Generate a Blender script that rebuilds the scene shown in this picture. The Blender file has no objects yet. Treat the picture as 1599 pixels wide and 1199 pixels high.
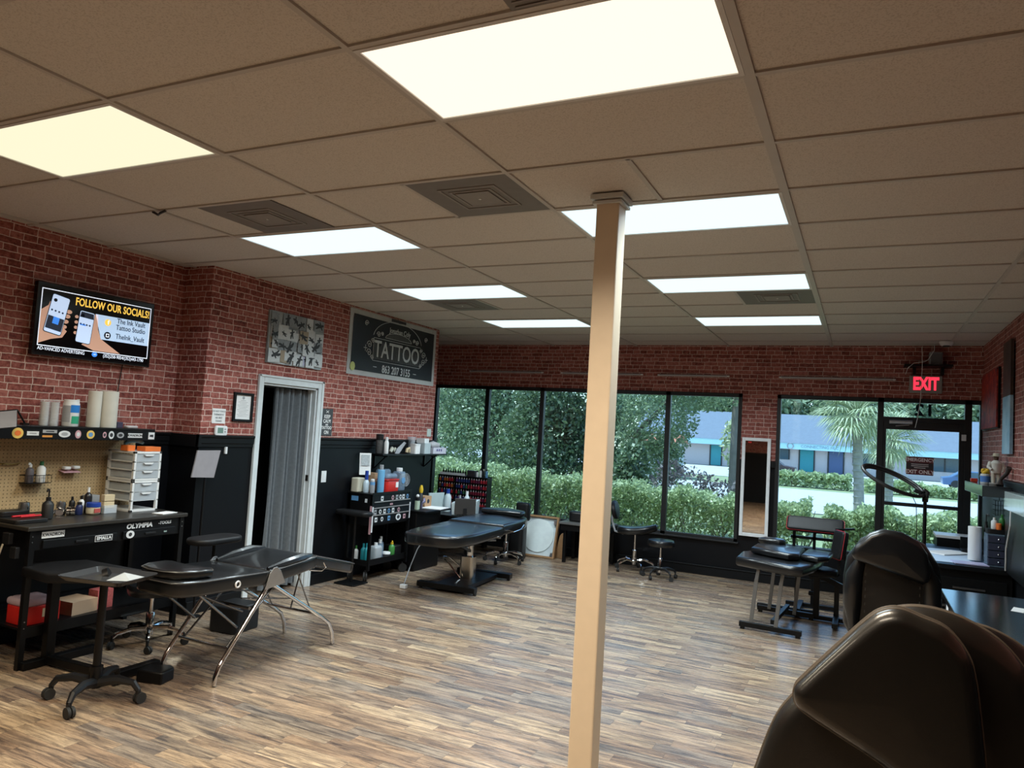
import bpy, math, random
import numpy as np
from mathutils import Vector, Matrix
R = math.radians
random.seed(7)
rng = np.random.RandomState(11)
C = bpy.context.scene.collection
SC = bpy.context.scene

# ------------------------------------------------------------------ camera
cam_d = bpy.data.cameras.new('camera')
cam = bpy.data.objects.new('camera', cam_d); C.objects.link(cam)
YAW, PITCH, ROLL = -0.4500, 0.0633, 0.0586
_f = Vector((math.sin(YAW) * math.cos(PITCH), math.cos(YAW) * math.cos(PITCH), math.sin(PITCH)))
_r0 = Vector((math.cos(YAW), -math.sin(YAW), 0)); _u0 = _r0.cross(_f)
_r = _r0 * math.cos(ROLL) + _u0 * math.sin(ROLL)
_u = -_r0 * math.sin(ROLL) + _u0 * math.cos(ROLL)
M = Matrix((( _r.x, _u.x, -_f.x, 0), (_r.y, _u.y, -_f.y, 0), (_r.z, _u.z, -_f.z, 1.69), (0, 0, 0, 1)))
cam.matrix_world = M
cam_d.sensor_width = 36; cam_d.lens = 1144.3 / 1599 * 36; cam_d.clip_start = 0.02; cam_d.clip_end = 400
SC.camera = cam

# ------------------------------------------------------------------ world, sun, exposure
SC.view_settings.view_transform = 'Standard'
SC.view_settings.look = 'None'
SC.view_settings.gamma = 1
SC.view_settings.use_curve_mapping = False
SC.view_settings.exposure = 0.12
SC.cycles.caustics_reflective = False; SC.cycles.caustics_refractive = False
W = bpy.data.worlds.new('world'); SC.world = W; W.use_nodes = True
wn = W.node_tree.nodes; wl = W.node_tree.links
sky = wn.new('ShaderNodeTexSky'); sky.sky_type = 'NISHITA'; sky.sun_disc = False
sky.sun_elevation = R(58); sky.sun_rotation = R(200); sky.air_density = 1.0; sky.dust_density = 0.6
wn['Background'].inputs[1].default_value = 0.42
wl.new(sky.outputs[0], wn['Background'].inputs[0])
sun_d = bpy.data.lights.new('sun', 'SUN'); sun_d.energy = 8.5; sun_d.angle = R(0.6); sun_d.color = (1, 0.95, 0.86)
sun = bpy.data.objects.new('sun', sun_d); C.objects.link(sun)
sun.rotation_euler = Vector((-0.55, -0.08, 1.25)).to_track_quat('Z', 'Y').to_euler(); sun.location = (-5, 8, 12)

GX0, GY0, GX, GY = -1.6004, 2.4975, 1.2192, 0.6096      # ceiling grid origin and pitch
CEIL = 2.94
# fixtures: grid column, grid row (far edge), lamp colour, power
WARM = (1.0, 0.84, 0.64); YELL = (1.0, 0.90, 0.66); COOL = (0.62, 0.90, 1.0)
FIX = [(0, 0, WARM, 1.5), (-2, 0, YELL, 1.1), (-2, 3, COOL, 1.0), (0, 3, COOL, 1.0), (-2, 6, COOL, 1.0), (0, 6, COOL, 1.0),
       (-2, 9, COOL, 1.0), (0, 9, COOL, 1.0), (0, -3, WARM, 1.0), (-2, -3, WARM, 1.0)]
for (i, j, colr, pw) in FIX:
    ld = bpy.data.lights.new('troffer_light', 'AREA'); ld.shape = 'RECTANGLE'; ld.size = 1.1; ld.size_y = 0.5
    ld.energy = (40 if colr == COOL else 33) * pw; ld.color = tuple(c * 0.5 + 0.5 for c in colr) if colr == COOL else colr
    ld.spread = R(146)
    lo = bpy.data.objects.new('troffer_light', ld); C.objects.link(lo)
    lo.location = (GX0 + (i + 0.5) * GX, GY0 + (j - 0.5) * GY, CEIL - 0.03)

# ------------------------------------------------------------------ materials
MATS = {}
def newmat(name):
    m = bpy.data.materials.new(name); m.use_nodes = True
    nt = m.node_tree; return m, nt, nt.nodes['Principled BSDF']
def mat(name, col, rough=0.5, metal=0.0, var=0.12, scale=14, spec=0.5, coat=0.0, bump=0.0, bscale=200, alpha=1.0, trans=0.0, emis=None, es=1.0):
    if name in MATS: return MATS[name]
    m, nt, b = newmat(name)
    b.inputs['Roughness'].default_value = rough; b.inputs['Metallic'].default_value = metal
    b.inputs['Specular IOR Level'].default_value = spec; b.inputs['Coat Weight'].default_value = coat
    tc = nt.nodes.new('ShaderNodeTexCoord')
    if var > 0:
        n = nt.nodes.new('ShaderNodeTexNoise'); n.inputs['Scale'].default_value = scale; n.inputs['Detail'].default_value = 3
        nt.links.new(tc.outputs['Object'], n.inputs['Vector'])
        mx = nt.nodes.new('ShaderNodeMix'); mx.data_type = 'RGBA'
        mx.inputs[6].default_value = (*[c * (1 - var) for c in col], 1); mx.inputs[7].default_value = (*[min(1, c * (1 + var)) for c in col], 1)
        nt.links.new(n.outputs[0], mx.inputs[0]); nt.links.new(mx.outputs[2], b.inputs['Base Color'])
    else:
        b.inputs['Base Color'].default_value = (*col, 1)
    if bump > 0:
        n2 = nt.nodes.new('ShaderNodeTexNoise'); n2.inputs['Scale'].default_value = bscale; n2.inputs['Detail'].default_value = 2
        nt.links.new(tc.outputs['Object'], n2.inputs['Vector'])
        bp = nt.nodes.new('ShaderNodeBump'); bp.inputs['Strength'].default_value = bump; bp.inputs['Distance'].default_value = 0.002
        nt.links.new(n2.outputs[0], bp.inputs['Height']); nt.links.new(bp.outputs[0], b.inputs['Normal'])
    if alpha < 1: b.inputs['Alpha'].default_value = alpha
    if trans > 0: b.inputs['Transmission Weight'].default_value = trans
    if emis:
        b.inputs['Emission Color'].default_value = (*emis, 1); b.inputs['Emission Strength'].default_value = es
    MATS[name] = m
    return m
def math_node(nt, op, a, b=None):
    n = nt.nodes.new('ShaderNodeMath'); n.operation = op
    for k, v in enumerate((a, b)):
        if v is None: continue
        if isinstance(v, (int, float)): n.inputs[k].default_value = v
        else: nt.links.new(v, n.inputs[k])
    return n.outputs[0]
def mixc(nt, f, a, b, blend='MIX'):
    n = nt.nodes.new('ShaderNodeMix'); n.data_type = 'RGBA'; n.blend_type = blend
    for k, v in ((0, f), (6, a), (7, b)):
        if isinstance(v, (int, float)): n.inputs[k].default_value = v
        elif isinstance(v, tuple): n.inputs[k].default_value = (*v, 1)
        else: nt.links.new(v, n.inputs[k])
    return n.outputs[2]
def noise(nt, vec, scale, detail=3, rough=0.5, dist=0.0):
    n = nt.nodes.new('ShaderNodeTexNoise'); n.inputs['Scale'].default_value = scale; n.inputs['Detail'].default_value = detail
    n.inputs['Roughness'].default_value = rough; n.inputs['Distortion'].default_value = dist
    nt.links.new(vec, n.inputs['Vector']); return n.outputs[0]
def ramp(nt, f, stops):
    n = nt.nodes.new('ShaderNodeValToRGB'); e = n.color_ramp.elements
    while len(e) < len(stops): e.new(0.5)
    for k, (p, c) in enumerate(stops): e[k].position = p; e[k].color = (*c, 1)
    nt.links.new(f, n.inputs[0]); return n.outputs[0]

def m_brick():
    m, nt, b = newmat('brick_wallpaper')
    tc = nt.nodes.new('ShaderNodeTexCoord'); sp = nt.nodes.new('ShaderNodeSeparateXYZ'); nt.links.new(tc.outputs['Object'], sp.inputs[0])
    u = math_node(nt, 'ADD', sp.outputs[0], sp.outputs[1])
    cb = nt.nodes.new('ShaderNodeCombineXYZ'); nt.links.new(u, cb.inputs[0]); nt.links.new(sp.outputs[2], cb.inputs[1])
    nz = nt.nodes.new('ShaderNodeTexNoise'); nz.inputs['Scale'].default_value = 9; nz.inputs['Detail'].default_value = 3
    nt.links.new(cb.outputs[0], nz.inputs['Vector'])
    va = nt.nodes.new('ShaderNodeVectorMath'); va.operation = 'SUBTRACT'; nt.links.new(nz.outputs[1], va.inputs[0]); va.inputs[1].default_value = (.5, .5, .5)
    vs = nt.nodes.new('ShaderNodeVectorMath'); vs.operation = 'SCALE'; nt.links.new(va.outputs[0], vs.inputs[0]); vs.inputs[3].default_value = 0.018
    vv = nt.nodes.new('ShaderNodeVectorMath'); vv.operation = 'ADD'; nt.links.new(cb.outputs[0], vv.inputs[0]); nt.links.new(vs.outputs[0], vv.inputs[1])
    br = nt.nodes.new('ShaderNodeTexBrick'); br.inputs['Scale'].default_value = 1; br.inputs['Brick Width'].default_value = 0.165
    br.inputs['Row Height'].default_value = 0.0505; br.inputs['Mortar Size'].default_value = 0.0034; br.inputs['Mortar Smooth'].default_value = 0.25
    br.offset = 0.37; br.offset_frequency = 3; br.squash = 0.58; br.squash_frequency = 2
    br.inputs['Color1'].default_value = (0, 0, 0, 1); br.inputs['Color2'].default_value = (1, 1, 1, 1); br.inputs['Mortar'].default_value = (0.5, 0.5, 0.5, 1)
    nt.links.new(vv.outputs[0], br.inputs['Vector'])
    n1 = noise(nt, cb.outputs[0], 32, 6, 0.75)
    n2 = noise(nt, cb.outputs[0], 5, 2)
    tint = math_node(nt, 'ADD', math_node(nt, 'MULTIPLY', br.outputs[0], 0.20), math_node(nt, 'ADD', math_node(nt, 'MULTIPLY', n1, 0.90), math_node(nt, 'MULTIPLY', n2, 0.15)))
    bc = ramp(nt, tint, [(0.40, (0.085, 0.022, 0.020)), (0.56, (0.24, 0.062, 0.050)), (0.80, (0.46, 0.17, 0.14))])
    mo = ramp(nt, n1, [(0.3, (0.46, 0.33, 0.28)), (0.7, (0.78, 0.61, 0.54))])
    wall = mixc(nt, br.outputs[1], bc, mo)
    isb = math_node(nt, 'LESS_THAN', sp.outputs[2], 1.46)
    col = mixc(nt, isb, wall, (0.0035, 0.004, 0.0055))
    nt.links.new(col, b.inputs['Base Color'])
    ro = math_node(nt, 'SUBTRACT', 0.62, math_node(nt, 'MULTIPLY', isb, 0.2)); nt.links.new(ro, b.inputs['Roughness'])
    b.inputs['Specular IOR Level'].default_value = 0.22
    return m
BRICK = m_brick()

def m_floor():
    m, nt, b = newmat('plank_floor')
    tc = nt.nodes.new('ShaderNodeTexCoord')
    def planks(w, h, off, seed):
        mp = nt.nodes.new('ShaderNodeMapping'); mp.inputs['Location'].default_value = (seed, seed * 0.37, 0)
        nt.links.new(tc.outputs['Object'], mp.inputs[0])
        br = nt.nodes.new('ShaderNodeTexBrick'); br.inputs['Scale'].default_value = 1; br.inputs['Brick Width'].default_value = w
        br.inputs['Row Height'].default_value = h; br.inputs['Mortar Size'].default_value = 0.0009; br.inputs['Mortar Smooth'].default_value = 0.4
        br.offset = off; br.offset_frequency = 2; br.squash = 0.7; br.squash_frequency = 3
        br.inputs['Color1'].default_value = (0, 0, 0, 1); br.inputs['Color2'].default_value = (1, 1, 1, 1); br.inputs['Mortar'].default_value = (0.3, 0.3, 0.3, 1)
        nt.links.new(mp.outputs[0], br.inputs['Vector']); return br
    br = planks(0.60, 0.092, 0.37, 3.1)
    mp = nt.nodes.new('ShaderNodeMapping'); mp.inputs['Scale'].default_value = (1.7, 17, 1); nt.links.new(tc.outputs['Object'], mp.inputs[0])
    # shift the grain for each plank
    ad = nt.nodes.new('ShaderNodeVectorMath'); ad.operation = 'ADD'; nt.links.new(mp.outputs[0], ad.inputs[0])
    cx = nt.nodes.new('ShaderNodeCombineXYZ'); nt.links.new(math_node(nt, 'MULTIPLY', br.outputs[0], 37.0), cx.inputs[2]); nt.links.new(cx.outputs[0], ad.inputs[1])
    g1 = noise(nt, ad.outputs[0], 1.6, 6, 0.65, 0.6)
    g2 = noise(nt, ad.outputs[0], 5.5, 4, 0.7, 0.2)
    base = ramp(nt, br.outputs[0], [(0.0, (0.24, 0.155, 0.10)), (0.2, (0.42, 0.29, 0.19)), (0.38, (0.27, 0.22, 0.18)), (0.55, (0.50, 0.37, 0.24)),
                                    (0.75, (0.32, 0.215, 0.145)), (1.0, (0.60, 0.46, 0.31))])
    dark = ramp(nt, g1, [(0.34, (0.17, 0.16, 0.18)), (0.45, (0.50, 0.47, 0.45)), (0.58, (0.95, 0.92, 0.87)), (0.8, (1.25, 1.2, 1.08))])
    c = mixc(nt, 1.0, base, dark, 'MULTIPLY')
    c = mixc(nt, 0.55, c, ramp(nt, g2, [(0.35, (0.45, 0.44, 0.45)), (0.6, (1.05, 1.03, 1.0))]), 'MULTIPLY')
    gr = noise(nt, tc.outputs['Object'], 1.3, 2)
    c = mixc(nt, math_node(nt, 'MULTIPLY', gr, 0.16), c, (0.30, 0.31, 0.33))
    c = mixc(nt, br.outputs[1], c, (0.06, 0.05, 0.045))
    nt.links.new(c, b.inputs['Base Color'])
    nt.links.new(math_node(nt, 'ADD', 0.17, math_node(nt, 'MULTIPLY', g2, 0.22)), b.inputs['Roughness'])
    b.inputs['Specular IOR Level'].default_value = 0.5
    bp = nt.nodes.new('ShaderNodeBump'); bp.inputs['Strength'].default_value = 0.25; bp.inputs['Distance'].default_value = 0.0012
    nt.links.new(math_node(nt, 'SUBTRACT', g2, br.outputs[1]), bp.inputs['Height']); nt.links.new(bp.outputs[0], b.inputs['Normal'])
    return m
def m_tile():
    m, nt, b = newmat('ceiling_tile')
    tc = nt.nodes.new('ShaderNodeTexCoord')
    n1 = noise(nt, tc.outputs['Object'], 160, 2, 0.6); n2 = noise(nt, tc.outputs['Object'], 0.9, 2)
    c = mixc(nt, n2, (0.60, 0.565, 0.525), (0.65, 0.615, 0.575))
    c = mixc(nt, 1.0, c, ramp(nt, n1, [(0.36, (0.80, 0.79, 0.78)), (0.5, (1, 1, 1))]), 'MULTIPLY')
    nt.links.new(c, b.inputs['Base Color']); b.inputs['Roughness'].default_value = 0.9; b.inputs['Specular IOR Level'].default_value = 0.1
    bp = nt.nodes.new('ShaderNodeBump'); bp.inputs['Strength'].default_value = 0.3; bp.inputs['Distance'].default_value = 0.002
    nt.links.new(n1, bp.inputs['Height']); nt.links.new(bp.outputs[0], b.inputs['Normal'])
    return m
FLOOR = m_floor(); TILE = m_tile()

BLK = mat('black_paint', (0.0035, 0.004, 0.005), 0.45, spec=0.25)
BLKM = mat('black_powder_metal', (0.0035, 0.0035, 0.004), 0.38, 0.0, spec=0.3)
FRAME = mat('dark_bronze_frame', (0.010, 0.011, 0.013), 0.4)
LEATH = mat('black_leatherette', (0.0055, 0.006, 0.007), 0.30, spec=0.55, coat=0.25, bump=0.12, bscale=260)
LEATHM = mat('black_matte_vinyl', (0.006, 0.006, 0.007), 0.5, spec=0.3, bump=0.15, bscale=300)
SEAM = mat('grey_piping', (0.05, 0.048, 0.046), 0.5)
REDP = mat('red_piping', (0.45, 0.02, 0.03), 0.5)
CHROME = mat('chrome', (0.75, 0.75, 0.76), 0.09, 1.0, var=0.02)
STEEL = mat('brushed_steel', (0.55, 0.55, 0.56), 0.28, 1.0)
PLAST = mat('black_plastic', (0.009, 0.009, 0.01), 0.42, spec=0.4)
RUBB = mat('black_rubber', (0.015, 0.015, 0.015), 0.7)
GREYR = mat('grey_rubber', (0.13, 0.13, 0.13), 0.6)
WHT = mat('white_plastic', (0.72, 0.73, 0.74), 0.4)
PAPER = mat('white_paper', (0.80, 0.80, 0.80), 0.8, var=0.04)
TRIMW = mat('white_trim_paint', (0.62, 0.66, 0.68), 0.45)
CREAM = mat('cream_post_paint', (0.74, 0.62, 0.47), 0.5, var=0.05)
RED = mat('red_plastic', (0.55, 0.02, 0.015), 0.35)
ORANGE = mat('orange_card', (0.75, 0.17, 0.03), 0.5)
BLUE = mat('blue_plastic', (0.015, 0.05, 0.30), 0.35)
LBLUE = mat('light_blue_wrap', (0.16, 0.42, 0.68), 0.45)
TEAL = mat('teal_plastic', (0.02, 0.30, 0.36), 0.35)
GREEN = mat('green_plastic', (0.05, 0.22, 0.05), 0.35)
YEL = mat('yellow_plastic', (0.75, 0.48, 0.03), 0.4)
CARD = mat('cardboard', (0.45, 0.27, 0.15), 0.8)
KRAFT = mat('pale_kraft_card', (0.62, 0.50, 0.32), 0.8)
WOOD = mat('raw_wood', (0.34, 0.19, 0.09), 0.6, var=0.25, scale=30)
GREYP = mat('grey_plastic', (0.30, 0.31, 0.33), 0.45)
BEIGE = mat('beige_plastic', (0.55, 0.52, 0.42), 0.5)
PEG = None
def m_clear(name, tint, a):
    m, nt, b = newmat(name)
    b.inputs['Base Color'].default_value = (*tint, 1); b.inputs['Roughness'].default_value = 0.12; b.inputs['Alpha'].default_value = a
    b.inputs['Specular IOR Level'].default_value = 0.6
    return m
CLEAR = m_clear('clear_plastic', (0.72, 0.78, 0.84), 0.38)
CLEARB = m_clear('blue_tinted_plastic', (0.26, 0.36, 0.48), 0.5)
def m_glass():
    m, nt, b = newmat('window_glass')
    nt.nodes.remove(b); out = nt.nodes['Material Output']
    tr = nt.nodes.new('ShaderNodeBsdfTransparent'); tr.inputs[0].default_value = (0.72, 0.86, 0.92, 1)
    gl = nt.nodes.new('ShaderNodeBsdfGlossy'); gl.inputs['Roughness'].default_value = 0.02
    fr = nt.nodes.new('ShaderNodeFresnel'); fr.inputs[0].default_value = 1.3
    mx = nt.nodes.new('ShaderNodeMixShader'); nt.links.new(fr.outputs[0], mx.inputs[0]); nt.links.new(tr.outputs[0], mx.inputs[1]); nt.links.new(gl.outputs[0], mx.inputs[2])
    nt.links.new(mx.outputs[0], out.inputs[0]); return m
GLASS = m_glass()
MIRROR = mat('mirror_silver', (0.86, 0.88, 0.9), 0.02, 1.0, var=0)

# ------------------------------------------------------------------ mesh tools
class MB:
    def __init__(s): s.v = []; s.f = []; s.m = []; s.k = 0; s.p = []
    def add(s, vs, fs, T=None):
        o = len(s.v); s.p.append((o, len(s.f)))
        for v in vs: s.v.append(tuple(T @ Vector(v)) if T is not None else tuple(v))
        for f in fs: s.f.append([i + o for i in f]); s.m.append(s.k)
        return s
    def box(s, c, d, rz=0, T=None, rx=0, ry=0):
        x, y, z = d[0] / 2, d[1] / 2, d[2] / 2
        vs = [(a * x, b * y, e * z) for e in (-1, 1) for a, b in ((-1, -1), (1, -1), (1, 1), (-1, 1))]
        Q = Matrix.Translation(c) @ Matrix.Rotation(rz, 4, 'Z') @ Matrix.Rotation(ry, 4, 'Y') @ Matrix.Rotation(rx, 4, 'X')
        if T is not None: Q = T @ Q
        return s.add(vs, [(3, 2, 1, 0), (4, 5, 6, 7), (0, 1, 5, 4), (1, 2, 6, 5), (2, 3, 7, 6), (3, 0, 4, 7)], Q)
    def b2(s, a, b): # box from corner to corner
        return s.box([(a[i] + b[i]) / 2 for i in range(3)], [abs(b[i] - a[i]) for i in range(3)])
    def bar(s, p0, p1, w, h=None, up=(0, 0, 1)): # rectangular bar between two points
        h = h or w; p0 = Vector(p0); p1 = Vector(p1); d = p1 - p0; L = d.length; d.normalize()
        upv = Vector(up)
        if abs(d.dot(upv)) > 0.98: upv = Vector((0, 1, 0))
        x = d.cross(upv).normalized(); z = x.cross(d)
        Q = Matrix(((x.x, d.x, z.x, 0), (x.y, d.y, z.y, 0), (x.z, d.z, z.z, 0), (0, 0, 0, 1)))
        Q = Matrix.Translation((p0 + p1) / 2) @ Q
        return s.box((0, 0, 0), (w, L, h), T=Q)
    def tube(s, pts, r, n=12, closed=False, caps=True):
        P = [Vector(p) for p in pts]; N = len(P); rs = r if isinstance(r, (list, tuple)) else [r] * N
        tang = []
        for i in range(N):
            if closed: t = P[(i + 1) % N] - P[i - 1]
            else: t = P[min(i + 1, N - 1)] - P[max(i - 1, 0)]
            tang.append(t.normalized())
        t0 = tang[0]; a = Vector((0, 0, 1)) if abs(t0.z) < 0.9 else Vector((1, 0, 0))
        u = t0.cross(a).normalized(); rings = []
        for i in range(N):
            t = tang[i]; u = (u - t * u.dot(t)).normalized(); w = t.cross(u)
            rings.append([P[i] + (u * math.cos(2 * math.pi * k / n) + w * math.sin(2 * math.pi * k / n)) * rs[i] for k in range(n)])
        vs = [v for rg in rings for v in rg]; fs = []
        for i in range(N if closed else N - 1):
            j = (i + 1) % N
            for k in range(n): fs.append((i * n + k, i * n + (k + 1) % n, j * n + (k + 1) % n, j * n + k))
        if caps and not closed: fs.append(tuple(range(n - 1, -1, -1))); fs.append(tuple((N - 1) * n + k for k in range(n)))
        return s.add(vs, fs)
    def cyl(s, p0, p1, r, r1=None, n=20): return s.tube([p0, p1], [r, r if r1 is None else r1], n)
    def lathe(s, prof, c=(0, 0, 0), n=24, T=None):
        vs = []; fs = []; N = len(prof)
        for (r, z) in prof:
            for k in range(n): vs.append((c[0] + r * math.cos(2 * math.pi * k / n), c[1] + r * math.sin(2 * math.pi * k / n), c[2] + z))
        for i in range(N - 1):
            for k in range(n): fs.append((i * n + k, i * n + (k + 1) % n, (i + 1) * n + (k + 1) % n, (i + 1) * n + k))
        fs.append(tuple(range(n - 1, -1, -1))); fs.append(tuple((N - 1) * n + k for k in range(n)))
        return s.add(vs, fs, T)
    def ball(s, c, r, n=14, sc=(1, 1, 1)):
        prof = [(max(1e-4, math.cos(a)) * r, math.sin(a) * r) for a in [(-0.5 + k / 8) * math.pi for k in range(9)]]
        T = Matrix.Translation(c) @ Matrix.Diagonal((*sc, 1)); return s.lathe(prof, n=n, T=T)
    def prism(s, poly, a0, a1, axis='z', T=None): # extruded polygon
        def P(u, v, w): return {'z': (u, v, w), 'y': (u, w, v), 'x': (w, u, v)}[axis]
        n = len(poly); vs = [P(u, v, a0) for u, v in poly] + [P(u, v, a1) for u, v in poly]
        fs = [tuple(range(n - 1, -1, -1)), tuple(range(n, 2 * n))] + [(i, (i + 1) % n, n + (i + 1) % n, n + i) for i in range(n)]
        return s.add(vs, fs, T)
    def pad(s, poly, z0, z1, r=0.02, k=4, T=None, rb=None, puff=0.0): # cushion: outline with rounded edges
        rb = r if rb is None else rb
        n = len(poly); P = [Vector((p[0], p[1])) for p in poly]; area = sum(P[i].x * P[(i + 1) % n].y - P[(i + 1) % n].x * P[i].y for i in range(n))
        if area < 0: P = P[::-1]
        nr = []
        for i in range(n):
            a = (P[i] - P[i - 1]).normalized(); b = (P[(i + 1) % n] - P[i]).normalized(); m = Vector((a.y + b.y, -a.x - b.x))
            m.normalize(); nr.append(m / max(0.5, m.dot(Vector((a.y, -a.x)))))
        lay = []
        for q in range(k + 1):
            t = q / k * math.pi / 2; lay.append((rb * (1 - math.sin(t)), z0 + rb * (1 - math.cos(t))))
        for q in range(k + 1):
            t = q / k * math.pi / 2; lay.append((r * (1 - math.cos(t)), z1 - r + r * math.sin(t)))
        vs = [(P[i].x - nr[i].x * ins, P[i].y - nr[i].y * ins, z) for ins, z in lay for i in range(n)]; fs = []
        for l in range(len(lay) - 1):
            for i in range(n): fs.append((l * n + i, l * n + (i + 1) % n, (l + 1) * n + (i + 1) % n, (l + 1) * n + i))
        c = sum(P, Vector((0, 0))) / n; L = len(lay) - 1
        base = len(vs)
        for q, f in ((1, 0.6), (2, 0.25)):
            for i in range(n):
                x, y, z = vs[L * n + i]; vs.append((c.x + (x - c.x) * f, c.y + (y - c.y) * f, z + puff * (1 - f)))
        prev = L * n
        for q in range(2):
            cur = base + q * n
            for i in range(n): fs.append((prev + i, prev + (i + 1) % n, cur + (i + 1) % n, cur + i))
            prev = cur
        vs.append((c.x, c.y, lay[-1][1] + puff)); e = len(vs) - 1
        for i in range(n): fs.append((prev + i, prev + (i + 1) % n, e))
        fs.append(tuple(range(n - 1, -1, -1)))
        return s.add(vs, fs, T)
    def build_each(s, name, *a, **k): # one object for every primitive added
        out = []; P = s.p + [(len(s.v), len(s.f))]
        for (v0, f0), (v1, f1) in zip(P[:-1], P[1:]):
            q = MB(); q.v = s.v[v0:v1]; q.f = [[i - v0 for i in f] for f in s.f[f0:f1]]; q.m = [0] * len(q.f); out.append(q.build(name, *a, **k))
        return out
    def build(s, name, mt, parent=None, smooth=None, bevel=0, loc=None, rz=0, label=None, seg=2):
        me = bpy.data.meshes.new(name); me.from_pydata(s.v, [], s.f); me.validate(); me.update()
        for x in (mt if isinstance(mt, (list, tuple)) else [mt]): me.materials.append(x)
        if any(s.m) and len(me.polygons) == len(s.m): me.polygons.foreach_set('material_index', s.m)
        o = bpy.data.objects.new(name, me); C.objects.link(o)
        if parent is not None: o.parent = parent
        if loc is not None: o.location = loc
        o.rotation_euler.z = rz
        if smooth is None: smooth = 35
        if smooth:
            me.polygons.foreach_set('use_smooth', [True] * len(me.polygons))
            me.set_sharp_from_angle(angle=R(smooth))
        if bevel:
            bv = o.modifiers.new('bevel', 'BEVEL'); bv.width = bevel; bv.segments = seg; bv.limit_method = 'ANGLE'; bv.angle_limit = R(40)
        if label: o['label'] = label
        return o
def rrect(w, d, r, n=5, cx=0, cy=0): # rounded rectangle outline
    o = []
    for (sx, sy, a0) in ((1, 1, 0), (-1, 1, 90), (-1, -1, 180), (1, -1, 270)):
        for k in range(n + 1):
            a = R(a0 + 90 * k / n); o.append((cx + sx * (w / 2 - r) + r * math.cos(a), cy + sy * (d / 2 - r) + r * math.sin(a)))
    return o
def tag(o, label, cat, group=None):
    o['label'] = label; o['category'] = cat
    if group: o['group'] = group
    return o
def thing(name, label, cat, loc=(0, 0, 0), rz=0, group=None):
    o = bpy.data.objects.new(name, None); C.objects.link(o); o.empty_display_size = 0.1
    o.location = loc; o.rotation_euler.z = rz; return tag(o, label, cat, group)
def solo(name, mb, mt, label, cat, loc=(0, 0, 0), rz=0, group=None, **k):
    return tag(mb.build(name, mt, None, loc=loc, rz=rz, **k), label, cat, group)
def struct(name, mb, mt, **k):
    o = mb.build(name, mt, None, **k); o['kind'] = 'structure'; return o
def copy_tree(o, parent=None, label=None, loc=None, rz=None):
    c = o.copy(); C.objects.link(c)
    if parent is not None: c.parent = parent
    for ch in o.children: copy_tree(ch, c)
    if label: c['label'] = label
    if loc is not None: c.location = loc
    if rz is not None: c.rotation_euler.z = rz
    return c
def text_mesh(name, txt, size, mt, parent, loc, rot, align='CENTER', ext=0.0006, sx=1.0, bold=0.0, spacing=1.0, label=None, shear=0.0):
    cu = bpy.data.curves.new(name, 'FONT'); cu.body = txt; cu.size = size; cu.align_x = align; cu.align_y = 'CENTER'
    cu.extrude = ext; cu.offset = bold; cu.space_character = spacing; cu.resolution_u = 3; cu.shear = shear
    tmp = bpy.data.objects.new(name, cu); C.objects.link(tmp)
    bpy.context.view_layer.update()
    me = bpy.data.meshes.new_from_object(tmp); bpy.data.objects.remove(tmp); bpy.data.curves.remove(cu)
    me.materials.clear(); me.materials.append(mt)
    o = bpy.data.objects.new(name, me); C.objects.link(o); o.parent = parent
    o.location = loc; o.rotation_euler = rot; o.scale = (sx, 1, 1)
    if label: o['label'] = label
    return o
RXP = (R(90), 0, R(90))     # text standing on a wall that faces +X
RYM = (R(90), 0, 0)         # text standing on a wall that faces -Y
# ================================================================== THE ROOM
XL, XD, XR, YF, YJ, YE = -5.38, -5.04, 1.19, 9.65, 4.45, 8.16
YB = -3.4
struct('floor', MB().b2((-6.4, YB, -0.05), (XR + 0.1, YF + 0.15, 0)), FLOOR, smooth=0)
struct('ceiling', MB().b2((-6.4, YB, CEIL + 0.006), (XR + 0.1, YF + 0.15, CEIL + 0.06)), TILE, smooth=0)
GRIDM = mat('ceiling_grid_paint', (0.48, 0.45, 0.42), 0.5, var=0.05)
g = MB()
for i in range(-4, 4):
    x = GX0 + i * GX
    if x < XR and x > -6.3:
        w = 0.040 if i == 1 else 0.024
        g.b2((x - w / 2, YB, CEIL - 0.004), (x + w / 2, YF, CEIL + 0.007))
for j in range(-9, 13):
    y = GY0 + j * GY
    if y < YF: g.b2((-6.3, y - 0.012, CEIL - 0.003), (XR, y + 0.012, CEIL + 0.007))
# short runners that halve some tiles
for (i, j) in ((0, 1), (0, 6), (-1, 1), (-2, 6)):
    x = GX0 + (i + 0.5) * GX; g.b2((x - 0.012, GY0 + j * GY, CEIL - 0.003), (x + 0.012, GY0 + (j + 1) * GY, CEIL + 0.007))
struct('trim_1', g, GRIDM, smooth=0)

def wall(name, a, b): return struct(name, MB().b2(a, b), BRICK, smooth=0)
wall('wall_left', (XL - 0.1, YB, 0), (XL, YJ, CEIL + 0.006))
m = MB(); m.b2((XL - 0.1, YJ, 0), (XD, YJ + 0.1, CEIL + 0.006)); struct('wall_left_return', m, BRICK, smooth=0)
m = MB()
m.b2((XD - 0.12, YJ + 0.1, 0), (XD, 5.12, CEIL + 0.006)); m.b2((XD - 0.12, 5.88, 0), (XD, YE, CEIL + 0.006)); m.b2((XD - 0.12, 5.12, 2.0), (XD, 5.88, CEIL + 0.006))
m.b2((-6.3, YE - 0.12, 0), (XD - 0.12, YE, CEIL + 0.006))
struct('wall_left_door', m, BRICK, smooth=0)
wall('wall_recess', (-6.4, YE, 0), (-6.3, YF, CEIL + 0.006))
wall('wall_right', (XR, YB, 0), (XR + 0.1, YF + 0.15, CEIL + 0.006))
wall('wall_back', (-6.4, YB - 0.1, 0), (XR + 0.1, YB, CEIL + 0.006))
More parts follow.
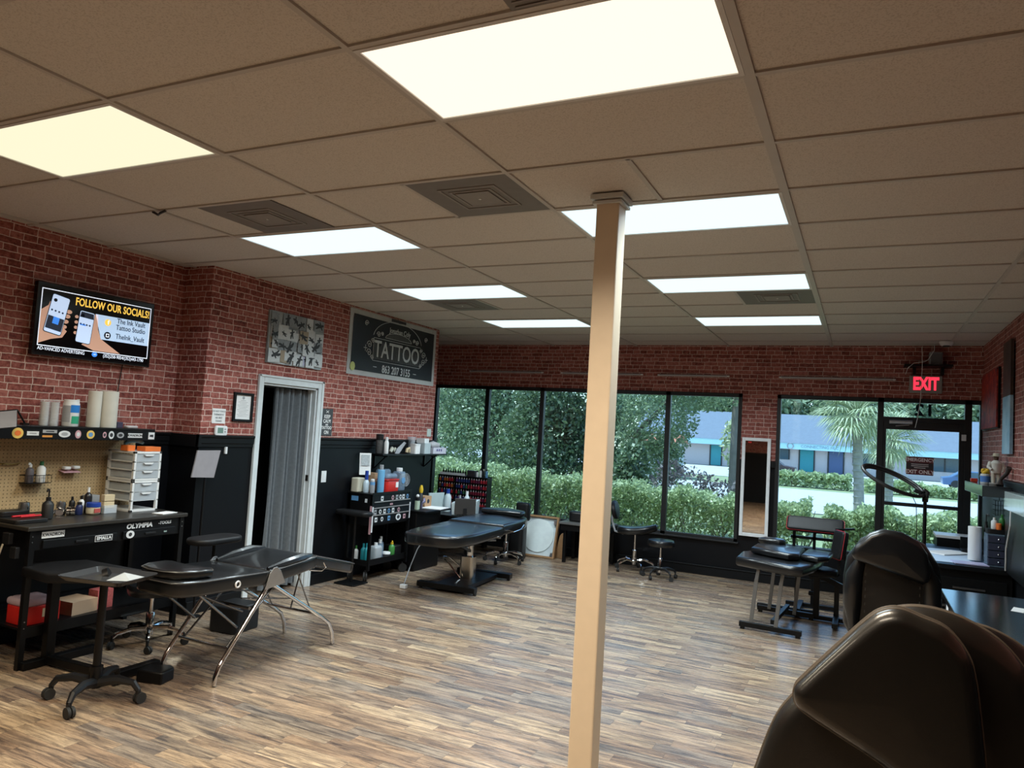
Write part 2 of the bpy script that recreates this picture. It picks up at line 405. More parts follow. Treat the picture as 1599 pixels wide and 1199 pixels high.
# far wall with two openings
WT, WB = 2.33, 0.455
m = MB(); T_ = YF + 0.15
m.b2((-6.4, YF, WT), (XR, T_, CEIL + 0.006)); m.b2((-6.4, YF, 0), (-1.40, T_, WB)); m.b2((-6.4, YF, WB), (-5.97, T_, WT))
m.b2((-1.40, YF, 0), (-0.98, T_, WT)); m.b2((-0.98, YF, 0), (0.16, T_, WB))
struct('wall_far', m, BRICK, smooth=0)
# the dark back room behind the curtain
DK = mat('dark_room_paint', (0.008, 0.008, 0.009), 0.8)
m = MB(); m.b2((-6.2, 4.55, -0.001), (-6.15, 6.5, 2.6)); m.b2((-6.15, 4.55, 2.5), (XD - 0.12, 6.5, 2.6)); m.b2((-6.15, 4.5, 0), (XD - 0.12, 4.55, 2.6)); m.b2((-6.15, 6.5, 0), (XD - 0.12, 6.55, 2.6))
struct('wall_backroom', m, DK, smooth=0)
# chair rail and baseboards
def rail_x(x, y0, y1, s=1): # along Y, proud of x by s
    m = MB(); pr = [(0, 1.395), (0.012 * s, 1.40), (0.012 * s, 1.425), (0.02 * s, 1.432), (0.02 * s, 1.475), (0.032 * s, 1.485), (0.032 * s, 1.50), (0, 1.505)]
    m.prism([(x + a, z) for a, z in pr], y0, y1, 'y'); return m
struct('trim_2', rail_x(XL, YB, YJ), BLK); struct('trim_3', rail_x(XD, YJ - 0.03, 5.05), BLK); struct('trim_4', rail_x(XD, 5.96, YE + 0.02), BLK)
struct('trim_5', rail_x(XR, YB, YF, -1), BLK)
m = MB(); m.b2((XL, YJ - 0.03, 1.40), (XD + 0.03, YJ, 1.50)); struct('trim_6', m, BLK, smooth=0)
m = MB(); m.b2((-1.40, YF - 0.03, 1.42), (-0.98, YF, 1.50)); struct('trim_7', m, BLK, smooth=0)
def base(name, a, b): struct(name, MB().b2(a, b), BLK, smooth=0, bevel=0.004)
base('baseboard_left', (XL, YB, 0), (XL + 0.016, YJ, 0.11)); base('baseboard_door', (XD, YJ, 0), (XD + 0.016, 5.05, 0.11)); base('baseboard_station', (XD, 5.96, 0), (XD + 0.016, YE, 0.11))
base('baseboard_far', (-6.3, YF - 0.02, 0), (0.15, YF, 0.11)); base('baseboard_right', (XR - 0.016, YB, 0), (XR, YF, 0.11))
base('trim_8', (-6.3, YF - 0.03, 0.108), (0.15, YF, 0.122))

# ---- white cased doorway in the left wall
m = MB()
for s in (0, 1):
    y = (5.055, 5.12) if s == 0 else (5.88, 5.955)
    m.b2((XD, y[0], 0), (XD + 0.018, y[1], 2.075)); m.b2((XD + 0.018, y[0] + (0.0 if s == 0 else 0.045), 0), (XD + 0.026, y[0] + (0.02 if s == 0 else 0.075), 2.075))
m.b2((XD, 5.12, 2.0), (XD + 0.018, 5.88, 2.075)); m.b2((XD + 0.018, 5.055, 2.055), (XD + 0.026, 5.955, 2.075))
m.b2((XD - 0.14, 5.12, 0), (XD, 5.14, 2.0)); m.b2((XD - 0.14, 5.86, 0), (XD, 5.88, 2.0)); m.b2((XD - 0.14, 5.12, 1.98), (XD, 5.88, 2.0))
m.b2((XD - 0.09, 5.845, 0), (XD - 0.05, 5.86, 1.98))
dr = struct('door_1', m, TRIMW, smooth=0, bevel=0.003)
m = MB(); m.b2((XD - 0.05, 5.852, 1.06), (XD - 0.02, 5.862, 1.12)); m.build('strike_plate', mat('dark_bronze', (0.03, 0.025, 0.02), 0.4, 0.6), dr, smooth=0)

# ---- far glazing
def frame_bar(m, x0, x1, z0, z1, y0=YF + 0.0, y1=YF + 0.06): m.b2((x0, y0 - 0.012, z0), (x1, y1, z1))
m = MB(); mull = [-5.05, -4.165, -3.26, -2.345]
frame_bar(m, -5.97, -1.40, WT - 0.05, WT); frame_bar(m, -5.97, -1.40, WB, WB + 0.045); frame_bar(m, -5.97, -5.92, WB, WT); frame_bar(m, -1.445, -1.40, WB, WT)
for x in mull: frame_bar(m, x - 0.032, x + 0.032, WB, WT)
m.b2((-5.97, YF - 0.045, WB - 0.012), (-1.38, YF, WB + 0.008))
w1 = struct('window_1', m, FRAME, smooth=0, bevel=0.003)
xs = [-5.92] + mull + [-1.445]
for a, b in zip(xs[:-1], xs[1:]):
    MB().b2((a, YF + 0.03, WB + 0.04), (b, YF + 0.036, WT - 0.045)).build('glass_pane', GLASS, w1, smooth=0)
m = MB()
frame_bar(m, -0.98, 1.19, WT - 0.05, WT); frame_bar(m, -0.98, -0.935, WB, WT); frame_bar(m, -0.98, 0.16, WB, WB + 0.045); frame_bar(m, 0.14, 0.205, 0, WT)
frame_bar(m, 1.02, 1.09, 0, WT); frame_bar(m, 1.165, 1.19, 0, WT); frame_bar(m, 0.2, 1.03, 2.06, 2.11); frame_bar(m, 1.08, 1.18, 0, 0.08)
m.b2((-0.98, YF - 0.045, WB - 0.012), (0.14, YF, WB + 0.008))
w2 = struct('window_2', m, FRAME, smooth=0, bevel=0.003)
for (a, b, c, d) in ((-0.935, 0.14, WB + 0.04, WT - 0.045), (0.2, 1.03, 2.1, WT - 0.045), (1.09, 1.165, 0.07, WT - 0.045)):
    MB().b2((a, YF + 0.03, c), (b, YF + 0.036, d)).build('glass_pane', GLASS, w2, smooth=0)
NUMM = mat('number_decal_black', (0.012, 0.02, 0.02), 0.5)
text_mesh('number_decal', '12', 0.185, NUMM, w2, (0.625, YF + 0.040, 2.197), (R(90), 0, R(180)), bold=0.007, spacing=1.15)
m = MB()
m.b2((0.205, YF - 0.005, 0), (0.235, YF + 0.05, 2.06)); m.b2((0.97, YF - 0.005, 0), (1.02, YF + 0.05, 2.06)); m.b2((0.235, YF - 0.005, 1.965), (0.97, YF + 0.05, 2.06))
m.b2((0.235, YF - 0.005, 0), (0.97, YF + 0.05, 0.2)); m.b2((0.235, YF - 0.012, 1.085), (0.97, YF + 0.05, 1.125))
d2 = struct('door_2', m, FRAME, smooth=0, bevel=0.003)
MB().b2((0.235, YF + 0.02, 0.2), (0.97, YF + 0.026, 1.965)).build('glass_pane', GLASS, d2, smooth=0)
m = MB(); m.cyl((0.265, YF - 0.04, 2.05), (0.50, YF - 0.04, 2.05), 0.024, n=12); m.b2((0.29, YF - 0.03, 2.03), (0.47, YF - 0.003, 2.07))
m.bar((0.47, YF - 0.04, 2.02), (0.33, YF - 0.05, 2.005), 0.02, 0.008); m.build('door_closer', mat('aluminium', (0.55, 0.56, 0.58), 0.35, 0.8), d2)
m = MB(); m.b2((0.99, YF - 0.03, 1.87), (1.035, YF - 0.005, 1.94)); m.build('door_contact', WHT, d2, smooth=0, bevel=0.003)
m = MB(); m.b2((0.45, YF + 0.012, 1.455), (0.725, YF + 0.0185, 1.66)); sg = m.build('notice', mat('notice_maroon', (0.10, 0.012, 0.014), 0.6), d2, smooth=0)
NW = mat('notice_letters', (0.72, 0.62, 0.62), 0.6)
m = MB(); m.b2((0.455, YF + 0.0105, 1.52), (0.72, YF + 0.0118, 1.592)); m.build('notice_band', mat('notice_black', (0.02, 0.012, 0.014), 0.6), sg, smooth=0)
text_mesh('notice_letters', 'EMERGENCY', 0.052, NW, sg, (0.5875, YF + 0.0105, 1.625), RYM, bold=0.0012)
text_mesh('notice_letters', 'EXIT ONLY', 0.058, NW, sg, (0.5875, YF + 0.0105, 1.488), RYM, bold=0.0015)
for k in range(3): MB().b2((0.50 + 0.03 * (k == 2), YF + 0.0098, 1.573 - k * 0.02), (0.675 - 0.03 * (k == 2), YF + 0.0104, 1.579 - k * 0.02)).build('notice_line', NW, sg, smooth=0)

# ---- cream post boxed with a moulded collar
po = thing('support_post', 'square cream painted support post standing in the middle of the room', 'post', (-1.223, 3.605, 0))
MB().b2((-0.062, -0.062, 0), (0.062, 0.062, 2.938)).build('post_shaft', CREAM, po, smooth=0, bevel=0.008)
m = MB()
for k, (w, z) in enumerate(((0.088, 2.900), (0.078, 2.888))):
    for a, b in (((-w, -w), (w, -0.0625)), ((-w, 0.0625), (w, w)), ((-w, -0.0625), (-0.0625, 0.0625)), ((0.0625, -0.0625), (w, 0.0625))):
        m.b2((a[0], a[1], z + (0.012 if k == 0 else 0)), (b[0], b[1], 2.936 if k == 0 else z + 0.014))
m.build('collar', TRIMW, po, smooth=0)

# ---- ceiling fixtures
LENSF = mat('fixture_frame', (0.62, 0.60, 0.58), 0.4)
def lens_mat(name, col, st):
    m, nt, b = newmat(name); nt.nodes.remove(b)
    em = nt.nodes.new('ShaderNodeEmission'); em.inputs[0].default_value = (*col, 1); em.inputs[1].default_value = st
    nt.links.new(em.outputs[0], nt.nodes['Material Output'].inputs[0]); return m
LM = {WARM: lens_mat('warm_lens', (1.0, 0.86, 0.66), 1.25), YELL: lens_mat('yellow_lens', (1.0, 0.93, 0.66), 0.95), COOL: lens_mat('cool_lens', (0.76, 0.95, 1.0), 1.15)}
names = {(0, 0): 'large bright warm white ceiling light panel nearest the camera, top centre', (-2, 0): 'yellowish ceiling light panel at the far left of the ceiling',
         (-2, 3): 'cool white ceiling panel just past the left air vent, above the sticker board', (0, 3): 'cool white ceiling panel partly hidden behind the cream post',
         (-2, 6): 'cool white ceiling panel above the tattoo banner', (0, 6): 'cool white ceiling panel right of the post, second row from the windows',
         (-2, 9): 'cool white ceiling panel left of the post, nearest the windows', (0, 9): 'cool white ceiling panel right of the post, nearest the windows',
         (0, -3): 'warm ceiling panel behind the camera on the right', (-2, -3): 'warm ceiling panel behind the camera on the left'}
for (i, j, colr, pw) in FIX:
    f = thing('ceiling_light', names[(i, j)], 'ceiling light', (GX0 + (i + 0.5) * GX, GY0 + (j - 0.5) * GY, CEIL), 0, 'ceiling light panels')
    m = MB(); hx, hy = GX / 2 - 0.012, GY / 2 - 0.012
    for a, b in (((-hx, -hy), (hx, -hy + 0.018)), ((-hx, hy - 0.018), (hx, hy)), ((-hx, -hy + 0.018), (-hx + 0.018, hy - 0.018)), ((hx - 0.018, -hy + 0.018), (hx, hy - 0.018))):
        m.b2((a[0], a[1], -0.006), (b[0], b[1], 0.004))
    m.build('frame', LENSF, f, smooth=0)
    MB().b2((-hx + 0.018, -hy + 0.018, -0.001), (hx - 0.018, hy - 0.018, 0.003)).build('diffuser', LM[colr], f, smooth=0)
# ---- ceiling vents (2 x 2 ft, grey, with a centre plate)
VENT = mat('vent_grey', (0.17, 0.155, 0.145), 0.6); VENT2 = mat('vent_grey_inner', (0.24, 0.22, 0.205), 0.6)
def vent(cx, cy, label, plate=True, side=GX / 2 - 0.024):
    v = thing('ceiling_vent', label, 'air vent', (cx, cy, CEIL), 0, 'grey ceiling vents')
    h = side / 2
    m = MB(); m.b2((-h, -h, -0.002), (h, h, 0.004)); m.build('vent_panel', VENT, v, smooth=0)
    if plate:
        m = MB()
        for q in (0.17, 0.125):
            for a, b in (((-q, -q), (q, -q + 0.014)), ((-q, q - 0.014), (q, q)), ((-q, -q + .014), (-q + 0.014, q - .014)), ((q - 0.014, -q + .014), (q, q - .014))):
                m.b2((a[0], a[1], -0.006), (b[0], b[1], -0.002))
        m.b2((-0.1, -0.1, -0.009), (0.1, 0.1, -0.002)); m.build('louvre', VENT2, v, smooth=0)
        MB().cyl((0, 0, -0.013), (0, 0, -0.009), 0.008, n=10).build('screw', WHT, v)
    else:
        m = MB()
        for k in range(22): m.b2((-h + 0.02, -h + 0.02 + k * 0.026, -0.006), (h - 0.02, -h + 0.026 + k * 0.026, -0.002))
        m.build('grille', VENT2, v, smooth=0)
    return v
H2 = GX / 4
vent(GX0 - H2 , GY0 + 1.5 * GY, 'grey square ceiling vent left of the cream post top')
vent(GX0 - 1.5 * GX, GY0 + 1.5 * GY, 'grey square ceiling vent touching the cool panel above the sticker board')
vent(GX0 + 3 * H2, GY0 + 6.5 * GY, 'grey square ceiling vent right of the post between two cool panels')
vent(GX0 - 1.75 * GX, GY0 + 6.5 * GY, 'grey square ceiling vent above the tattoo banner, past the cool panel')
vent(GX0 + 3 * H2, GY0 - 1.5 * GY, 'finely perforated return grille at the top edge beside the warm panel', False)
vent(GX0 - 2 * GX - H2 , GY0 - 1.5 * GY, 'grey vent at the left edge before the yellowish panel')
# ================================================================== OUTSIDE
def m_ground():
    m, nt, b = newmat('grass_ground'); tc = nt.nodes.new('ShaderNodeTexCoord')
    c = ramp(nt, noise(nt, tc.outputs['Object'], 3, 5, 0.7), [(0.3, (0.13, 0.17, 0.08)), (0.7, (0.30, 0.35, 0.19))]); nt.links.new(c, b.inputs['Base Color']); b.inputs['Roughness'].default_value = 0.9; return m
GRASS = m_ground(); ROAD = mat('pale_asphalt', (0.42, 0.43, 0.45), 0.9, var=0.15, scale=3)
prof = [(9.8, -0.12), (14, -0.15), (30, -0.30), (33, -0.34), (41, -0.5), (46, -0.68), (60, -0.68), (74, -0.58), (140, -0.58)]
def strip(y0, y1, dz=0.0, x0=-70, x1=60):
    ys = [y0] + [y for y, _ in prof if y0 < y < y1] + [y1]; zs = np.interp(ys, [p[0] for p in prof], [p[1] for p in prof]) + dz
    vs = []; fs = []
    for y, z in zip(ys, zs): vs += [(x0, y, float(z)), (x1, y, float(z))]
    for k in range(len(ys) - 1): fs.append((2 * k, 2 * k + 1, 2 * k + 3, 2 * k + 2))
    return MB().add(vs, fs)
o = struct('floor_lawn', strip(9.8, 140), GRASS, smooth=0)
o = struct('floor_road', strip(23.5, 41.5, 0.02), ROAD, smooth=0)
o = struct('floor_parking', strip(54, 73, 0.02), ROAD, smooth=0)
def gz(y): return float(np.interp(y, [p[0] for p in prof], [p[1] for p in prof]))

def m_leaf(name, c0, c1, trans=0.35):
    m, nt, b = newmat(name); tc = nt.nodes.new('ShaderNodeTexCoord'); ge = nt.nodes.new('ShaderNodeNewGeometry')
    n = nt.nodes.new('ShaderNodeTexNoise'); n.inputs['Scale'].default_value = 11; nt.links.new(tc.outputs['Object'], n.inputs['Vector'])
    f = math_node(nt, 'ADD', math_node(nt, 'MULTIPLY', n.outputs[0], 0.5), math_node(nt, 'MULTIPLY', ge.outputs['Random Per Island'], 0.5))
    c = mixc(nt, f, c0, c1); nt.links.new(c, b.inputs['Base Color']); b.inputs['Roughness'].default_value = 0.42
    tl = nt.nodes.new('ShaderNodeBsdfTranslucent'); nt.links.new(c, tl.inputs[0])
    mx = nt.nodes.new('ShaderNodeMixShader'); mx.inputs[0].default_value = trans; nt.links.new(b.outputs[0], mx.inputs[1]); nt.links.new(tl.outputs[0], mx.inputs[2])
    nt.links.new(mx.outputs[0], nt.nodes['Material Output'].inputs[0]); return m
LEAF_H = m_leaf('hedge_leaf', (0.06, 0.11, 0.035), (0.78, 0.88, 0.50)); LEAF_D = m_leaf('dark_tree_leaf', (0.02, 0.045, 0.025), (0.22, 0.30, 0.15))
LEAF_M = m_leaf('mid_tree_leaf', (0.05, 0.09, 0.05), (0.38, 0.48, 0.28)); LEAF_B = m_leaf('purplish_bush_leaf', (0.08, 0.07, 0.07), (0.26, 0.22, 0.22))
LEAF_P = m_leaf('palm_leaf', (0.25, 0.31, 0.17), (0.72, 0.76, 0.52)); BARK = mat('grey_bark', (0.20, 0.17, 0.14), 0.9, var=0.3, scale=8)
BARKP = mat('palm_bark', (0.36, 0.33, 0.30), 0.9, var=0.35, scale=12)
def leaf_mesh(name, cen, size, mt, parent, aspect=1.9, up=0.0):
    n = len(cen); d = rng.normal(size=(n, 3)); d /= np.linalg.norm(d, axis=1)[:, None]
    e = rng.normal(size=(n, 3)); e[:, 2] += up; e -= d * (e * d).sum(1)[:, None]; e /= np.linalg.norm(e, axis=1)[:, None]
    f = np.cross(d, e); s = size * rng.uniform(0.6, 1.35, n)[:, None]
    V = np.stack([cen - e * s * aspect / 2, cen + f * s / 2, cen + e * s * aspect / 2, cen - f * s / 2], 1).reshape(-1, 3)
    me = bpy.data.meshes.new(name); me.vertices.add(4 * n); me.vertices.foreach_set('co', V.astype(np.float32).ravel())
    me.loops.add(4 * n); me.loops.foreach_set('vertex_index', np.arange(4 * n, dtype=np.int32)); me.polygons.add(n)
    me.polygons.foreach_set('loop_start', np.arange(0, 4 * n, 4, dtype=np.int32)); me.update(calc_edges=True); me.validate()
    me.materials.append(mt); o = bpy.data.objects.new(name, me); C.objects.link(o); o.parent = parent; return o
def blobs(n, cs): # leaf centres filling the shells of several ellipsoids (x, y, z, rx, ry, rz)
    w = np.array([c[3] * c[5] for c in cs]); w = w / w.sum(); out = []
    for c, q in zip(cs, w):
        k = max(4, int(n * q)); d = rng.normal(size=(k, 3)); d /= np.linalg.norm(d, axis=1)[:, None]
        r = rng.uniform(0.25, 1.0, k) ** 0.45; out.append(np.array(c[:3]) + d * r[:, None] * np.array(c[3:]))
    return np.concatenate(out)
# near hedges (a long one, and one right of the gap) made of branches and leaves
def hedge(name, label, x0, x1, y0, y1, zt, n, size, branches, lm=LEAF_H, cat='hedge', thin=True):
    h = thing(name, label, cat, ((x0 + x1) / 2, (y0 + y1) / 2, gz((y0 + y1) / 2)))
    cx, cy = (x0 + x1) / 2, (y0 + y1) / 2; g0 = gz(cy)
    x = rng.uniform(x0, x1, n); y = rng.uniform(y0, y1, n)
    f = rng.beta(2.2, 1.0, n) if thin else rng.uniform(0, 1, n)
    top = zt(x) + 0.05 * np.sin(x * 7) + 0.03 * np.sin(x * 17 + 1) + rng.normal(0, 0.025, n)
    z = g0 + 0.06 + f * (top - g0 - 0.06)
    dens = 0.5 + 0.5 * np.sin(x * 3.1 + 2 * np.sin(z * 5)) * np.sin(z * 4 + x)
    keep = (rng.uniform(0, 1, n) < 0.16 + 0.84 * np.clip(f * 1.15, 0, 1) ** 2.0 * (0.7 + 0.3 * dens))
    P = np.stack([x, y, z], 1)[keep]; P -= np.array([cx, cy, g0])
    leaf_mesh('foliage', P, size, lm, h)
    if branches:
        m = MB()
        for k in range(branches):
            bx = x0 + (k + rng.uniform(0.2, 0.8)) * (x1 - x0) / branches - cx; by = rng.uniform(-0.25, 0.25)
            for q in range(6):
                dx, dy = rng.uniform(-0.45, 0.45), rng.uniform(-0.3, 0.3); hz = rng.uniform(0.6, 0.9)
                m.tube([(bx, by, 0), (bx + dx * 0.35, by + dy * 0.3, hz * 0.4), (bx + dx, by + dy, hz)], [0.016, 0.011, 0.004], 5)
        m.build('branches', BARK, h)
    return h
hedge('hedge', 'long clipped green hedge right outside the wide window', -8.2, -0.68, 11.3, 12.2, lambda x: 1.02 - 0.030 * (x + 6.5), 60000, 0.036, 22)
hedge('hedge', 'looser green hedge outside the exit door', -0.48, 3.2, 11.3, 12.2, lambda x: 0.85 + 0 * x, 40000, 0.036, 10)
hedge('hedge', 'low hedge across the road on the left, before the teal doors', -5.2, -0.6, 47, 48.5, lambda x: 0.18 + 0 * x, 5200, 0.16, 0, thin=False)
hedge('hedge', 'low hedge across the road seen through the exit door glass', 0.1, 9, 47, 48.5, lambda x: -0.02 + 0.12 * np.sin(x), 7000, 0.16, 0, thin=False)
def tree(name, label, x, y, trunk_h, tr, cs, n, size, lm, cat='tree', lean=0.0, bark=BARK, limbs=5):
    t = thing(name, label, cat, (x, y, gz(y)))
    P = blobs(n, cs); leaf_mesh('crown', P, size, lm, t)
    m = MB(); m.tube([(0, 0, 0), (lean * 0.5, 0, trunk_h * 0.5), (lean, 0, trunk_h)], [tr, tr * 0.8, tr * 0.6], 10)
    for k in range(limbs):
        c = cs[k % len(cs)]; m.tube([(lean, 0, trunk_h * 0.9), ((lean + c[0]) / 2, c[1] / 2, (trunk_h + c[2]) / 2), (c[0], c[1], c[2])], [tr * 0.5, tr * 0.3, tr * 0.12], 6)
    m.build('trunk', bark, t); return t
tree('oak_tree', 'dense dark tree filling the leftmost window pane behind the hedge', -13.5, 21.2, 1.8, 0.2, [(-0.4, 0, 2.1, 2.2, 1.4, 1.8), (0.9, 0.3, 3.5, 1.8, 1.2, 1.6), (-1.6, 0.2, 3.8, 1.8, 1.2, 1.5), (0.7, -0.3, 1.3, 1.7, 1.1, 1.1)], 20000, 0.058, LEAF_D)
tree('oak_tree', 'dark round tree behind the hedge in the second window pane', -9.1, 17.8, 1.6, 0.2, [(0, 0, 1.7, 1.7, 1.2, 1.5), (0.5, 0.1, 3.2, 1.7, 1.1, 1.3), (-0.8, 0.2, 2.7, 1.2, 1.0, 1.2)], 20000, 0.058, LEAF_M)
tree('oak_tree', 'very dark leafy tree in the pane left of the post', -6.1, 15.0, 1.4, 0.18, [(0, 0, 1.45, 1.45, 1.1, 1.35), (0.2, 0.1, 2.6, 1.25, 1.0, 1.1), (0.6, 0, 1.1, 0.85, 0.8, 1.0)], 20000, 0.058, LEAF_D)
tree('oak_tree', 'tall tree with hanging branches just right of the post', -6.0, 21.0, 2.2, 0.16, [(0.5, 0, 2.6, 1.3, 1.2, 1.5), (1.9, 0.2, 4.1, 1.6, 1.2, 0.9), (0.3, 0.2, 1.2, 1.1, 0.9, 1.0)], 15000, 0.058, LEAF_M)
tree('oak_tree', 'spreading tree whose branches hang over the rightmost pane of the wide window', -2.6, 17.0, 3.6, 0.12, [(-0.6, 0, 3.3, 1.3, 1.1, 0.75), (0.25, 0.3, 3.8, 0.5, 0.8, 0.5), (-1.7, -0.2, 3.5, 0.9, 0.8, 0.6)], 7500, 0.05, LEAF_M)
tree('bush', 'dark conical bush behind the hedge just right of the post', -4.0, 13.2, 0.6, 0.04, [(0, 0, 0.75, 0.5, 0.45, 0.8), (0.2, 0, 1.2, 0.3, 0.3, 0.6)], 2600, 0.055, LEAF_D, 'bush')
tree('bush', 'purplish twiggy bush behind the hedge in the rightmost pane', -3.3, 15.2, 0.6, 0.03, [(0, 0, 0.9, 0.75, 0.5, 0.45), (0.8, 0, 0.8, 0.55, 0.4, 0.35), (-0.3, 0, 1.2, 0.3, 0.3, 0.3)], 1300, 0.05, LEAF_B, 'bush', limbs=8)
tree('young_tree', 'thin pale green young tree at the right end of the wide window', -2.75, 19.0, 1.3, 0.05, [(0, 0, 1.9, 0.5, 0.45, 0.8), (0.1, 0, 1.2, 0.4, 0.4, 0.5)], 900, 0.08, LEAF_P, 'tree')
# distant tree line over the roofs: each tree is its own crown
for k, (x, r, h) in enumerate([(-31, 3.3, 9.5), (-23.5, 3.2, 10), (-16.5, 2.9, 9.5), (-9.6, 2.9, 9.2), (-2.6, 2.9, 9.8), (4.4, 2.9, 9.4), (11.4, 2.8, 9.8), (18.4, 2.7, 9.3), (25.4, 2.7, 9.8)]):
    where = ['far left behind the oak trees', 'second from the left behind the oaks', 'behind the post', 'right of the post above the roof', 'above the roof left of the palm', 'directly behind the palms',
             'above the roof over the exit door', 'at the right edge above the far roof', 'beyond the right end of the building'][k]
    tree('distant_tree', 'hazy blue green distant tree ' + where, x, 94, 5, 0.4, [(0, 0, h * 0.6, r * 0.75, 3.5, h * 0.42), (r * 0.5, 1, h * 0.55, r * 0.6, 2.5, h * 0.38), (-r * 0.5, 1, h * 0.6, r * 0.6, 2.5, h * 0.36)], 3000, 0.42, LEAF_M)
for k, x in enumerate((-27, -20, -13, -6, 1, 8, 15, 22)):
    tree('distant_tree', 'taller hazy tree in the back row, ' + ['first', 'second', 'third', 'fourth', 'fifth', 'sixth', 'seventh', 'eighth'][k] + ' from the left', x, 106, 5, 0.4, [(0, 0, 7.0, 3.1, 3.5, 4.6)], 2200, 0.45, LEAF_M)
# cabbage palms
def palm(label, x, y, h, lean, nfr, fl, seed):
    rr = random.Random(seed); t = thing('palm_tree', label, 'palm tree', (x, y, gz(y)))
    m = MB(); m.tube([(0, 0, 0), (lean * 0.3, 0, h * 0.4), (lean * 0.8, 0, h * 0.8), (lean, 0, h)], [0.13, 0.115, 0.105, 0.10], 12)
    for k in range(16):
        z = h * (0.1 + 0.055 * k); m.lathe([(0.122, 0), (0.130, 0.02), (0.112, 0.06)], (lean * z / h, 0, z), 12)
    m.build('trunk', BARKP, t)
    m = MB()
    for k in range(nfr):
        az = rr.uniform(0, 2 * math.pi); el = rr.uniform(-0.9, 1.2); L = fl * rr.uniform(0.75, 1.1)
        d = Vector((math.cos(az) * math.cos(el), math.sin(az) * math.cos(el), math.sin(el))); o = Vector((lean, 0, h))
        hub = o + d * L * 0.45; m.tube([o, hub], [0.015, 0.01], 4)
        side = d.cross(Vector((0, 0, 1))).normalized(); upn = side.cross(d)
        for q in range(13):
            a = R(-100 + 200 * q / 12); dd = (d * math.cos(a * 0.75) + side * math.sin(a * 0.75)).normalized(); l = L * 0.62 * (0.7 + 0.3 * math.cos(a))
            p1 = hub + dd * l * 0.6; p2 = hub + dd * l + Vector((0, 0, -0.28 * l)); w = dd.cross(upn).normalized() * 0.016 * (fl / 1.0)
            i0 = len(m.v); m.v += [tuple(hub), tuple(p1 + w), tuple(p2), tuple(p1 - w)]; m.f.append([i0, i0 + 1, i0 + 2, i0 + 3]); m.m.append(0)
    m.build('fronds', LEAF_P, t, smooth=0); return t
palm('cabbage palm with a shaggy crown seen through the big window beside the door', -0.05, 20, 2.85, -0.12, 95, 1.15, 3)
palm('smaller cabbage palm seen through the exit door glass', 0.62, 22.6, 2.3, 0.05, 80, 1.05, 5)
# commercial building across the road
bd = thing('office_building', 'long low office building with grey roof and aqua fascia across the road', 'building', (0, 74, -0.56))
WALLO = mat('pale_pink_stucco', (0.52, 0.46, 0.46), 0.8); ROOF = mat('grey_blue_shingle', (0.13, 0.16, 0.21), 0.85, var=0.15, scale=3); FASC = mat('aqua_fascia', (0.42, 0.66, 0.70), 0.6)
X0, X1 = -20.5, 26
MB().b2((X0, 0, 0), (X1, 12, 2.55)).build('outer_wall', WALLO, bd, smooth=0)
MB().b2((X0 - 0.6, -1.5, 2.06), (X1 + 0.6, -1.2, 2.62)).build('fascia', FASC, bd, smooth=0)
m = MB(); m.prism([(-1.6, 2.6), (12, 2.6), (5.5, 5.5), (4.5, 5.5)], X0 - 0.8, X1 + 0.8, 'x'); m.build('roof', ROOF, bd, smooth=0)
MB().b2((X0 - 0.6, -1.2, 2.06), (X1 + 0.6, 0, 2.1)).build('soffit', WALLO, bd, smooth=0)
DG = mat('dark_office_glass', (0.05, 0.09, 0.12), 0.15); TD = mat('teal_door', (0.02, 0.26, 0.30), 0.4); ND = mat('navy_door', (0.06, 0.10, 0.22), 0.4)
for (a, b, z0, z1, nm, mt, lb) in [(-8.0, -6.3, 1.05, 2.0, 'window', DG, None), (-5.4, -4.1, 0.03, 2.05, 'door', TD, 'teal entrance door'), (-2.9, -1.6, 0.03, 2.05, 'door', ND, 'navy entrance door'), (-0.8, 0.9, 0.9, 2.0, 'window', DG, None),
               (4.0, 7.6, 0.85, 2.05, 'window', DG, None), (9.5, 12.5, 0.85, 2.0, 'window', DG, None), (-11.5, -10, 1.0, 2.0, 'window', DG, None), (-13.6, -12.5, 0.03, 2.0, 'door', TD, 'teal entrance door')]:
    MB().b2((a, -0.06, z0), (b, 0.0, z1)).build(nm, mt, bd, smooth=0, label=lb)
    m = MB(); n = max(2, int((b - a) / 1.2) + 1)
    for k in range(n): x = a + (b - a) * k / (n - 1); m.b2((x - 0.06, -0.1, z0), (x + 0.06, -0.06, z1))
    m.build('window_frame' if nm == 'window' else 'door_frame', FRAME, bd, smooth=0)
m = MB(); m.tube([(-6.1 + 0.26 * math.cos(a * math.pi / 8), -1.54, 2.34 + 0.26 * math.sin(a * math.pi / 8)) for a in range(16)], 0.05, 6, closed=True); m.build('roundel', GREYP, bd)
text_mesh('sign_letters', 'CONNECTING HLC', 0.36, mat('sign_grey', (0.22, 0.30, 0.34), 0.6), bd, (-3.6, -1.53, 2.34), RYM)
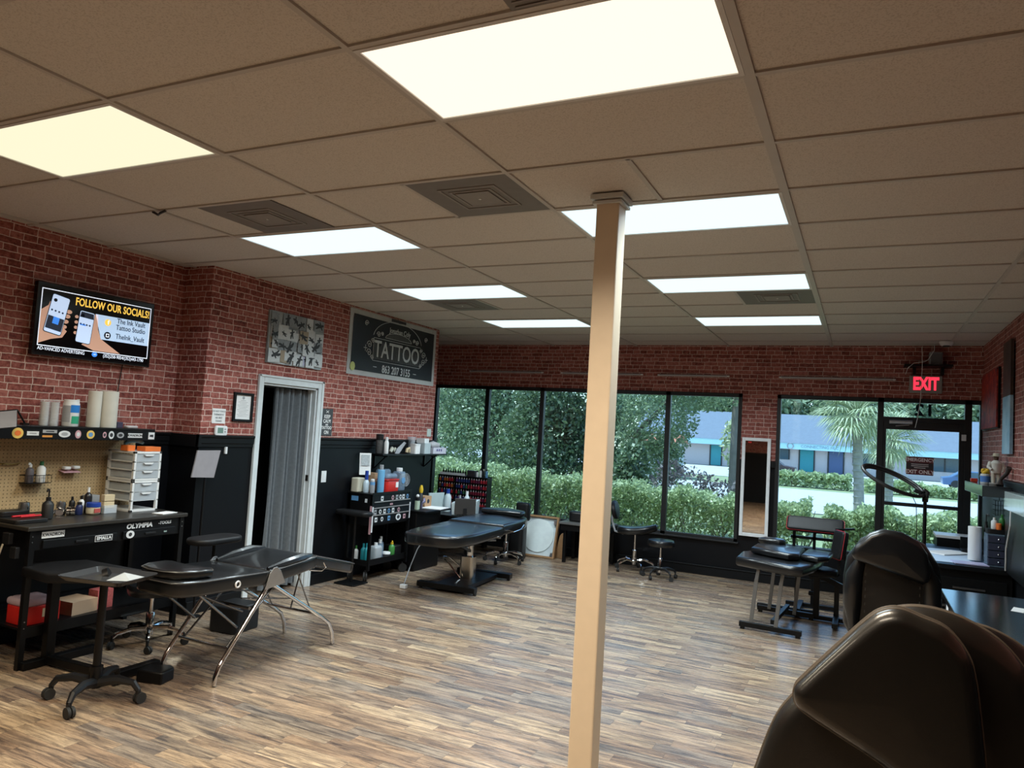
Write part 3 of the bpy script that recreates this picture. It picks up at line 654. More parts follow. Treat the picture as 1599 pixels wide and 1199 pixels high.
# small tile-roofed building and parked cars
b2 = thing('pavilion', 'small building with a terracotta tile roof behind the trees right of the post', 'building', (-11.4, 45, gz(45)))
MB().b2((-0.9, 0, 0), (0.9, 3, 2.15)).build('outer_wall', mat('white_stucco', (0.6, 0.62, 0.66), 0.8), b2, smooth=0)
MB().prism([(-0.5, 2.15), (3.5, 2.15), (2, 2.7), (1, 2.7)], -1.1, 1.1, 'x').build('roof', mat('terracotta', (0.55, 0.20, 0.12), 0.8), b2, smooth=0)
m = MB()
for k in range(3): m.b2((-0.95 + k * 0.85, -0.4, 0), (-0.83 + k * 0.85, -0.25, 2.15))
m.build('column', FRAME, b2, smooth=0)
def car(label, x, y, mt, rz=0):
    c = thing('car', label, 'car', (x, y, gz(y) + 0.02), rz)
    m = MB(); m.prism([(-2.1, 0.3), (2.1, 0.3), (2.15, 0.75), (1.3, 0.85), (0.7, 1.3), (-0.9, 1.35), (-1.6, 0.9), (-2.15, 0.8)], -0.85, 0.85, 'y'); m.build('body', mt, c, smooth=0, bevel=0.06)
    m = MB(); m.prism([(1.15, 0.88), (0.68, 1.24), (-0.85, 1.28), (-1.4, 0.92)], -0.87, 0.87, 'y'); m.build('window_glass', DG, c, smooth=0)
    for sx in (-1.3, 1.3):
        for sy in (-0.87, 0.67): MB().cyl((sx, sy, 0.32), (sx, sy + 0.2, 0.32), 0.32, n=16).build('wheel', RUBB, c)
    return c
car('blue car parked across the road behind the low hedge', 7.3, 62, mat('blue_car_paint', (0.06, 0.12, 0.24), 0.25))
car('dark car parked at the left before the teal doors', -6.9, 62, mat('dark_car_paint', (0.05, 0.03, 0.03), 0.25))
# ================================================================== FURNITURE
def castor(parent, x, y, r=0.03, w=0.02, rz=0, top=0.085, hub=False, nm='castor', wm=RUBB):
    ca = MB(); dx, dy = math.cos(rz), math.sin(rz)
    ca.bar((x, y, r + 0.004), (x, y, top), w * 1.5, w * 1.3); o = ca.build(nm, PLAST, parent, bevel=0.004)
    m = MB(); ox, oy = -dy, dx
    for s in (-1, 1):
        m.cyl((x + dx * 0.012 + ox * w * s * 1.25, y + dy * 0.012 + oy * w * s * 1.25, r), (x + dx * 0.012 + ox * w * 0.25 * s, y + dy * 0.012 + oy * w * 0.25 * s, r), r, n=16)
    m.build('wheel', wm, o)
    return o
def five_star(parent, L, z, mt, cr=0.026, n=5, a0=0.3, arch=0.03, w=0.034):
    for k in range(n):
        a = a0 + 2 * math.pi * k / n; c, s = math.cos(a), math.sin(a); m = MB()
        m.tube([(c * 0.02, s * 0.02, z + 0.01), (c * L * 0.5, s * L * 0.5, z + arch * 0.6), (c * L * 0.9, s * L * 0.9, z - 0.005), (c * L, s * L, z - 0.03)], [w * 0.62, w * 0.5, w * 0.4, w * 0.3], 8)
        m.build('base_leg', mt, parent)
        castor(parent, c * L, s * L, cr, 0.012, a + 0.8, top=z - 0.012)
# ---- chrome folding tattoo bed in the left foreground
bed = thing('tattoo_bed', 'black padded tattoo bed on splayed chrome tube legs, left foreground', 'bed', (-3.82, 3.84, 0))
def sect(outline, y0, z0, y1, z1, th, name, parent, mt=LEATH, r=0.022, puff=0.006, seam=True, x_=0.0):
    # cushion whose outline is given in (x, s); it is laid along the slope from (y0, z0) to (y1, z1)
    d = Vector((0, y1 - y0, z1 - z0)).normalized(); nrm = Vector((0, -d.z, d.y))
    T = Matrix(((1, 0, 0, x_), (0, d.y, nrm.y, y0), (0, d.z, nrm.z, z0), (0, 0, 0, 1)))
    o = MB().pad(outline, -th, 0, r, 5, T, puff=puff).build(name, mt, parent, smooth=60)
    if seam:
        P = [T @ Vector((p[0] * 0.985, p[1], -r * 0.4)) for p in outline]; P = [p + (p - T @ Vector((0, 0.3, 0))).normalized() * 0.006 for p in P]
        MB().tube(P, 0.0035, 5, closed=True).build('piping', SEAM, o)
    return o
bo = [(-0.07, 0.0), (0.10, 0.0), (0.20, 0.0), (0.245, 0.05), (0.275, 0.17), (0.275, 0.40), (0.275, 0.71), (-0.275, 0.71), (-0.275, 0.40), (-0.25, 0.26), (-0.18, 0.10), (-0.12, 0.02)]
sect(bo, -0.75, 0.69, -0.035, 0.665, 0.095, 'backrest', bed)
so = [(-0.275, 0.0), (0.275, 0.0), (0.275, 0.30), (0.265, 0.45), (0.25, 0.47), (-0.25, 0.47), (-0.265, 0.45), (-0.275, 0.30)]
sect(so, -0.025, 0.665, 0.44, 0.705, 0.095, 'seat', bed)
bs = MB()
for s_ in (-1, 1):
    bs.tube([(s_ * 0.235, -0.02, 0.668), (s_ * 0.24, 0.12, 0.682), (s_ * 0.24, 0.3, 0.70), (s_ * 0.225, 0.42, 0.702)], [0.012, 0.034, 0.036, 0.015], 10)
bs.build_each('bolster', LEATH, bed)
lo_ = [(-0.25, 0.0), (0.25, 0.0), (0.25, 0.42), (0.22, 0.5), (0.16, 0.52), (-0.16, 0.52), (-0.22, 0.5), (-0.25, 0.42)]
sect(lo_, 0.455, 0.70, 0.96, 0.575, 0.085, 'leg_rest', bed)
pl = [(-0.06, 0.0), (0.06, 0.0), (0.15, 0.03), (0.205, 0.12), (0.215, 0.24), (0.17, 0.27), (0.09, 0.255), (0.0, 0.25), (-0.09, 0.255), (-0.17, 0.27), (-0.215, 0.24), (-0.205, 0.12), (-0.15, 0.03)]
sect(pl, -0.735, 0.745, -0.45, 0.737, 0.055, 'pillow', bed, r=0.02, x_=0.03)
for s_ in (-1, 1):
    x = s_ * 0.235
    MB().tube([(x, 0.03, 0.60), (x, -0.34, 0.16), (x, -0.375, 0.115), (x, -0.40, 0.06), (x, -0.405, 0.008)], 0.0145, 12).build('leg', CHROME, bed)
    MB().tube([(x, -0.02, 0.59), (x, 0.58, 0.225), (x, 0.66, 0.17), (x, 0.70, 0.10), (x, 0.72, 0.008)], 0.0145, 12).build('leg', CHROME, bed)
    m = MB(); m.prism([(-0.085, 0.545), (0.105, 0.565), (0.055, 0.655), (0.02, 0.682), (-0.01, 0.682), (-0.045, 0.65)], s_ * 0.278, s_ * 0.286, 'x'); m.build('hinge_plate', STEEL, bed, smooth=0, bevel=0.002)
    m = MB(); m.tube([(s_ * 0.281 + 0.022 * 0, -0.32 + 0.018 * math.cos(a * math.pi / 8), 0.62 + 0.018 * math.sin(a * math.pi / 8)) for a in range(16)], 0.006, 6, closed=True); m.build('breathing_hole_ring', WHT, bed)
m = MB(); m.cyl((-0.235, -0.30, 0.205), (0.235, -0.30, 0.205), 0.009); m.cyl((-0.235, 0.50, 0.27), (0.235, 0.50, 0.27), 0.009); m.cyl((-0.235, 0.0, 0.575), (0.235, 0.0, 0.575), 0.009); m.build_each('cross_bar', CHROME, bed)
m = MB()
for s_ in (-0.9, 1):
    m.cyl((s_ * 0.2, -0.55, 0.585), (s_ * 0.2, -0.22, 0.32), 0.008); m.cyl((s_ * 0.2, 0.50, 0.27), (s_ * 0.21, 0.30, 0.60), 0.005)
    m.cyl((s_ * 0.2, -0.30, 0.205), (s_ * 0.2, 0.15, 0.585), 0.007); m.cyl((s_ * 0.2, -0.2, 0.5), (s_ * 0.2, 0.30, 0.41), 0.005)
m.cyl((-0.2, -0.12, 0.42), (0.2, -0.12, 0.42), 0.011); m.cyl((-0.02, -0.5, 0.585), (0.02, 0.0, 0.35), 0.007); m.cyl((0.0, 0.5, 0.27), (0.0, 0.6, 0.6), 0.006)
m.build_each('brace_rod', mat('dark_chrome', (0.25, 0.25, 0.26), 0.2, 0.9), bed)
m = MB(); m.tube([(0.24, 0.40, 0.60), (0.25, 0.52, 0.58), (0.25, 0.56, 0.60), (0.25, 0.53, 0.64)], 0.006, 8); m.build('latch', CHROME, bed)
m = MB(); m.pad(rrect(0.22, 0.42, 0.1, 5, -0.40, 0.10), 0.755, 0.80, 0.018); o = m.build('armrest', LEATHM, bed, smooth=60)
m = MB(); m.cyl((-0.40, 0.10, 0.58), (-0.40, 0.10, 0.756), 0.012); m.cyl((-0.40, 0.10, 0.60), (-0.24, 0.10, 0.62), 0.01); m.build('armrest_post', BLKM, o)
# ---- hydraulic tattoo bed in the middle
bed2 = thing('hydraulic_bed', 'black padded hydraulic bed on a chrome column with a black H shaped foot', 'bed', (-3.84, 7.12, 0), R(4))
MB().pad([(-0.20, -1.02), (0.20, -1.02), (0.29, -0.92), (0.34, -0.6), (0.34, 0.05), (0.34, 0.12), (-0.34, 0.12), (-0.34, -0.6), (-0.29, -0.92)], 0.53, 0.64, 0.025, 5, puff=0.006).build('seat', LEATH, bed2, smooth=60)
o = MB().pad([(-0.34, 0.13), (0.34, 0.13), (0.34, 0.75), (0.30, 0.98), (0.22, 1.10), (0.0, 1.16), (-0.22, 1.10), (-0.30, 0.98), (-0.34, 0.75)], 0.54, 0.66, 0.03, 5, puff=0.02).build('backrest', LEATH, bed2, smooth=60)
MB().pad([(-0.24, 0.82), (0.26, 0.82), (0.29, 0.9), (0.26, 1.0), (0.0, 1.16), (-0.22, 1.04), (-0.27, 0.9)], 0.672, 0.735, 0.025, 5).build('pillow', LEATH, bed2, smooth=60)
MB().box((0, 0.0, 0.50), (0.38, 0.9, 0.05)).build('under_frame', BLKM, bed2, smooth=0, bevel=0.004)
m = MB(); m.bar((0.1, -0.5, 0.49), (0.02, -0.02, 0.36), 0.03); m.bar((-0.1, 0.5, 0.49), (-0.02, 0.02, 0.36), 0.03); m.build_each('lift_arm', BLKM, bed2, bevel=0.004)
MB().cyl((0, 0.02, 0.27), (0, 0.02, 0.5), 0.04).build('piston', CHROME, bed2)
MB().prism(rrect(0.15, 0.13, 0.03), 0.05, 0.30, 'z').build('column', mat('satin_steel', (0.6, 0.56, 0.5), 0.22, 1.0), bed2)
m = MB(); m.box((-0.02, -0.46, 0.05), (0.66, 0.085, 0.055)); m.box((0.0, 0.46, 0.05), (0.66, 0.085, 0.055)); m.box((0, 0, 0.045), (0.36, 0.84, 0.045)); bs2 = m.build('foot_plate', BLKM, bed2, smooth=0, bevel=0.006)
m = MB()
for sx in (-0.32, 0.30):
    for sy in (-0.46, 0.46): m.cyl((sx, sy, 0), (sx, sy, 0.024), 0.018, n=12)
m.build_each('levelling_foot', RUBB, bs2)
m = MB(); m.tube([(-0.05, -0.09, 0.075), (-0.16, -0.14, 0.22), (-0.22, -0.16, 0.27), (-0.24, -0.13, 0.285), (-0.20, -0.08, 0.28), (-0.08, -0.06, 0.20)], 0.008, 8); m.build('pedal_lever', CHROME, bed2)
m = MB(); m.tube([(0.33, 0.3, 0.585), (0.39, 0.3, 0.57), (0.40, 0.5, 0.58), (0.39, 0.62, 0.62)], 0.006, 8); m.build('handle', CHROME, bed2)
m = MB(); m.cyl((0.30, 0.02, 0.53), (0.36, 0.02, 0.53), 0.012); m.build('lock_knob', CHROME, bed2)
# power lead and plug by the bed
m = MB(); m.tube([(-4.25, 6.9, 0.5), (-4.33, 6.85, 0.35), (-4.38, 6.8, 0.15), (-4.32, 6.62, 0.03), (-4.25, 6.45, 0.015)], 0.006, 6)
cab = thing('power_lead', 'grey power lead with a white plug lying left of the hydraulic bed', 'cable', (-4.3, 6.7, 0))
m2 = MB(); m2.tube([(0.05, 0.2, 0.5), (-0.03, 0.15, 0.35), (-0.08, 0.1, 0.15), (-0.02, -0.08, 0.02), (0.04, -0.18, 0.02)], 0.006, 6); m2.build('lead', GREYP, cab)
MB().box((0.06, -0.21, 0.022), (0.07, 0.05, 0.04)).build('plug', WHT, cab, smooth=0, bevel=0.006)
# ---- round stools
def stool(label, x, y, rz, h, base, seatr=0.17, chrome_base=True, name='rolling_stool', L=0.24):
    s = thing(name, label, 'stool', (x, y, 0), rz, None)
    MB().lathe([(seatr * 0.6, h - 0.085), (seatr * 0.93, h - 0.08), (seatr, h - 0.055), (seatr, h - 0.03), (seatr * 0.93, h - 0.008), (seatr * 0.6, h), (0.01, h + 0.002)], n=36).build('seat', LEATH, s)
    MB().lathe([(0.028, 0.07), (0.03, h * 0.5), (0.024, h * 0.5 + 0.01), (0.014, h * 0.5 + 0.012), (0.014, h - 0.09), (0.06, h - 0.088), (0.06, h - 0.078)], n=18).build('gas_column', CHROME, s)
    five_star(s, L, 0.105, base, a0=0.4); return s
stool('low round black stool with chrome five star base beside the chrome legged bed', -4.62, 3.78, 0.15, 0.44, CHROME)
stool('chrome based stool half hidden behind the hydraulic bed', -4.12, 8.62, 0.5, 0.50, CHROME, L=0.25)
stool('small round black stool with black plastic base by the dark far wall', -2.20, 9.0, 0.2, 0.47, PLAST, seatr=0.165, L=0.2)
# ---- saddle stool with a back pad
sd = thing('saddle_stool', 'black saddle stool with curved back pad and chrome base under the wide window', 'stool', (-2.60, 9.26, 0), R(10))
m = MB(); m.pad([(-0.20, -0.12), (-0.05, -0.17), (0.12, -0.12), (0.26, -0.05), (0.28, 0.0), (0.26, 0.05), (0.12, 0.12), (-0.05, 0.17), (-0.20, 0.12), (-0.24, 0)], 0.46, 0.55, 0.035, 5, puff=0.01)
m.v = [(x, y, z + 0.28 * max(0, x - 0.05) ** 1.0 * (1 if x > 0.05 else 0)) for x, y, z in m.v]; m.build('seat', LEATH, sd, smooth=60)
m = MB(); T = Matrix.Translation((-0.27, 0.0, 0.76)) @ Matrix.Rotation(R(-12), 4, 'Y') @ Matrix.Rotation(R(90), 4, 'Y')
m.pad([(0.13 * math.cos(a * math.pi / 8) * (1.0 if math.cos(a * math.pi / 8) > 0 else 0.85), 0.21 * math.sin(a * math.pi / 8)) for a in range(16)], -0.03, 0.03, 0.025, 4, T, puff=0.01); m.build('back_pad', LEATHM, sd, smooth=60)
m = MB(); m.tube([(-0.30, 0, 0.78), (-0.30, 0, 0.60), (-0.26, 0, 0.48), (-0.15, 0, 0.455)], 0.014, 8); m.build('back_support', GREYP, sd)
MB().lathe([(0.026, 0.08), (0.028, 0.26), (0.016, 0.265), (0.016, 0.46)], n=16).build('gas_column', CHROME, sd)
five_star(sd, 0.25, 0.115, CHROME, a0=0.15, arch=0.06)
# ---- instrument (mayo) stand on castors with a black tray
ms = thing('instrument_stand', 'black mayo stand on castors holding a shallow tray, left foreground', 'stand', (-3.95, 2.90, 0), 0)
for k in range(4):
    a = R(-64 + 90 * k); c_, s_ = math.cos(a), math.sin(a); L = 0.25
    m = MB(); m.tube([(c_ * 0.02, s_ * 0.02, 0.11), (c_ * L * 0.5, s_ * L * 0.5, 0.13), (c_ * L * 0.88, s_ * L * 0.88, 0.115), (c_ * L, s_ * L, 0.075)], [0.03, 0.026, 0.02, 0.016], 8); m.build('base_leg', PLAST, ms)
    castor(ms, c_ * L, s_ * L, 0.031, 0.016, a + 1.0, top=0.08)
m = MB(); m.cyl((0, 0, 0.08), (0, 0, 0.20), 0.035); m.cyl((0, 0, 0.15), (0, 0, 0.70), 0.022); m.build('pole', BLKM, ms)
tr = MB(); w, d = 0.21, 0.16
pr_ = rrect(2 * w, 2 * d, 0.03, 4)
tr.prism(rrect(2 * w - 0.06, 2 * d - 0.06, 0.02, 4), 0.712, 0.716, 'z')
n_ = len(pr_); ins = rrect(2 * w - 0.06, 2 * d - 0.06, 0.02, 4)
for q in range(n_):
    a, b_ = pr_[q], pr_[(q + 1) % n_]; c2, d2_ = ins[(q + 1) % n_], ins[q]
    tr.add([(a[0], a[1], 0.742), (b_[0], b_[1], 0.742), (c2[0], c2[1], 0.716), (d2_[0], d2_[1], 0.716), (a[0], a[1], 0.738), (b_[0], b_[1], 0.738), (c2[0], c2[1], 0.711), (d2_[0], d2_[1], 0.711)], [(0, 1, 2, 3), (7, 6, 5, 4), (0, 4, 5, 1)])
to = tr.build('tray', mat('black_glossy_tray', (0.03, 0.032, 0.036), 0.22), ms, smooth=30); to.location = (0.10, -0.05, 0); to.rotation_euler.z = R(12)
m = MB(); m.cyl((0, 0, 0.70), (0.02, 0.02, 0.712), 0.05); m.build('tray_mount', BLKM, ms)
m = MB(); m.add([(0, 0, 0), (0.13, 0.02, 0), (0.15, 0.13, 0.004), (0.02, 0.14, 0.02), (0.06, 0.07, 0.03)], [(0, 1, 4), (1, 2, 4), (2, 3, 4), (3, 0, 4)])
m.add([(0, 0, -.003), (0.13, 0.02, -.003), (0.15, 0.13, -.003), (0.02, 0.14, -.003)], [(0, 3, 2, 1)])
tag(m.build('folded_cloth', mat('grey_towel_paper', (0.34, 0.36, 0.38), 0.8), loc=(-3.80, 2.80, 0.7205), rz=0.4, smooth=0), 'folded grey paper sheet lying on the mayo tray', 'paper')
# ---- H foot work stand with a black top (left, behind the mayo stand)
ws = thing('work_stand', 'black flat topped work stand on an I shaped foot in front of the tool bench', 'stand', (-4.58, 3.15, 0), 0)
m = MB(); m.pad([(-0.30, -0.10), (-0.20, -0.22), (0.10, -0.25), (0.43, 0.03), (0.45, 0.20), (-0.15, 0.18)], 0.59, 0.65, 0.012, 3); m.build('top', LEATHM, ws, smooth=60)
m = MB(); m.box((-0.17, -0.02, 0.31), (0.05, 0.06, 0.54)); m.build('column', BLKM, ws, smooth=0, bevel=0.003)
m = MB(); m.box((-0.17, 0.06, 0.025), (0.06, 0.50, 0.05)); m.box((0.44, 0.10, 0.035), (0.06, 0.44, 0.05)); m.build_each('foot_bar', BLKM, ws, smooth=0, bevel=0.004)
m = MB(); m.bar((-0.14, -0.03, 0.04), (0.42, 0.0, 0.04), 0.05, 0.05); m.build('link_bar', BLKM, ws, smooth=0, bevel=0.004)
solo('foot_pedal', MB().prism([(-0.09, -0.07), (0.09, -0.07), (0.09, 0.05), (0.04, 0.09), (-0.09, 0.06)], 0, 0.075, 'z'), BLKM, 'black box shaped foot pedal behind the mayo stand base', 'pedal', (-3.96, 3.32, 0), 0.25, bevel=0.01)

# ---- armrest stand beside the tool cart
ar = thing('armrest_stand', 'black padded armrest on a post with a square plate, left of the tool cart', 'armrest', (-4.79, 6.33, 0), 0)
MB().pad(rrect(0.42, 0.17, 0.06, 5), 0.705, 0.755, 0.02, 4).build('arm_pad', LEATHM, ar, smooth=60, loc=(-0.02, 0, 0))
MB().cyl((0, 0, 0.02), (0, 0, 0.70), 0.014).build('post', BLKM, ar)
MB().prism(rrect(0.26, 0.26, 0.02), 0, 0.014, 'z').build('base_plate', BLKM, ar, bevel=0.002)

# ---- chairs with a head cushion (foreground right)
def client_chair(label, loc, rz, tilt, sc=1.0, head_tilt=0.0, seat=True, mt=LEATH):
    c = thing('client_chair', label, 'chair', loc, rz)
    TT = Matrix.Translation((0, 0, 0.52)) @ Matrix.Rotation(tilt, 4, 'X')
    def up(x, y, z): return TT @ Vector((x, y, z))
    w = 0.26
    # back cushion: outline in x / height
    out = [(-w * 0.78, 0.0), (w * 0.78, 0.0), (w, 0.12), (w * 1.02, 0.40), (w * 0.96, 0.52), (w * 0.66, 0.64), (w * 0.3, 0.685), (-w * 0.3, 0.685), (-w * 0.66, 0.64), (-w * 0.96, 0.52), (-w * 1.02, 0.40), (-w, 0.12)]
    Q = TT @ Matrix(((1, 0, 0, 0), (0, 0, -1, 0), (0, 1, 0, 0), (0, 0, 0, 1)))
    b = MB().pad(out, -0.05, 0.055, 0.045, 6, Q, puff=0.012).build('backrest', mt, c, smooth=60)
    for s_ in (-1, 1): # raised side bolsters with stitch seams
        m = MB(); m.tube([up(s_ * w * 0.78, -0.045, 0.10), up(s_ * w * 0.82, -0.058, 0.25), up(s_ * w * 0.80, -0.055, 0.42), up(s_ * w * 0.62, -0.045, 0.56)], [0.03, 0.052, 0.05, 0.025], 12); m.build('side_bolster', mt, b)
        m = MB()
        for k in range(9): m.box(up(s_ * w * 0.56, -0.0625, 0.12 + 0.045 * k), (0.006, 0.004, 0.016))
        m.build('stitching', SEAM, b, smooth=0)
    H = TT @ Matrix.Translation((0, -0.095, 0.58)) @ Matrix.Rotation(head_tilt, 4, 'Y') @ Matrix(((1, 0, 0, 0), (0, 0, -1, 0), (0, 1, 0, 0), (0, 0, 0, 1)))
    ho = [(-0.19, -0.11), (0.19, -0.11), (0.215, -0.085), (0.21, -0.03), (0.16, 0.07), (0.10, 0.12), (0.0, 0.14), (-0.10, 0.12), (-0.16, 0.07), (-0.21, -0.03), (-0.215, -0.085)]
    MB().pad(ho, -0.035, 0.04, 0.034, 6, H, puff=0.012).build('head_cushion', mt, c, smooth=60)
    if seat:
        m = MB().pad(rrect(0.52, 0.50, 0.09, 6, 0, -0.25), 0.40, 0.52, 0.04, 5, puff=0.015).build('seat', mt, c, smooth=60)
        MB().cyl((0, -0.2, 0.06), (0, -0.2, 0.40), 0.045).build('column', CHROME, c)
        MB().lathe([(0.30, 0), (0.30, 0.015), (0.26, 0.03), (0.06, 0.06)], (0, -0.2, 0), 36).build('base_disc', STEEL, c)
        for s_ in ():
            MB().pad(rrect(0.07, 0.34, 0.03, 4, s_ * 0.32, -0.22), 0.64, 0.69, 0.018, 4).build('armrest', LEATHM, c, smooth=60)
            MB().tube([(s_ * 0.32, -0.2, 0.645), (s_ * 0.32, -0.2, 0.44), (s_ * 0.22, -0.2, 0.43)], 0.014, 8).build('armrest_post', BLKM, c)
    return c
client_chair('black leather client chair with tilted half moon head cushion, facing the camera by the desk', (0.17, 5.10, 0), R(4), R(4), head_tilt=R(16))

# foreground chair seen from behind: a wide back with a pad strapped on it and a second reclining back beyond
fg = thing('recliner_chair', 'large black leather recliner back filling the lower right corner, nearest the camera', 'chair', (0.10, 2.0, 0), 0)
LEATF = mat('brown_black_leather', (0.0095, 0.0088, 0.008), 0.32, spec=0.65, coat=0.3, bump=0.10, bscale=350)
def smooth_loop(P, n=4):
    o = []; N = len(P)
    for i in range(N):
        a, b, c, d = [Vector(P[(i + q) % N]) for q in (-1, 0, 1, 2)]
        for k in range(n):
            t = k / n; v = 0.5 * ((2 * b) + (c - a) * t + (2 * a - 5 * b + 4 * c - d) * t * t + (3 * b - a - 3 * c + d) * t ** 3); o.append((v.x, v.y))
    return o
SEAMF = mat('tan_piping', (0.12, 0.10, 0.08), 0.45)
def wallpad(poly, y0, y1, r, parent, name, T=None, mt=LEATF, seam=True, puff=0.01):
    poly = smooth_loop(poly)
    # cushion standing upright, outline in (x, z), thickness from y0 (near) to y1 (far)
    Q = Matrix(((1, 0, 0, 0), (0, 0, -1, 0), (0, 1, 0, 0), (0, 0, 0, 1)))
    if T is not None: Q = T @ Q
    o = MB().pad(poly, -y1, -y0, r, 6, Q, puff=puff).build(name, mt, parent, smooth=60)
    if seam:
        P = [Q @ Vector((p[0], p[1], -y0 - r * 1.0)) for p in poly]
        MB().tube(P, 0.0028, 6, closed=True).build('piping', SEAMF, o)
        P = [Q @ Vector((p[0], p[1], -y1 + r * 1.0)) for p in poly]
        MB().tube(P, 0.0028, 6, closed=True).build('piping', SEAMF, o)
    return o
# foreground recliner cushions (coordinates relative to the chair base at x 0.10, y 2.0)
def rel(P): return [(x - 0.10, z) for x, z in P]
wallpad(rel([(-0.124, 1.112), (-0.098, 1.092), (-0.035, 1.062), (0.05, 1.022), (0.14, 0.965), (0.20, 0.935), (0.235, 0.945), (0.245, 1.0), (0.24, 1.08), (0.23, 1.17), (0.222, 1.23), (0.208, 1.28), (0.17, 1.325), (0.12, 1.343), (0.080, 1.354), (0.045, 1.345), (0.015, 1.320), (-0.045, 1.25), (-0.105, 1.178), (-0.128, 1.145)]),
        -0.20, -0.115, 0.03, fg, 'head_cushion', puff=0.003)
wallpad(rel([(-0.27, 0.55), (0.37, 0.55), (0.38, 0.80), (0.365, 0.98), (0.372, 1.09), (0.358, 1.17), (0.328, 1.24), (0.28, 1.292), (0.21, 1.328), (0.14, 1.340), (0.08, 1.33), (0.03, 1.295), (-0.05, 1.19), (-0.145, 1.08), (-0.185, 1.01), (-0.22, 0.90), (-0.25, 0.78)]),
        -0.075, 0.03, 0.045, fg, 'backrest', puff=0.015)
wallpad(rel([(-0.20, 0.52), (0.45, 0.52), (0.47, 0.85), (0.45, 1.08), (0.42, 1.17), (0.37, 1.235), (0.30, 1.275), (0.23, 1.285), (0.15, 1.27), (0.03, 1.18), (-0.08, 1.05), (-0.15, 0.90)]),
        0.11, 0.20, 0.04, fg, 'rear_cushion', mt=LEATH)
MB().box((0.02, 0.06, 0.85), (0.30, 0.12, 0.5)).build('back_frame', BLKM, fg, smooth=0, bevel=0.01)
MB().pad(rrect(0.58, 0.60, 0.1, 6, 0.05, -0.28), 0.42, 0.54, 0.045, 5, puff=0.015).build('seat', LEATF, fg, smooth=60)
MB().cyl((0.05, -0.1, 0.04), (0.05, -0.1, 0.43), 0.05).build('column', CHROME, fg)
MB().lathe([(0.33, 0), (0.33, 0.015), (0.28, 0.03), (0.07, 0.06)], (0.05, -0.1, 0), 36).build('base_disc', STEEL, fg)

# ---- folding lounge (right of centre, by the mirror)
lg = thing('portable_lounge', 'folded black portable tattoo lounge on flat steel legs in front of the framed mirror', 'bed', (-0.70, 7.45, 0), R(-4))
MB().pad([(-0.33, -0.28), (-0.10, -0.36), (0.16, -0.48), (0.28, -0.44), (0.34, -0.1), (0.36, 0.36), (-0.22, 0.42), (-0.36, 0.1)], 0.555, 0.645, 0.03, 5).build('seat', LEATH, lg, smooth=60)
MB().pad([(-0.25, -0.02), (-0.05, -0.12), (0.12, -0.2), (0.2, -0.12), (0.2, 0.0), (0.18, 0.40), (-0.14, 0.46), (-0.26, 0.3)], 0.65, 0.715, 0.028, 5, puff=0.01).build('backrest', LEATH, lg, smooth=60)
MB().pad([(0.20, -0.05), (0.36, -0.12), (0.44, 0.02), (0.44, 0.40), (0.20, 0.44)], 0.65, 0.705, 0.025, 4, puff=0.01).build('head_section', LEATH, lg, smooth=60)
MB().pad([(-0.26, 0.38), (-0.05, 0.34), (0.0, 0.42), (-0.02, 0.5), (-0.22, 0.52)], 0.705, 0.765, 0.025, 4, puff=0.008).build('head_cushion', LEATH, lg, smooth=60)
fl = mat('flat_grey_steel', (0.22, 0.22, 0.22), 0.35, 0.7)
for x, y in ((-0.12, -0.28), (0.10, -0.30), (-0.10, 0.50), (0.15, 0.42)):
    m = MB(); m.bar((x, y, 0.56), (x - 0.015, y - 0.01, 0.45), 0.03, 0.03); m.bar((x - 0.015, y - 0.01, 0.46), (x - 0.05, y - 0.02, 0.05), 0.034, 0.012, up=(0, 1, 0)); m.build('leg', fl, lg, smooth=0, bevel=0.002)
for y, a in ((-0.31, 0.27), (0.52, 0.27)):
    m = MB(); m.box((0, y, 0.045), (2 * a, 0.045, 0.045)); m.box((-a + 0.03, y, 0.012), (0.04, 0.035, 0.024)); m.box((a - 0.03, y, 0.012), (0.04, 0.035, 0.024)); m.build('foot_bar', BLKM, lg, smooth=0, bevel=0.003)
m = MB(); m.bar((0.02, -0.30, 0.10), (0.02, 0.52, 0.10), 0.04); m.build('link_bar', BLKM, lg, smooth=0, bevel=0.003)

# ---- black chair with red piping by the big window
rc = thing('tattoo_chair', 'black padded tattoo chair with red piping in front of the window beside the door', 'chair', (-0.36, 8.40, 0))
def tilted(parent, name, c, w, h, t, tilt, yaw, mt=LEATHM, r=0.02):
    Q = Matrix.Translation(c) @ Matrix.Rotation(yaw, 4, 'Z') @ Matrix.Rotation(tilt, 4, 'X') @ Matrix(((1, 0, 0, 0), (0, 0, -1, 0), (0, 1, 0, 0), (0, 0, 0, 1)))
    o = MB().pad(rrect(w, h, 0.03, 4), -t / 2, t / 2, r, 4, Q).build(name, mt, parent, smooth=60)
    MB().tube([Q @ Vector((p[0] * 1.01, p[1] * 1.01, t / 2 - r)) for p in rrect(w, h, 0.03, 4)], 0.003, 5, closed=True).build('red_piping', REDP, o, label='thin red piping'); return o
tilted(rc, 'chest_pad', (-0.08, 0.10, 0.875), 0.56, 0.17, 0.07, R(-38), 0)
tilted(rc, 'arm_pad', (0.17, -0.28, 0.74), 0.20, 0.28, 0.07, R(-8), R(-62))
o = MB().pad([(-0.26, -0.15), (0.02, -0.22), (0.16, -0.12), (0.17, 0.0), (0.08, 0.12), (-0.26, 0.15)], 0.47, 0.54, 0.025, 4).build('seat', LEATHM, rc, smooth=60, loc=(0.0, -0.55, 0))
m = MB(); m.b2((-0.30, 0.10, 0.60), (0.14, 0.13, 0.63)); m.b2((-0.32, 0.10, 0.72), (0.16, 0.13, 0.75))
for x in (-0.30, -0.10, 0.12): m.b2((x, 0.10, 0.60), (x + 0.03, 0.13, 0.82))
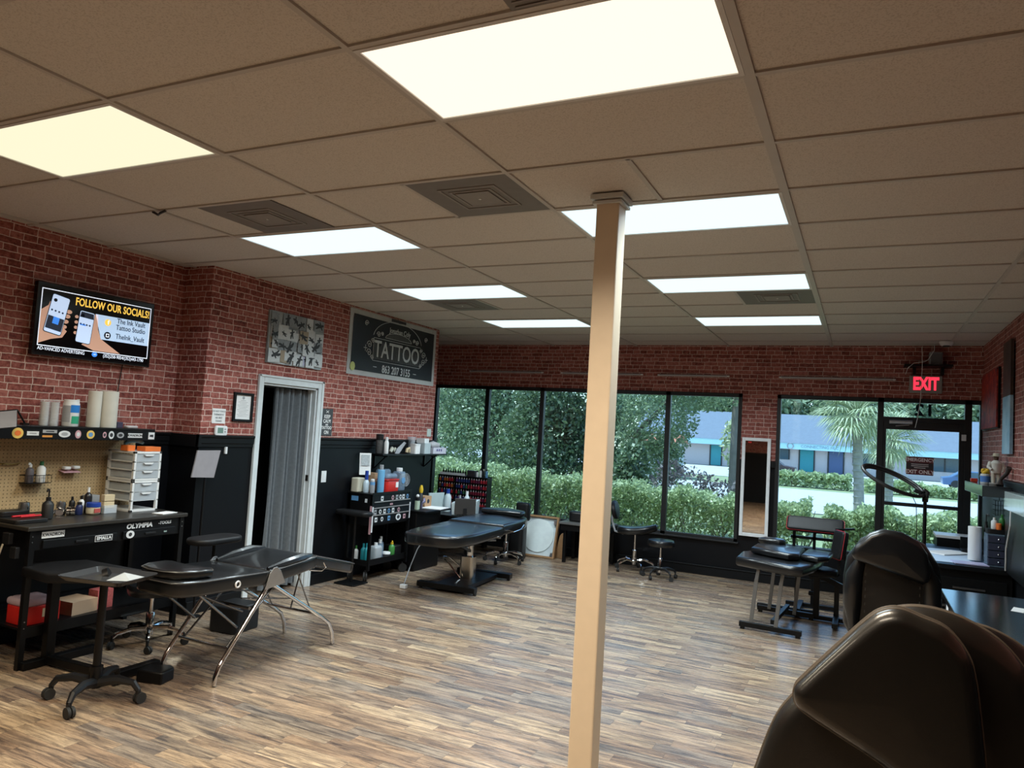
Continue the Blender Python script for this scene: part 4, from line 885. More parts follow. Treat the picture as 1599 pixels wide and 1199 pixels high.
m.build('chest_frame', BLKM, rc, smooth=0)
m = MB(); m.bar((-0.08, 0.12, 0.04), (-0.08, 0.12, 0.62), 0.05); m.bar((-0.02, -0.45, 0.04), (-0.02, -0.45, 0.47), 0.055); m.bar((0.16, -0.40, 0.04), (0.16, -0.40, 0.36), 0.045); m.bar((-0.22, -0.3, 0.04), (-0.22, -0.3, 0.47), 0.03); m.build_each('post', BLKM, rc, smooth=0, bevel=0.003)
m = MB(); m.bar((0.0, -0.46, 0.45), (0.34, -0.42, 0.30), 0.05); m.bar((0.17, -0.28, 0.60), (0.17, -0.28, 0.45), 0.03); m.bar((0.30, 0.05, 0.88), (0.12, 0.02, 0.86), 0.03, 0.02); m.bar((0.17, -0.28, 0.45), (-0.02, -0.45, 0.42), 0.03); m.build_each('arm_bar', BLKM, rc, smooth=0, bevel=0.003)
m = MB(); m.box((-0.30, -0.22, 0.03), (0.6, 0.05, 0.04)); m.box((-0.02, -0.40, 0.03), (0.7, 0.05, 0.04)); m.box((0.16, -0.55, 0.05), (0.05, 0.5, 0.045)); m.box((-0.20, -0.10, 0.05), (0.05, 0.5, 0.045)); m.box((-0.1, 0.12, 0.03), (0.5, 0.05, 0.04)); m.build_each('foot_bar', BLKM, rc, smooth=0, bevel=0.003)
for z in (0.42, 0.26):
    m = MB(); m.cyl((-0.09, -0.44, z), (-0.04, -0.45, z), 0.022, n=12); m.build('knob', PLAST, rc)

# ---- ring lamp on a stand
rl = thing('ring_lamp', 'black ring shaped magnifier lamp on a tall floor stand, tilted towards the windows', 'lamp', (0.44, 6.55, 0))
m = MB(); m.cyl((0, 0, 0.10), (0, 0, 1.36), 0.013); m.build('pole', BLKM, rl)
five_star(rl, 0.22, 0.10, PLAST, a0=0.2)
ctr = Vector((-0.225, 0.02, 1.475)); ux = Vector((0.232, 0, -0.098)).normalized(); uy = Vector((0.10, 1, 0.22)).normalized(); uy = (uy - ux * ux.dot(uy)).normalized(); nz_ = ux.cross(uy)
def ringp(r, k, dz=0): a = 2 * math.pi * k / 40; return ctr + ux * r * math.cos(a) + uy * r * math.sin(a) + nz_ * dz
m = MB(); m.tube([ringp(0.235, k) for k in range(40)], 0.0135, 10, closed=True); m.tube([ringp(0.215, k, -0.012) for k in range(40)], 0.010, 8, closed=True); m.build('ring', PLAST, rl)
m = MB(); m.box(ringp(0.19, 0), (0.05, 0.06, 0.03), ry=R(23)); m.tube([ringp(0.22, 0), (0.0, 0, 1.415), (0.015, 0, 1.40), (0.005, 0, 1.35)], [0.016, 0.016, 0.018, 0.016], 10); m.cyl((-0.02, 0, 1.345), (0.02, 0, 1.345), 0.02); m.build('joint', PLAST, rl, bevel=0.003)
m = MB(); m.tube([ringp(0.12, 0), (-0.06, -0.02, 1.3), (-0.05, -0.01, 1.0), (-0.04, 0, 0.6)], 0.003, 5); m.build('cord', PLAST, rl)

# ---- glossy black desk, right foreground
GLB = mat('gloss_black_laminate', (0.012, 0.013, 0.016), 0.16, spec=0.55)
dk = thing('desk', 'glossy black desk along the right wall nearest the camera', 'desk', (0.85, 5.05, 0))
MB().b2((-0.33, -0.95, 0.715), (0.33, 1.07, 0.75)).build('desk_top', GLB, dk, smooth=0, bevel=0.004)
m = MB(); m.b2((-0.30, -0.9, 0), (0.33, 0.9, 0.714)); m.build('body', BLKM, dk, smooth=0, bevel=0.003)
for k in range(3):
    o = MB().b2((-0.318, 0.28, 0.10 + k * 0.20), (-0.30, 0.88, 0.28 + k * 0.20)).build('drawer', BLK, dk, smooth=0, bevel=0.003)
    MB().cyl((-0.335, 0.46, 0.19 + k * 0.2), (-0.335, 0.70, 0.19 + k * 0.2), 0.006).build('handle', STEEL, o)
for k in range(2): MB().b2((-0.3195, 0.66 - k * 0.2, 0.62 - k * 0.08), (-0.3185, 0.78 - k * 0.2, 0.69 - k * 0.08)).build('sticker', PAPER, dk, smooth=0)
tag(MB().b2((-0.11, -0.08, 0), (0.11, 0.08, 0.001)).build('paper_sheet', PAPER, loc=(0.98, 5.62, 0.7505), rz=-0.25, smooth=0), 'white sheet of paper lying on the near glossy desk', 'paper')
# ---- second desk with papers
dk2 = thing('desk', 'black desk further along the right wall, topped with white papers', 'desk', (0.83, 8.2, 0))
MB().b2((-0.34, -0.68, 0.71), (0.345, 0.72, 0.75)).build('desk_top', BLK, dk2, smooth=0, bevel=0.004)
MB().b2((-0.30, -0.64, 0), (0.34, 0.68, 0.709)).build('body', BLKM, dk2, smooth=0, bevel=0.003)
o = MB().b2((-0.26, -0.66, 0.44), (0.30, -0.64, 0.64)).build('drawer', BLK, dk2, smooth=0, bevel=0.003)
MB().b2((-0.10, -0.675, 0.55), (0.14, -0.66, 0.565)).build('handle', STEEL, o, smooth=0)
m = MB(); m.b2((-0.28, -0.672, 0.385), (0.32, -0.642, 0.40)); m.build('shelf_edge', STEEL, dk2, smooth=0)
solo('poster_sheet', MB().b2((-0.21, -0.5, 0), (0.21, 0.5, 0.002)), mat('bluish_paper', (0.55, 0.66, 0.80), 0.5), 'large pale blue sheet spread over the far black desk', 'paper', (0.72, 8.16, 0.7505), 0.02, smooth=0)
solo('sketch_pad', MB().b2((-0.11, -0.2, 0), (0.11, 0.2, 0.012)), PAPER, 'white pad of paper lying at an angle on the pale blue sheet', 'paper', (0.76, 8.32, 0.7535), -0.7, smooth=0, bevel=0.002)
solo('magazine', MB().b2((-0.13, -0.1, 0), (0.13, 0.1, 0.008)), mat('lilac_paper', (0.45, 0.42, 0.62), 0.4), 'lilac magazine at the near edge of the far desk', 'magazine', (0.87, 7.70, 0.7535), 0.1, smooth=0)
def towel_roll(label, loc, h=0.28, r=0.055, grp=None, mt=None):
    t = thing('paper_towel_roll', label, 'paper towel roll', loc, 0, grp)
    MB().lathe([(r - 0.002, 0), (r, 0.004), (r, h - 0.004), (r - 0.003, h), (0.02, h), (0.02, h - 0.02)], n=32).build('towels', mt or PAPER, t)
    MB().lathe([(0.019, h - 0.02), (0.019, h + 0.001), (0.016, h + 0.001), (0.016, h - 0.02)], n=20).build('tube', CARD, t); return t
towel_roll('tall white paper towel roll standing on the far desk at the right', (0.935, 7.93, 0.765), 0.30, 0.055)
# acrylic organiser
ao = thing('acrylic_organiser', 'clear acrylic drawer organiser on the far desk next to the towel roll', 'organiser', (1.085, 7.80, 0.7505))
m = MB(); m.b2((-0.085, -0.1, 0), (0.085, 0.1, 0.01)); m.b2((-0.085, -0.1, 0.27), (0.085, 0.1, 0.28)); m.b2((-0.085, -0.1, 0.01), (-0.08, 0.1, 0.27)); m.b2((0.08, -0.1, 0.01), (0.085, 0.1, 0.27)); m.build('case', CLEARB, ao, smooth=0)
for k in range(4):
    o = MB().b2((-0.077, -0.104, 0.014 + k * 0.065), (0.077, 0.09, 0.07 + k * 0.065)).build('drawer', mat('smoky_drawer', (0.05, 0.055, 0.09), 0.2), ao, smooth=0, bevel=0.003)
    MB().ball((0, -0.108, 0.042 + k * 0.065), 0.008).build('knob', CHROME, o)
# items on top of the organiser
solo('black_tray', MB().prism(rrect(0.17, 0.16, 0.02), 0, 0.04, 'z'), PLAST, 'black tray on top of the clear organiser', 'tray', (1.09, 7.80, 1.031))
def bottle(label, loc, h, r, mt, cap, name='bottle', pump=False, group=None, capr=0.45, body_label=None, neck=0.72):
    t = thing(name, label, 'bottle', loc, 0, group)
    MB().lathe([(r * 0.9, 0), (r, 0.005), (r, h * neck * 0.9), (r * 0.85, h * neck), (r * capr * 0.9, h * (neck + 0.08)), (r * capr * 0.9, h * (neck + 0.1))], n=18).build('body', mt, t)
    z = h * (neck + 0.09)
    if pump:
        m = MB(); m.lathe([(r * capr, z), (r * capr, z + 0.02), (0.005, z + 0.022), (0.005, h)], n=12); m.tube([(0, 0, h), (r * 0.5, -r * 0.6, h + 0.004), (r * 0.8, -r * 0.9, h - 0.008)], 0.006, 6); m.build('pump', cap, t)
    else: MB().lathe([(r * capr, z), (r * capr * 0.95, h)], n=14).build('cap', cap, t)
    return t
bottle('black pump bottle on the organiser against the door post', (1.02, 7.93, 0.76 + 0.0), 0.42, 0.022, PLAST, PLAST, pump=True)
bottle('small white bottle on the black organiser tray', (1.06, 7.77, 1.072), 0.10, 0.026, WHT, WHT)
bottle('small green bottle on the black organiser tray', (1.12, 7.79, 1.072), 0.13, 0.022, GREEN, GREEN)
solo('small_orange_jar', MB().lathe([(0.02, 0), (0.022, 0.01), (0.022, 0.05), (0.018, 0.055)], n=16), ORANGE, 'little orange jar between the bottles on the organiser tray', 'jar', (1.09, 7.735, 1.072))
wb_ = thing('wire_basket', 'black wire basket hanging below the end of the right wall shelf', 'basket', (1.12, 7.88, 1.19))
m = MB()
for k in range(6): m.tube([(-0.05 + k * 0.02, -0.08, 0), (-0.05 + k * 0.02, -0.08, 0.13)], 0.002, 4)
for k in range(4): m.tube([(-0.055, -0.08, k * 0.043), (0.055, -0.08, k * 0.043), (0.055, 0.08, k * 0.043), (-0.055, 0.08, k * 0.043)], 0.002, 4, closed=True)
m.build('wires', BLKM, wb_); m = MB(); m.tube([(0.0, 0.07, 0.13), (0.0, 0.07, 0.164)], 0.003, 5); m.build('hook', BLKM, wb_)
# ---- wall shelf on the right with things on it
rs = thing('wall_shelf', 'thick black floating shelf on the right wall beside the door, with a glossy edge', 'shelf', (1.07, 8.27, 1.355))
MB().b2((-0.12, -0.62, 0), (0.12, 0.62, 0.095)).build('shelf_board', mat('gloss_edge_black', (0.03, 0.034, 0.04), 0.08, spec=0.8), rs, smooth=0, bevel=0.002)
sp_ = Matrix.Identity(4)
fig = thing('figurine', 'figurine of a man in white jacket and straw hat on the right wall shelf', 'figurine', (1.10, 8.02, 1.4505))
m = MB(); m.lathe([(0.05, 0), (0.055, 0.012), (0.05, 0.02)], n=20); m.build('base', mat('grey_resin', (0.25, 0.23, 0.21), 0.6), fig)
m = MB(); m.tube([(-0.018, 0, 0.02), (-0.02, 0, 0.09), (-0.015, 0, 0.13)], [0.016, 0.018, 0.024], 10); m.tube([(0.022, 0, 0.02), (0.02, 0, 0.09), (0.015, 0, 0.13)], [0.016, 0.018, 0.024], 10); m.build('trousers', mat('cream_cloth', (0.62, 0.55, 0.45), 0.7), fig)
m = MB(); m.tube([(0, 0, 0.11), (0, 0, 0.16), (0, -0.002, 0.20), (0, 0, 0.225)], [0.04, 0.044, 0.048, 0.022], 14); m.tube([(-0.045, 0, 0.205), (-0.062, -0.02, 0.16), (-0.04, -0.045, 0.14)], [0.018, 0.015, 0.011], 8); m.tube([(0.045, 0, 0.205), (0.06, -0.01, 0.155), (0.045, -0.03, 0.12)], [0.018, 0.015, 0.011], 8); m.build('jacket', mat('white_resin', (0.7, 0.68, 0.62), 0.6), fig)
m = MB(); m.ball((0, -0.002, 0.25), 0.024, sc=(0.9, 1, 1.15)); m.ball((0, -0.026, 0.248), 0.006); m.build('head', mat('dark_skin_resin', (0.10, 0.055, 0.035), 0.6), fig)
m = MB(); m.lathe([(0.042, 0.262), (0.044, 0.266), (0.026, 0.268), (0.025, 0.288), (0.018, 0.292)], n=20); m.build('hat', mat('straw', (0.62, 0.55, 0.42), 0.8), fig)
solo('carved_stand', MB().tube([(0, 0, 0.005), (0.01, 0.02, 0.06), (0.05, -0.03, 0.12), (0.06, -0.06, 0.17)], [0.03, 0.014, 0.018, 0.022], 10), mat('dark_bronze_resin', (0.05, 0.04, 0.035), 0.5), 'dark curved ornament behind the figurine at the wall end of the shelf', 'ornament', (1.10, 7.80, 1.4505))
jr = thing('jar', 'blue and white jar with yellow top on the right wall shelf, left of the figurine', 'jar', (1.03, 8.12, 1.4505))
MB().lathe([(0.036, 0), (0.04, 0.006), (0.04, 0.09), (0.036, 0.095)], n=20).build('body', WHT, jr); MB().lathe([(0.0405, 0.02), (0.0405, 0.075)], n=20).build('paper_band', mat('label_blue', (0.08, 0.22, 0.6), 0.5), jr)
m = MB()
for k in range(9): a = k * 0.7; m.ball((0.02 * math.cos(a), 0.02 * math.sin(a), 0.105 + 0.012 * (k % 3)), 0.017)
m.build('yellow_contents', YEL, jr)
solo('red_box', MB().b2((-0.03, -0.025, 0), (0.03, 0.025, 0.035)), mat('bright_red_tin', (0.6, 0.05, 0.02), 0.4), 'small red tin at the far end of the right wall shelf', 'tin', (1.0, 8.62, 1.4505), bevel=0.004)
solo('grey_bottle', MB().lathe([(0.02, 0), (0.02, 0.10), (0.008, 0.12), (0.008, 0.15)], n=12), GREYP, 'slim grey bottle behind the yellow topped jar on the wall shelf', 'bottle', (1.06, 8.42, 1.4505))
# framed whiteboard and framed picture near the right edge
rb_ = thing('wall_cabinet', 'long black wall cabinet with pale glossy top edge at the right border of the view', 'cabinet', (1.15, 6.3, 1.28))
MB().b2((-0.035, -0.8, -0.02), (0.039, 1.38, 0.135)).build('pale_edge', mat('pale_gloss', (0.55, 0.66, 0.66), 0.12), rb_, smooth=0, bevel=0.003)
MB().b2((-0.03, -0.8, -0.55), (0.039, 1.35, -0.021)).build('case', BLKM, rb_, smooth=0, bevel=0.003)
pf = thing('framed_picture', 'black framed pale picture leaning on the right wall above the desk', 'picture', (1.13, 6.35, 0.7505))
MB().b2((0, -0.40, 0), (0.022, 0.75, 0.50)).build('frame', BLKM, pf, smooth=0, bevel=0.003)
MB().b2((-0.002, -0.35, 0.06), (0.0, 0.70, 0.46)).build('print', mat('pale_print', (0.55, 0.60, 0.60), 0.5, var=0.5, scale=9), pf, smooth=0)
solo('white_cable', MB().tube([(0, 0, 1.27), (-0.005, -0.02, 1.15), (-0.01, 0.12, 0.95), (0.0, 0.20, 0.76)], 0.006, 6), WHT, 'white cable hanging down the right wall to the desk', 'cable', (1.10, 7.25, 0))
# canvases on the right wall
def canvas_mat(name, stops, sc, stretch=(1, 1, 1)):
    m, nt, b = newmat(name); tc = nt.nodes.new('ShaderNodeTexCoord'); mp = nt.nodes.new('ShaderNodeMapping'); mp.inputs['Scale'].default_value = stretch
    nt.links.new(tc.outputs['Object'], mp.inputs[0]); nt.links.new(ramp(nt, noise(nt, mp.outputs[0], sc, 6, 0.7, 2.0), stops), b.inputs['Base Color']); b.inputs['Roughness'].default_value = 0.6; return m
cv = thing('canvas', 'red and orange abstract canvas on the right wall beside the door', 'painting', (1.165, 8.95, 2.28))
MB().b2((-0.012, -0.50, -0.28), (0.012, 0.50, 0.30)).build('painted_face', canvas_mat('red_canvas', [(0.3, (0.03, 0.005, 0.01)), (0.48, (0.30, 0.02, 0.02)), (0.62, (0.50, 0.05, 0.02)), (0.75, (0.30, 0.10, 0.02))], 5), cv, smooth=0)
MB().b2((0.0, -0.51, -0.29), (0.02, 0.51, 0.31)).build('stretcher', BLKM, cv, smooth=0)
cv = thing('canvas', 'tall dark canvas with pale blue lower half, right of the red canvas', 'painting', (1.165, 7.90, 2.26))
MB().b2((-0.012, -0.20, 0.0), (0.012, 0.19, 0.50)).build('upper_paint', canvas_mat('dark_canvas', [(0.3, (0.01, 0.01, 0.01)), (0.6, (0.06, 0.03, 0.02)), (0.8, (0.20, 0.09, 0.04))], 4, (1, 1, 0.4)), cv, smooth=0)
MB().b2((-0.0125, -0.20, -0.52), (0.012, 0.19, 0.0)).build('lower_paint', canvas_mat('blue_canvas', [(0.30, (0.02, 0.02, 0.02)), (0.40, (0.20, 0.42, 0.62)), (0.7, (0.45, 0.65, 0.80))], 2.2, (1, 1, 0.7)), cv, smooth=0)

# ---- mirror on the far wall
mr = thing('wall_mirror', 'tall white framed mirror on the wall pier between the two windows', 'mirror', (-1.205, YF - 0.035, 1.165))
m = MB(); 
for a, b in (((-0.172, -0.612), (-0.132, 0.612)), ((0.132, -0.612), (0.172, 0.612)), ((-0.132, -0.612), (0.132, -0.572)), ((-0.132, 0.572), (0.132, 0.612))): m.b2((a[0], -0.018, a[1]), (b[0], 0.01, b[1]))
m.build('frame', mat('white_mirror_frame', (0.80, 0.82, 0.84), 0.4), mr, smooth=0, bevel=0.004)
MB().b2((-0.132, -0.004, -0.572), (0.132, 0.002, 0.572)).build('mirror_glass', MIRROR, mr, smooth=0)
MB().b2((-0.10, -0.0052, 0.545), (-0.06, -0.0042, 0.562)).build('sticker', RED, mr, smooth=0)

# ---- things along the wide window
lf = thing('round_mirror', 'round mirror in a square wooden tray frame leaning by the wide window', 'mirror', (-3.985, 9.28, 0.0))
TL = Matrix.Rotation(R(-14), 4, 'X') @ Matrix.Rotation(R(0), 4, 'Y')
m = MB()
for a, b in (((-0.28, 0.0), (-0.255, 0.56)), ((0.255, 0.0), (0.28, 0.56)), ((-0.255, 0.0), (0.255, 0.025)), ((-0.255, 0.535), (0.255, 0.56))):
    m.box(((a[0] + b[0]) / 2, 0, (a[1] + b[1]) / 2), (abs(b[0] - a[0]), 0.05, abs(b[1] - a[1])), T=TL)
m.build('wooden_frame', WOOD, lf, smooth=0)
m = MB(); m.box((0, 0.018, 0.28), (0.51, 0.008, 0.51), T=TL); m.build('backing', mat('pale_backing', (0.62, 0.70, 0.74), 0.5), lf, smooth=0)
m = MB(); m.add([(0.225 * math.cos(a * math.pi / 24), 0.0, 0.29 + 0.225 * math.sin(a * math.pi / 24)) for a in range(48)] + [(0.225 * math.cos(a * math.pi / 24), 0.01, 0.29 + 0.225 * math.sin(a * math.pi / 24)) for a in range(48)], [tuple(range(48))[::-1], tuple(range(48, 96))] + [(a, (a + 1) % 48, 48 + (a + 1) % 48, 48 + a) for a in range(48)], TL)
m.build('mirror_disc', mat('pale_blue_painted_reflection', (0.80, 0.90, 0.94), 0.25), lf)  # mirror's bright ceiling reflection painted as one flat pale blue
m = MB()
for x, z in ((-0.24, 0.04), (0.24, 0.05), (0.235, 0.48), (-0.235, 0.48)): m.box((x, -0.02, z), (0.035, 0.02, 0.05), T=TL)
m.build_each('corner_clip', STEEL, lf, smooth=0)
solo('curved_board', MB().prism([(-0.10, 0), (0.06, 0), (0.06, 0.26), (0.04, 0.32), (0.0, 0.34), (-0.03, 0.30)], -0.012, 0.012, 'y'), WOOD, 'curved plywood offcut standing right of the round mirror', 'board', (-3.66, 9.42, 0), bevel=0.003)
bc = thing('black_bin', 'narrow black upright padded bin by the window, left of the round mirror', 'bin', (-4.13, 9.0, 0))
MB().prism(rrect(0.20, 0.20, 0.05), 0, 0.5, 'z').build('bin_body', PLAST, bc, bevel=0.01)
MB().pad(rrect(0.19, 0.12, 0.04, 4), 0.5, 0.74, 0.03, 4).build('padded_top', LEATHM, bc, smooth=60, loc=(0.06, 0, 0))
# low window table behind the post
tb = thing('low_table', 'low black table with speckled top along the wide window behind the post', 'table', (-3.02, 9.32, 0))
MB().b2((-0.58, -0.20, 0.50), (0.08, 0.27, 0.53)).build('table_top', mat('speckled_stone', (0.12, 0.12, 0.12), 0.3, var=0.9, scale=160), tb, smooth=0, bevel=0.004)
m = MB(); m.b2((-0.56, -0.18, 0.42), (0.06, 0.25, 0.499)); m.build('apron', BLKM, tb, smooth=0)
for sx in (-0.53, 0.02):
    for sy in (-0.15, 0.2): MB().b2((sx, sy, 0), (sx + 0.04, sy + 0.04, 0.42)).build('leg', BLKM, tb, smooth=0)
solo('black_case', MB().prism(rrect(0.30, 0.16, 0.03), 0, 0.10, 'z'), PLAST, 'black equipment case on the speckled table, right of the post', 'case', (-3.11, 9.36, 0.5305), 0.1, bevel=0.012)
solo('black_machine', MB().prism(rrect(0.22, 0.18, 0.06), 0, 0.13, 'z'), PLAST, 'small rounded black case on the speckled table, left of the post', 'case', (-3.42, 9.34, 0.5305), 0.1, bevel=0.02)
solo('hanging_tag', MB().b2((-0.012, -0.001, -0.07), (0.012, 0.001, 0)), PAPER, 'white tag hanging from the edge of the speckled table', 'tag', (-2.93, 9.115, 0.43), smooth=0)
# tube light rods above the windows
for k, (a, b) in enumerate([(-5.34, -4.19), (-3.86, -2.73), (-2.47, -1.60), (-0.94, 0.29)]):
    t = thing('light_tube', ['unlit clear light tube above the first windows at the left', 'unlit light tube above the windows passing behind the post', 'unlit light tube just left of the wall pier', 'unlit light tube above the big window, ending by the exit sign'][k], 'light tube', (0, YF - 0.022, 2.545), 0, 'unlit tubes above the windows')
    MB().cyl((a, 0, 0), (b, 0, 0), 0.013, n=12).build('tube', mat('frosted_tube', (0.42, 0.40, 0.42), 0.3), t)
    m = MB(); m.cyl((a - 0.03, 0, 0), (a, 0, 0), 0.011, n=10); m.cyl((b, 0, 0), (b + 0.03, 0, 0), 0.011, n=10); m.build_each('end_cap', WHT, t)
# exit sign, shelf with speaker, sensor
ex = thing('exit_sign', 'lit red EXIT sign on the brick above the door', 'sign', (0.625, YF - 0.03, 2.495))
MB().b2((-0.165, -0.025, -0.10), (0.165, 0.029, 0.10)).build('housing', mat('aged_grey_plastic', (0.30, 0.31, 0.29), 0.5), ex, smooth=0, bevel=0.006)
EXR = lens_mat('exit_red_glow', (1.0, 0.03, 0.06), 1.6)
text_mesh('exit_letters', 'EXIT', 0.195, EXR, ex, (0, -0.0265, 0), RYM, bold=0.009, sx=0.62, spacing=1.05)
es_ = thing('small_shelf', 'small black shelf above the exit sign', 'shelf', (0.64, YF - 0.10, 2.70))
MB().b2((-0.24, -0.10, -0.012), (0.24, 0.099, 0.012)).build('board', BLKM, es_, smooth=0)
for x in (-0.15, 0.13): MB().b2((x, -0.01, -0.10), (x + 0.03, 0.099, -0.0125)).build('bracket', BLKM, es_, smooth=0)
sk = thing('speaker', 'small grey speaker on the black shelf above the exit sign', 'speaker', (0.715, YF - 0.10, 2.7125))
MB().prism(rrect(0.135, 0.12, 0.02), 0, 0.14, 'z').build('cabinet', GREYP, sk, bevel=0.006)
MB().b2((-0.055, -0.062, 0.01), (0.055, -0.0602, 0.13)).build('front_grille', mat('dark_grille', (0.12, 0.12, 0.13), 0.7), sk, smooth=0)
solo('looping_cable', MB().tube([(0.0, 0, 0.22), (0.0, 0, 0.15), (-0.06, 0, 0.04), (-0.09, 0, 0.02), (-0.20, -0.02, -0.0), (-0.26, -0.02, -0.06), (-0.28, -0.02, -0.13)], 0.004, 6), WHT, 'white cord looping from the ceiling over the small black shelf', 'cable', (0.69, YF - 0.225, 2.718))
solo('hanging_cable', MB().tube([(0, 0, 0.93), (0.0, -0.125, 0.74), (0.0, -0.125, 0.68), (0.0, -0.03, 0.5), (-0.004, -0.012, 0.32), (-0.03, -0.02, 0.1), (-0.05, -0.02, 0.0)], 0.0035, 6), WHT, 'thin cord hanging in front of the exit sign to the door closer', 'cable', (0.575, YF - 0.10, 1.99))
sm = thing('smoke_detector', 'white round smoke detector on the ceiling near the exit', 'smoke detector', (0.79, 9.22, CEIL - 0.003))
MB().lathe([(0.05, -0.045), (0.065, -0.03), (0.07, -0.012), (0.07, 0)], n=24).build('cover', WHT, sm); MB().lathe([(0.03, -0.056), (0.035, -0.046), (0.035, -0.044)], n=18).build('sensor_cage', PLAST, sm)
# far right: small white printer-like table by the door
fd = thing('side_table', 'small black side unit with white top by the foot of the door', 'table', (0.93, 9.28, 0))
MB().b2((-0.20, -0.16, 0.0), (0.16, 0.18, 0.82)).build('body', BLKM, fd, smooth=0); MB().b2((-0.21, -0.17, 0.821), (0.17, 0.19, 0.85)).build('white_top', WHT, fd, smooth=0, bevel=0.003)
MB().b2((-0.34, -0.12, 0.70), (-0.201, 0.1, 0.72)).build('side_tray', PLAST, fd, smooth=0)
cbx = thing('open_case', 'small open black case on the far desk behind the towel roll', 'case', (1.02, 8.62, 0.7505))
m = MB(); m.b2((-0.12, -0.09, 0), (0.12, 0.09, 0.03)); m.build('tray', PLAST, cbx, smooth=0); m = MB(); m.b2((-0.12, 0.075, 0.031), (0.12, 0.09, 0.14)); m.build('lid', BLKM, cbx, smooth=0)
# ================================================================== LEFT STATION
def flat(parent, name, poly, x, mt, T=None, label=None, th=0.0012): # thin figure on a surface that faces +X; polygon in (y, z)
    return MB().prism(poly, x, x + th, 'x').build(name, mt, parent, smooth=0, label=label)
def circ(cy, cz, r, n=24, ry=None): return [(cy + r * math.cos(2 * math.pi * k / n), cz + (ry or r) * math.sin(2 * math.pi * k / n)) for k in range(n)]
# ---- television
tvx = -5.30
tv = thing('television', 'wall mounted television showing a follow our socials advert, upper left', 'television', (tvx, 3.64, 2.295))
MB().b2((-0.045, -0.475, -0.265), (0, 0.475, 0.262)).build('casing', mat('tv_plastic', (0.006, 0.006, 0.007), 0.18), tv, smooth=0, bevel=0.006)
MB().b2((-0.079, -0.15, -0.15), (-0.0455, 0.15, 0.15)).build('wall_bracket', BLKM, tv, smooth=0)
scr = MB().b2((0.0, -0.455, -0.243), (0.0015, 0.455, 0.24)).build('screen', mat('screen_black', (0.004, 0.004, 0.005), 0.12, var=0), tv, smooth=0)
def em(name, c, s=0.8):
    m = mat(name, c, 0.3, var=0, emis=c, es=s); return m
EW = em('screen_white', (0.80, 0.88, 1.0)); EY = em('screen_yellow', (1.0, 0.62, 0.10)); EP = em('screen_pale_blue', (0.50, 0.68, 0.92), 0.7); ES = em('screen_skin', (0.72, 0.42, 0.30), 0.45)
EPH = em('screen_phone', (0.55, 0.70, 0.95), 0.75); EB = em('screen_blue', (0.05, 0.25, 0.85)); ED = em('screen_dark', (0.03, 0.04, 0.07), 0.3); EK = mat('screen_ink', (0.01, 0.012, 0.02), 0.3, var=0)
x0, x1, x2, x3 = 0.0016, 0.0030, 0.0044, 0.0058
for nm, a, b in (('outline', (-0.445, 0.212), (0.445, 0.218)), ('outline', (-0.445, -0.196), (0.445, -0.190)), ('outline', (-0.445, -0.190), (-0.439, 0.212)), ('outline', (0.439, -0.190), (0.445, 0.212))):
    MB().b2((x0, a[0], a[1]), (x0 + 0.001, b[0], b[1])).build(nm, EW, scr, smooth=0)
text_mesh('headline', 'FOLLOW OUR SOCIALS!', 0.082, EY, scr, (x0 + 0.001, 0.118, 0.160), RXP, bold=0.0015, sx=0.68, spacing=1.03)
flat(scr, 'caption_panel', [(-0.03, 0.095), (0.438, 0.095), (0.438, -0.092), (0.03, -0.092)], x0, EP)
text_mesh('caption', 'The Ink Vault', 0.056, EK, scr, (x2, 0.275, 0.068), RXP, bold=0.0004, sx=0.82)
text_mesh('caption', 'Tattoo Studio', 0.056, EK, scr, (x2, 0.275, 0.018), RXP, bold=0.0004, sx=0.82)
text_mesh('caption', 'TheInk_Vault', 0.056, EK, scr, (x2, 0.275, -0.052), RXP, bold=0.0004, sx=0.84)
flat(scr, 'icon', circ(0.075, 0.045, 0.026), x1, EY); text_mesh('icon_letter', 'f', 0.05, EW, scr, (x3, 0.078, 0.045), RXP, bold=0.001)
flat(scr, 'icon', circ(0.080, -0.055, 0.028), x1, EK); flat(scr, 'icon_square', [(0.066, -0.069), (0.094, -0.069), (0.094, -0.041), (0.066, -0.041)], x2, EW); flat(scr, 'icon_ring', circ(0.080, -0.055, 0.008), x3, EK)
text_mesh('footer', 'AD-VANCED ADVERTISING', 0.036, EW, scr, (x0 + 0.001, -0.265, -0.215), RXP, bold=0.0, sx=0.80)
text_mesh('footer', '(352)258-9054/(352)443-1790', 0.036, EW, scr, (x0 + 0.001, 0.235, -0.215), RXP, bold=0.0, sx=0.80)
flat(scr, 'footer_badge', circ(-0.01, -0.214, 0.022, ry=0.018), x1, EB); text_mesh('footer_badge_text', 'AD', 0.014, EW, scr, (x3, -0.01, -0.214), RXP)
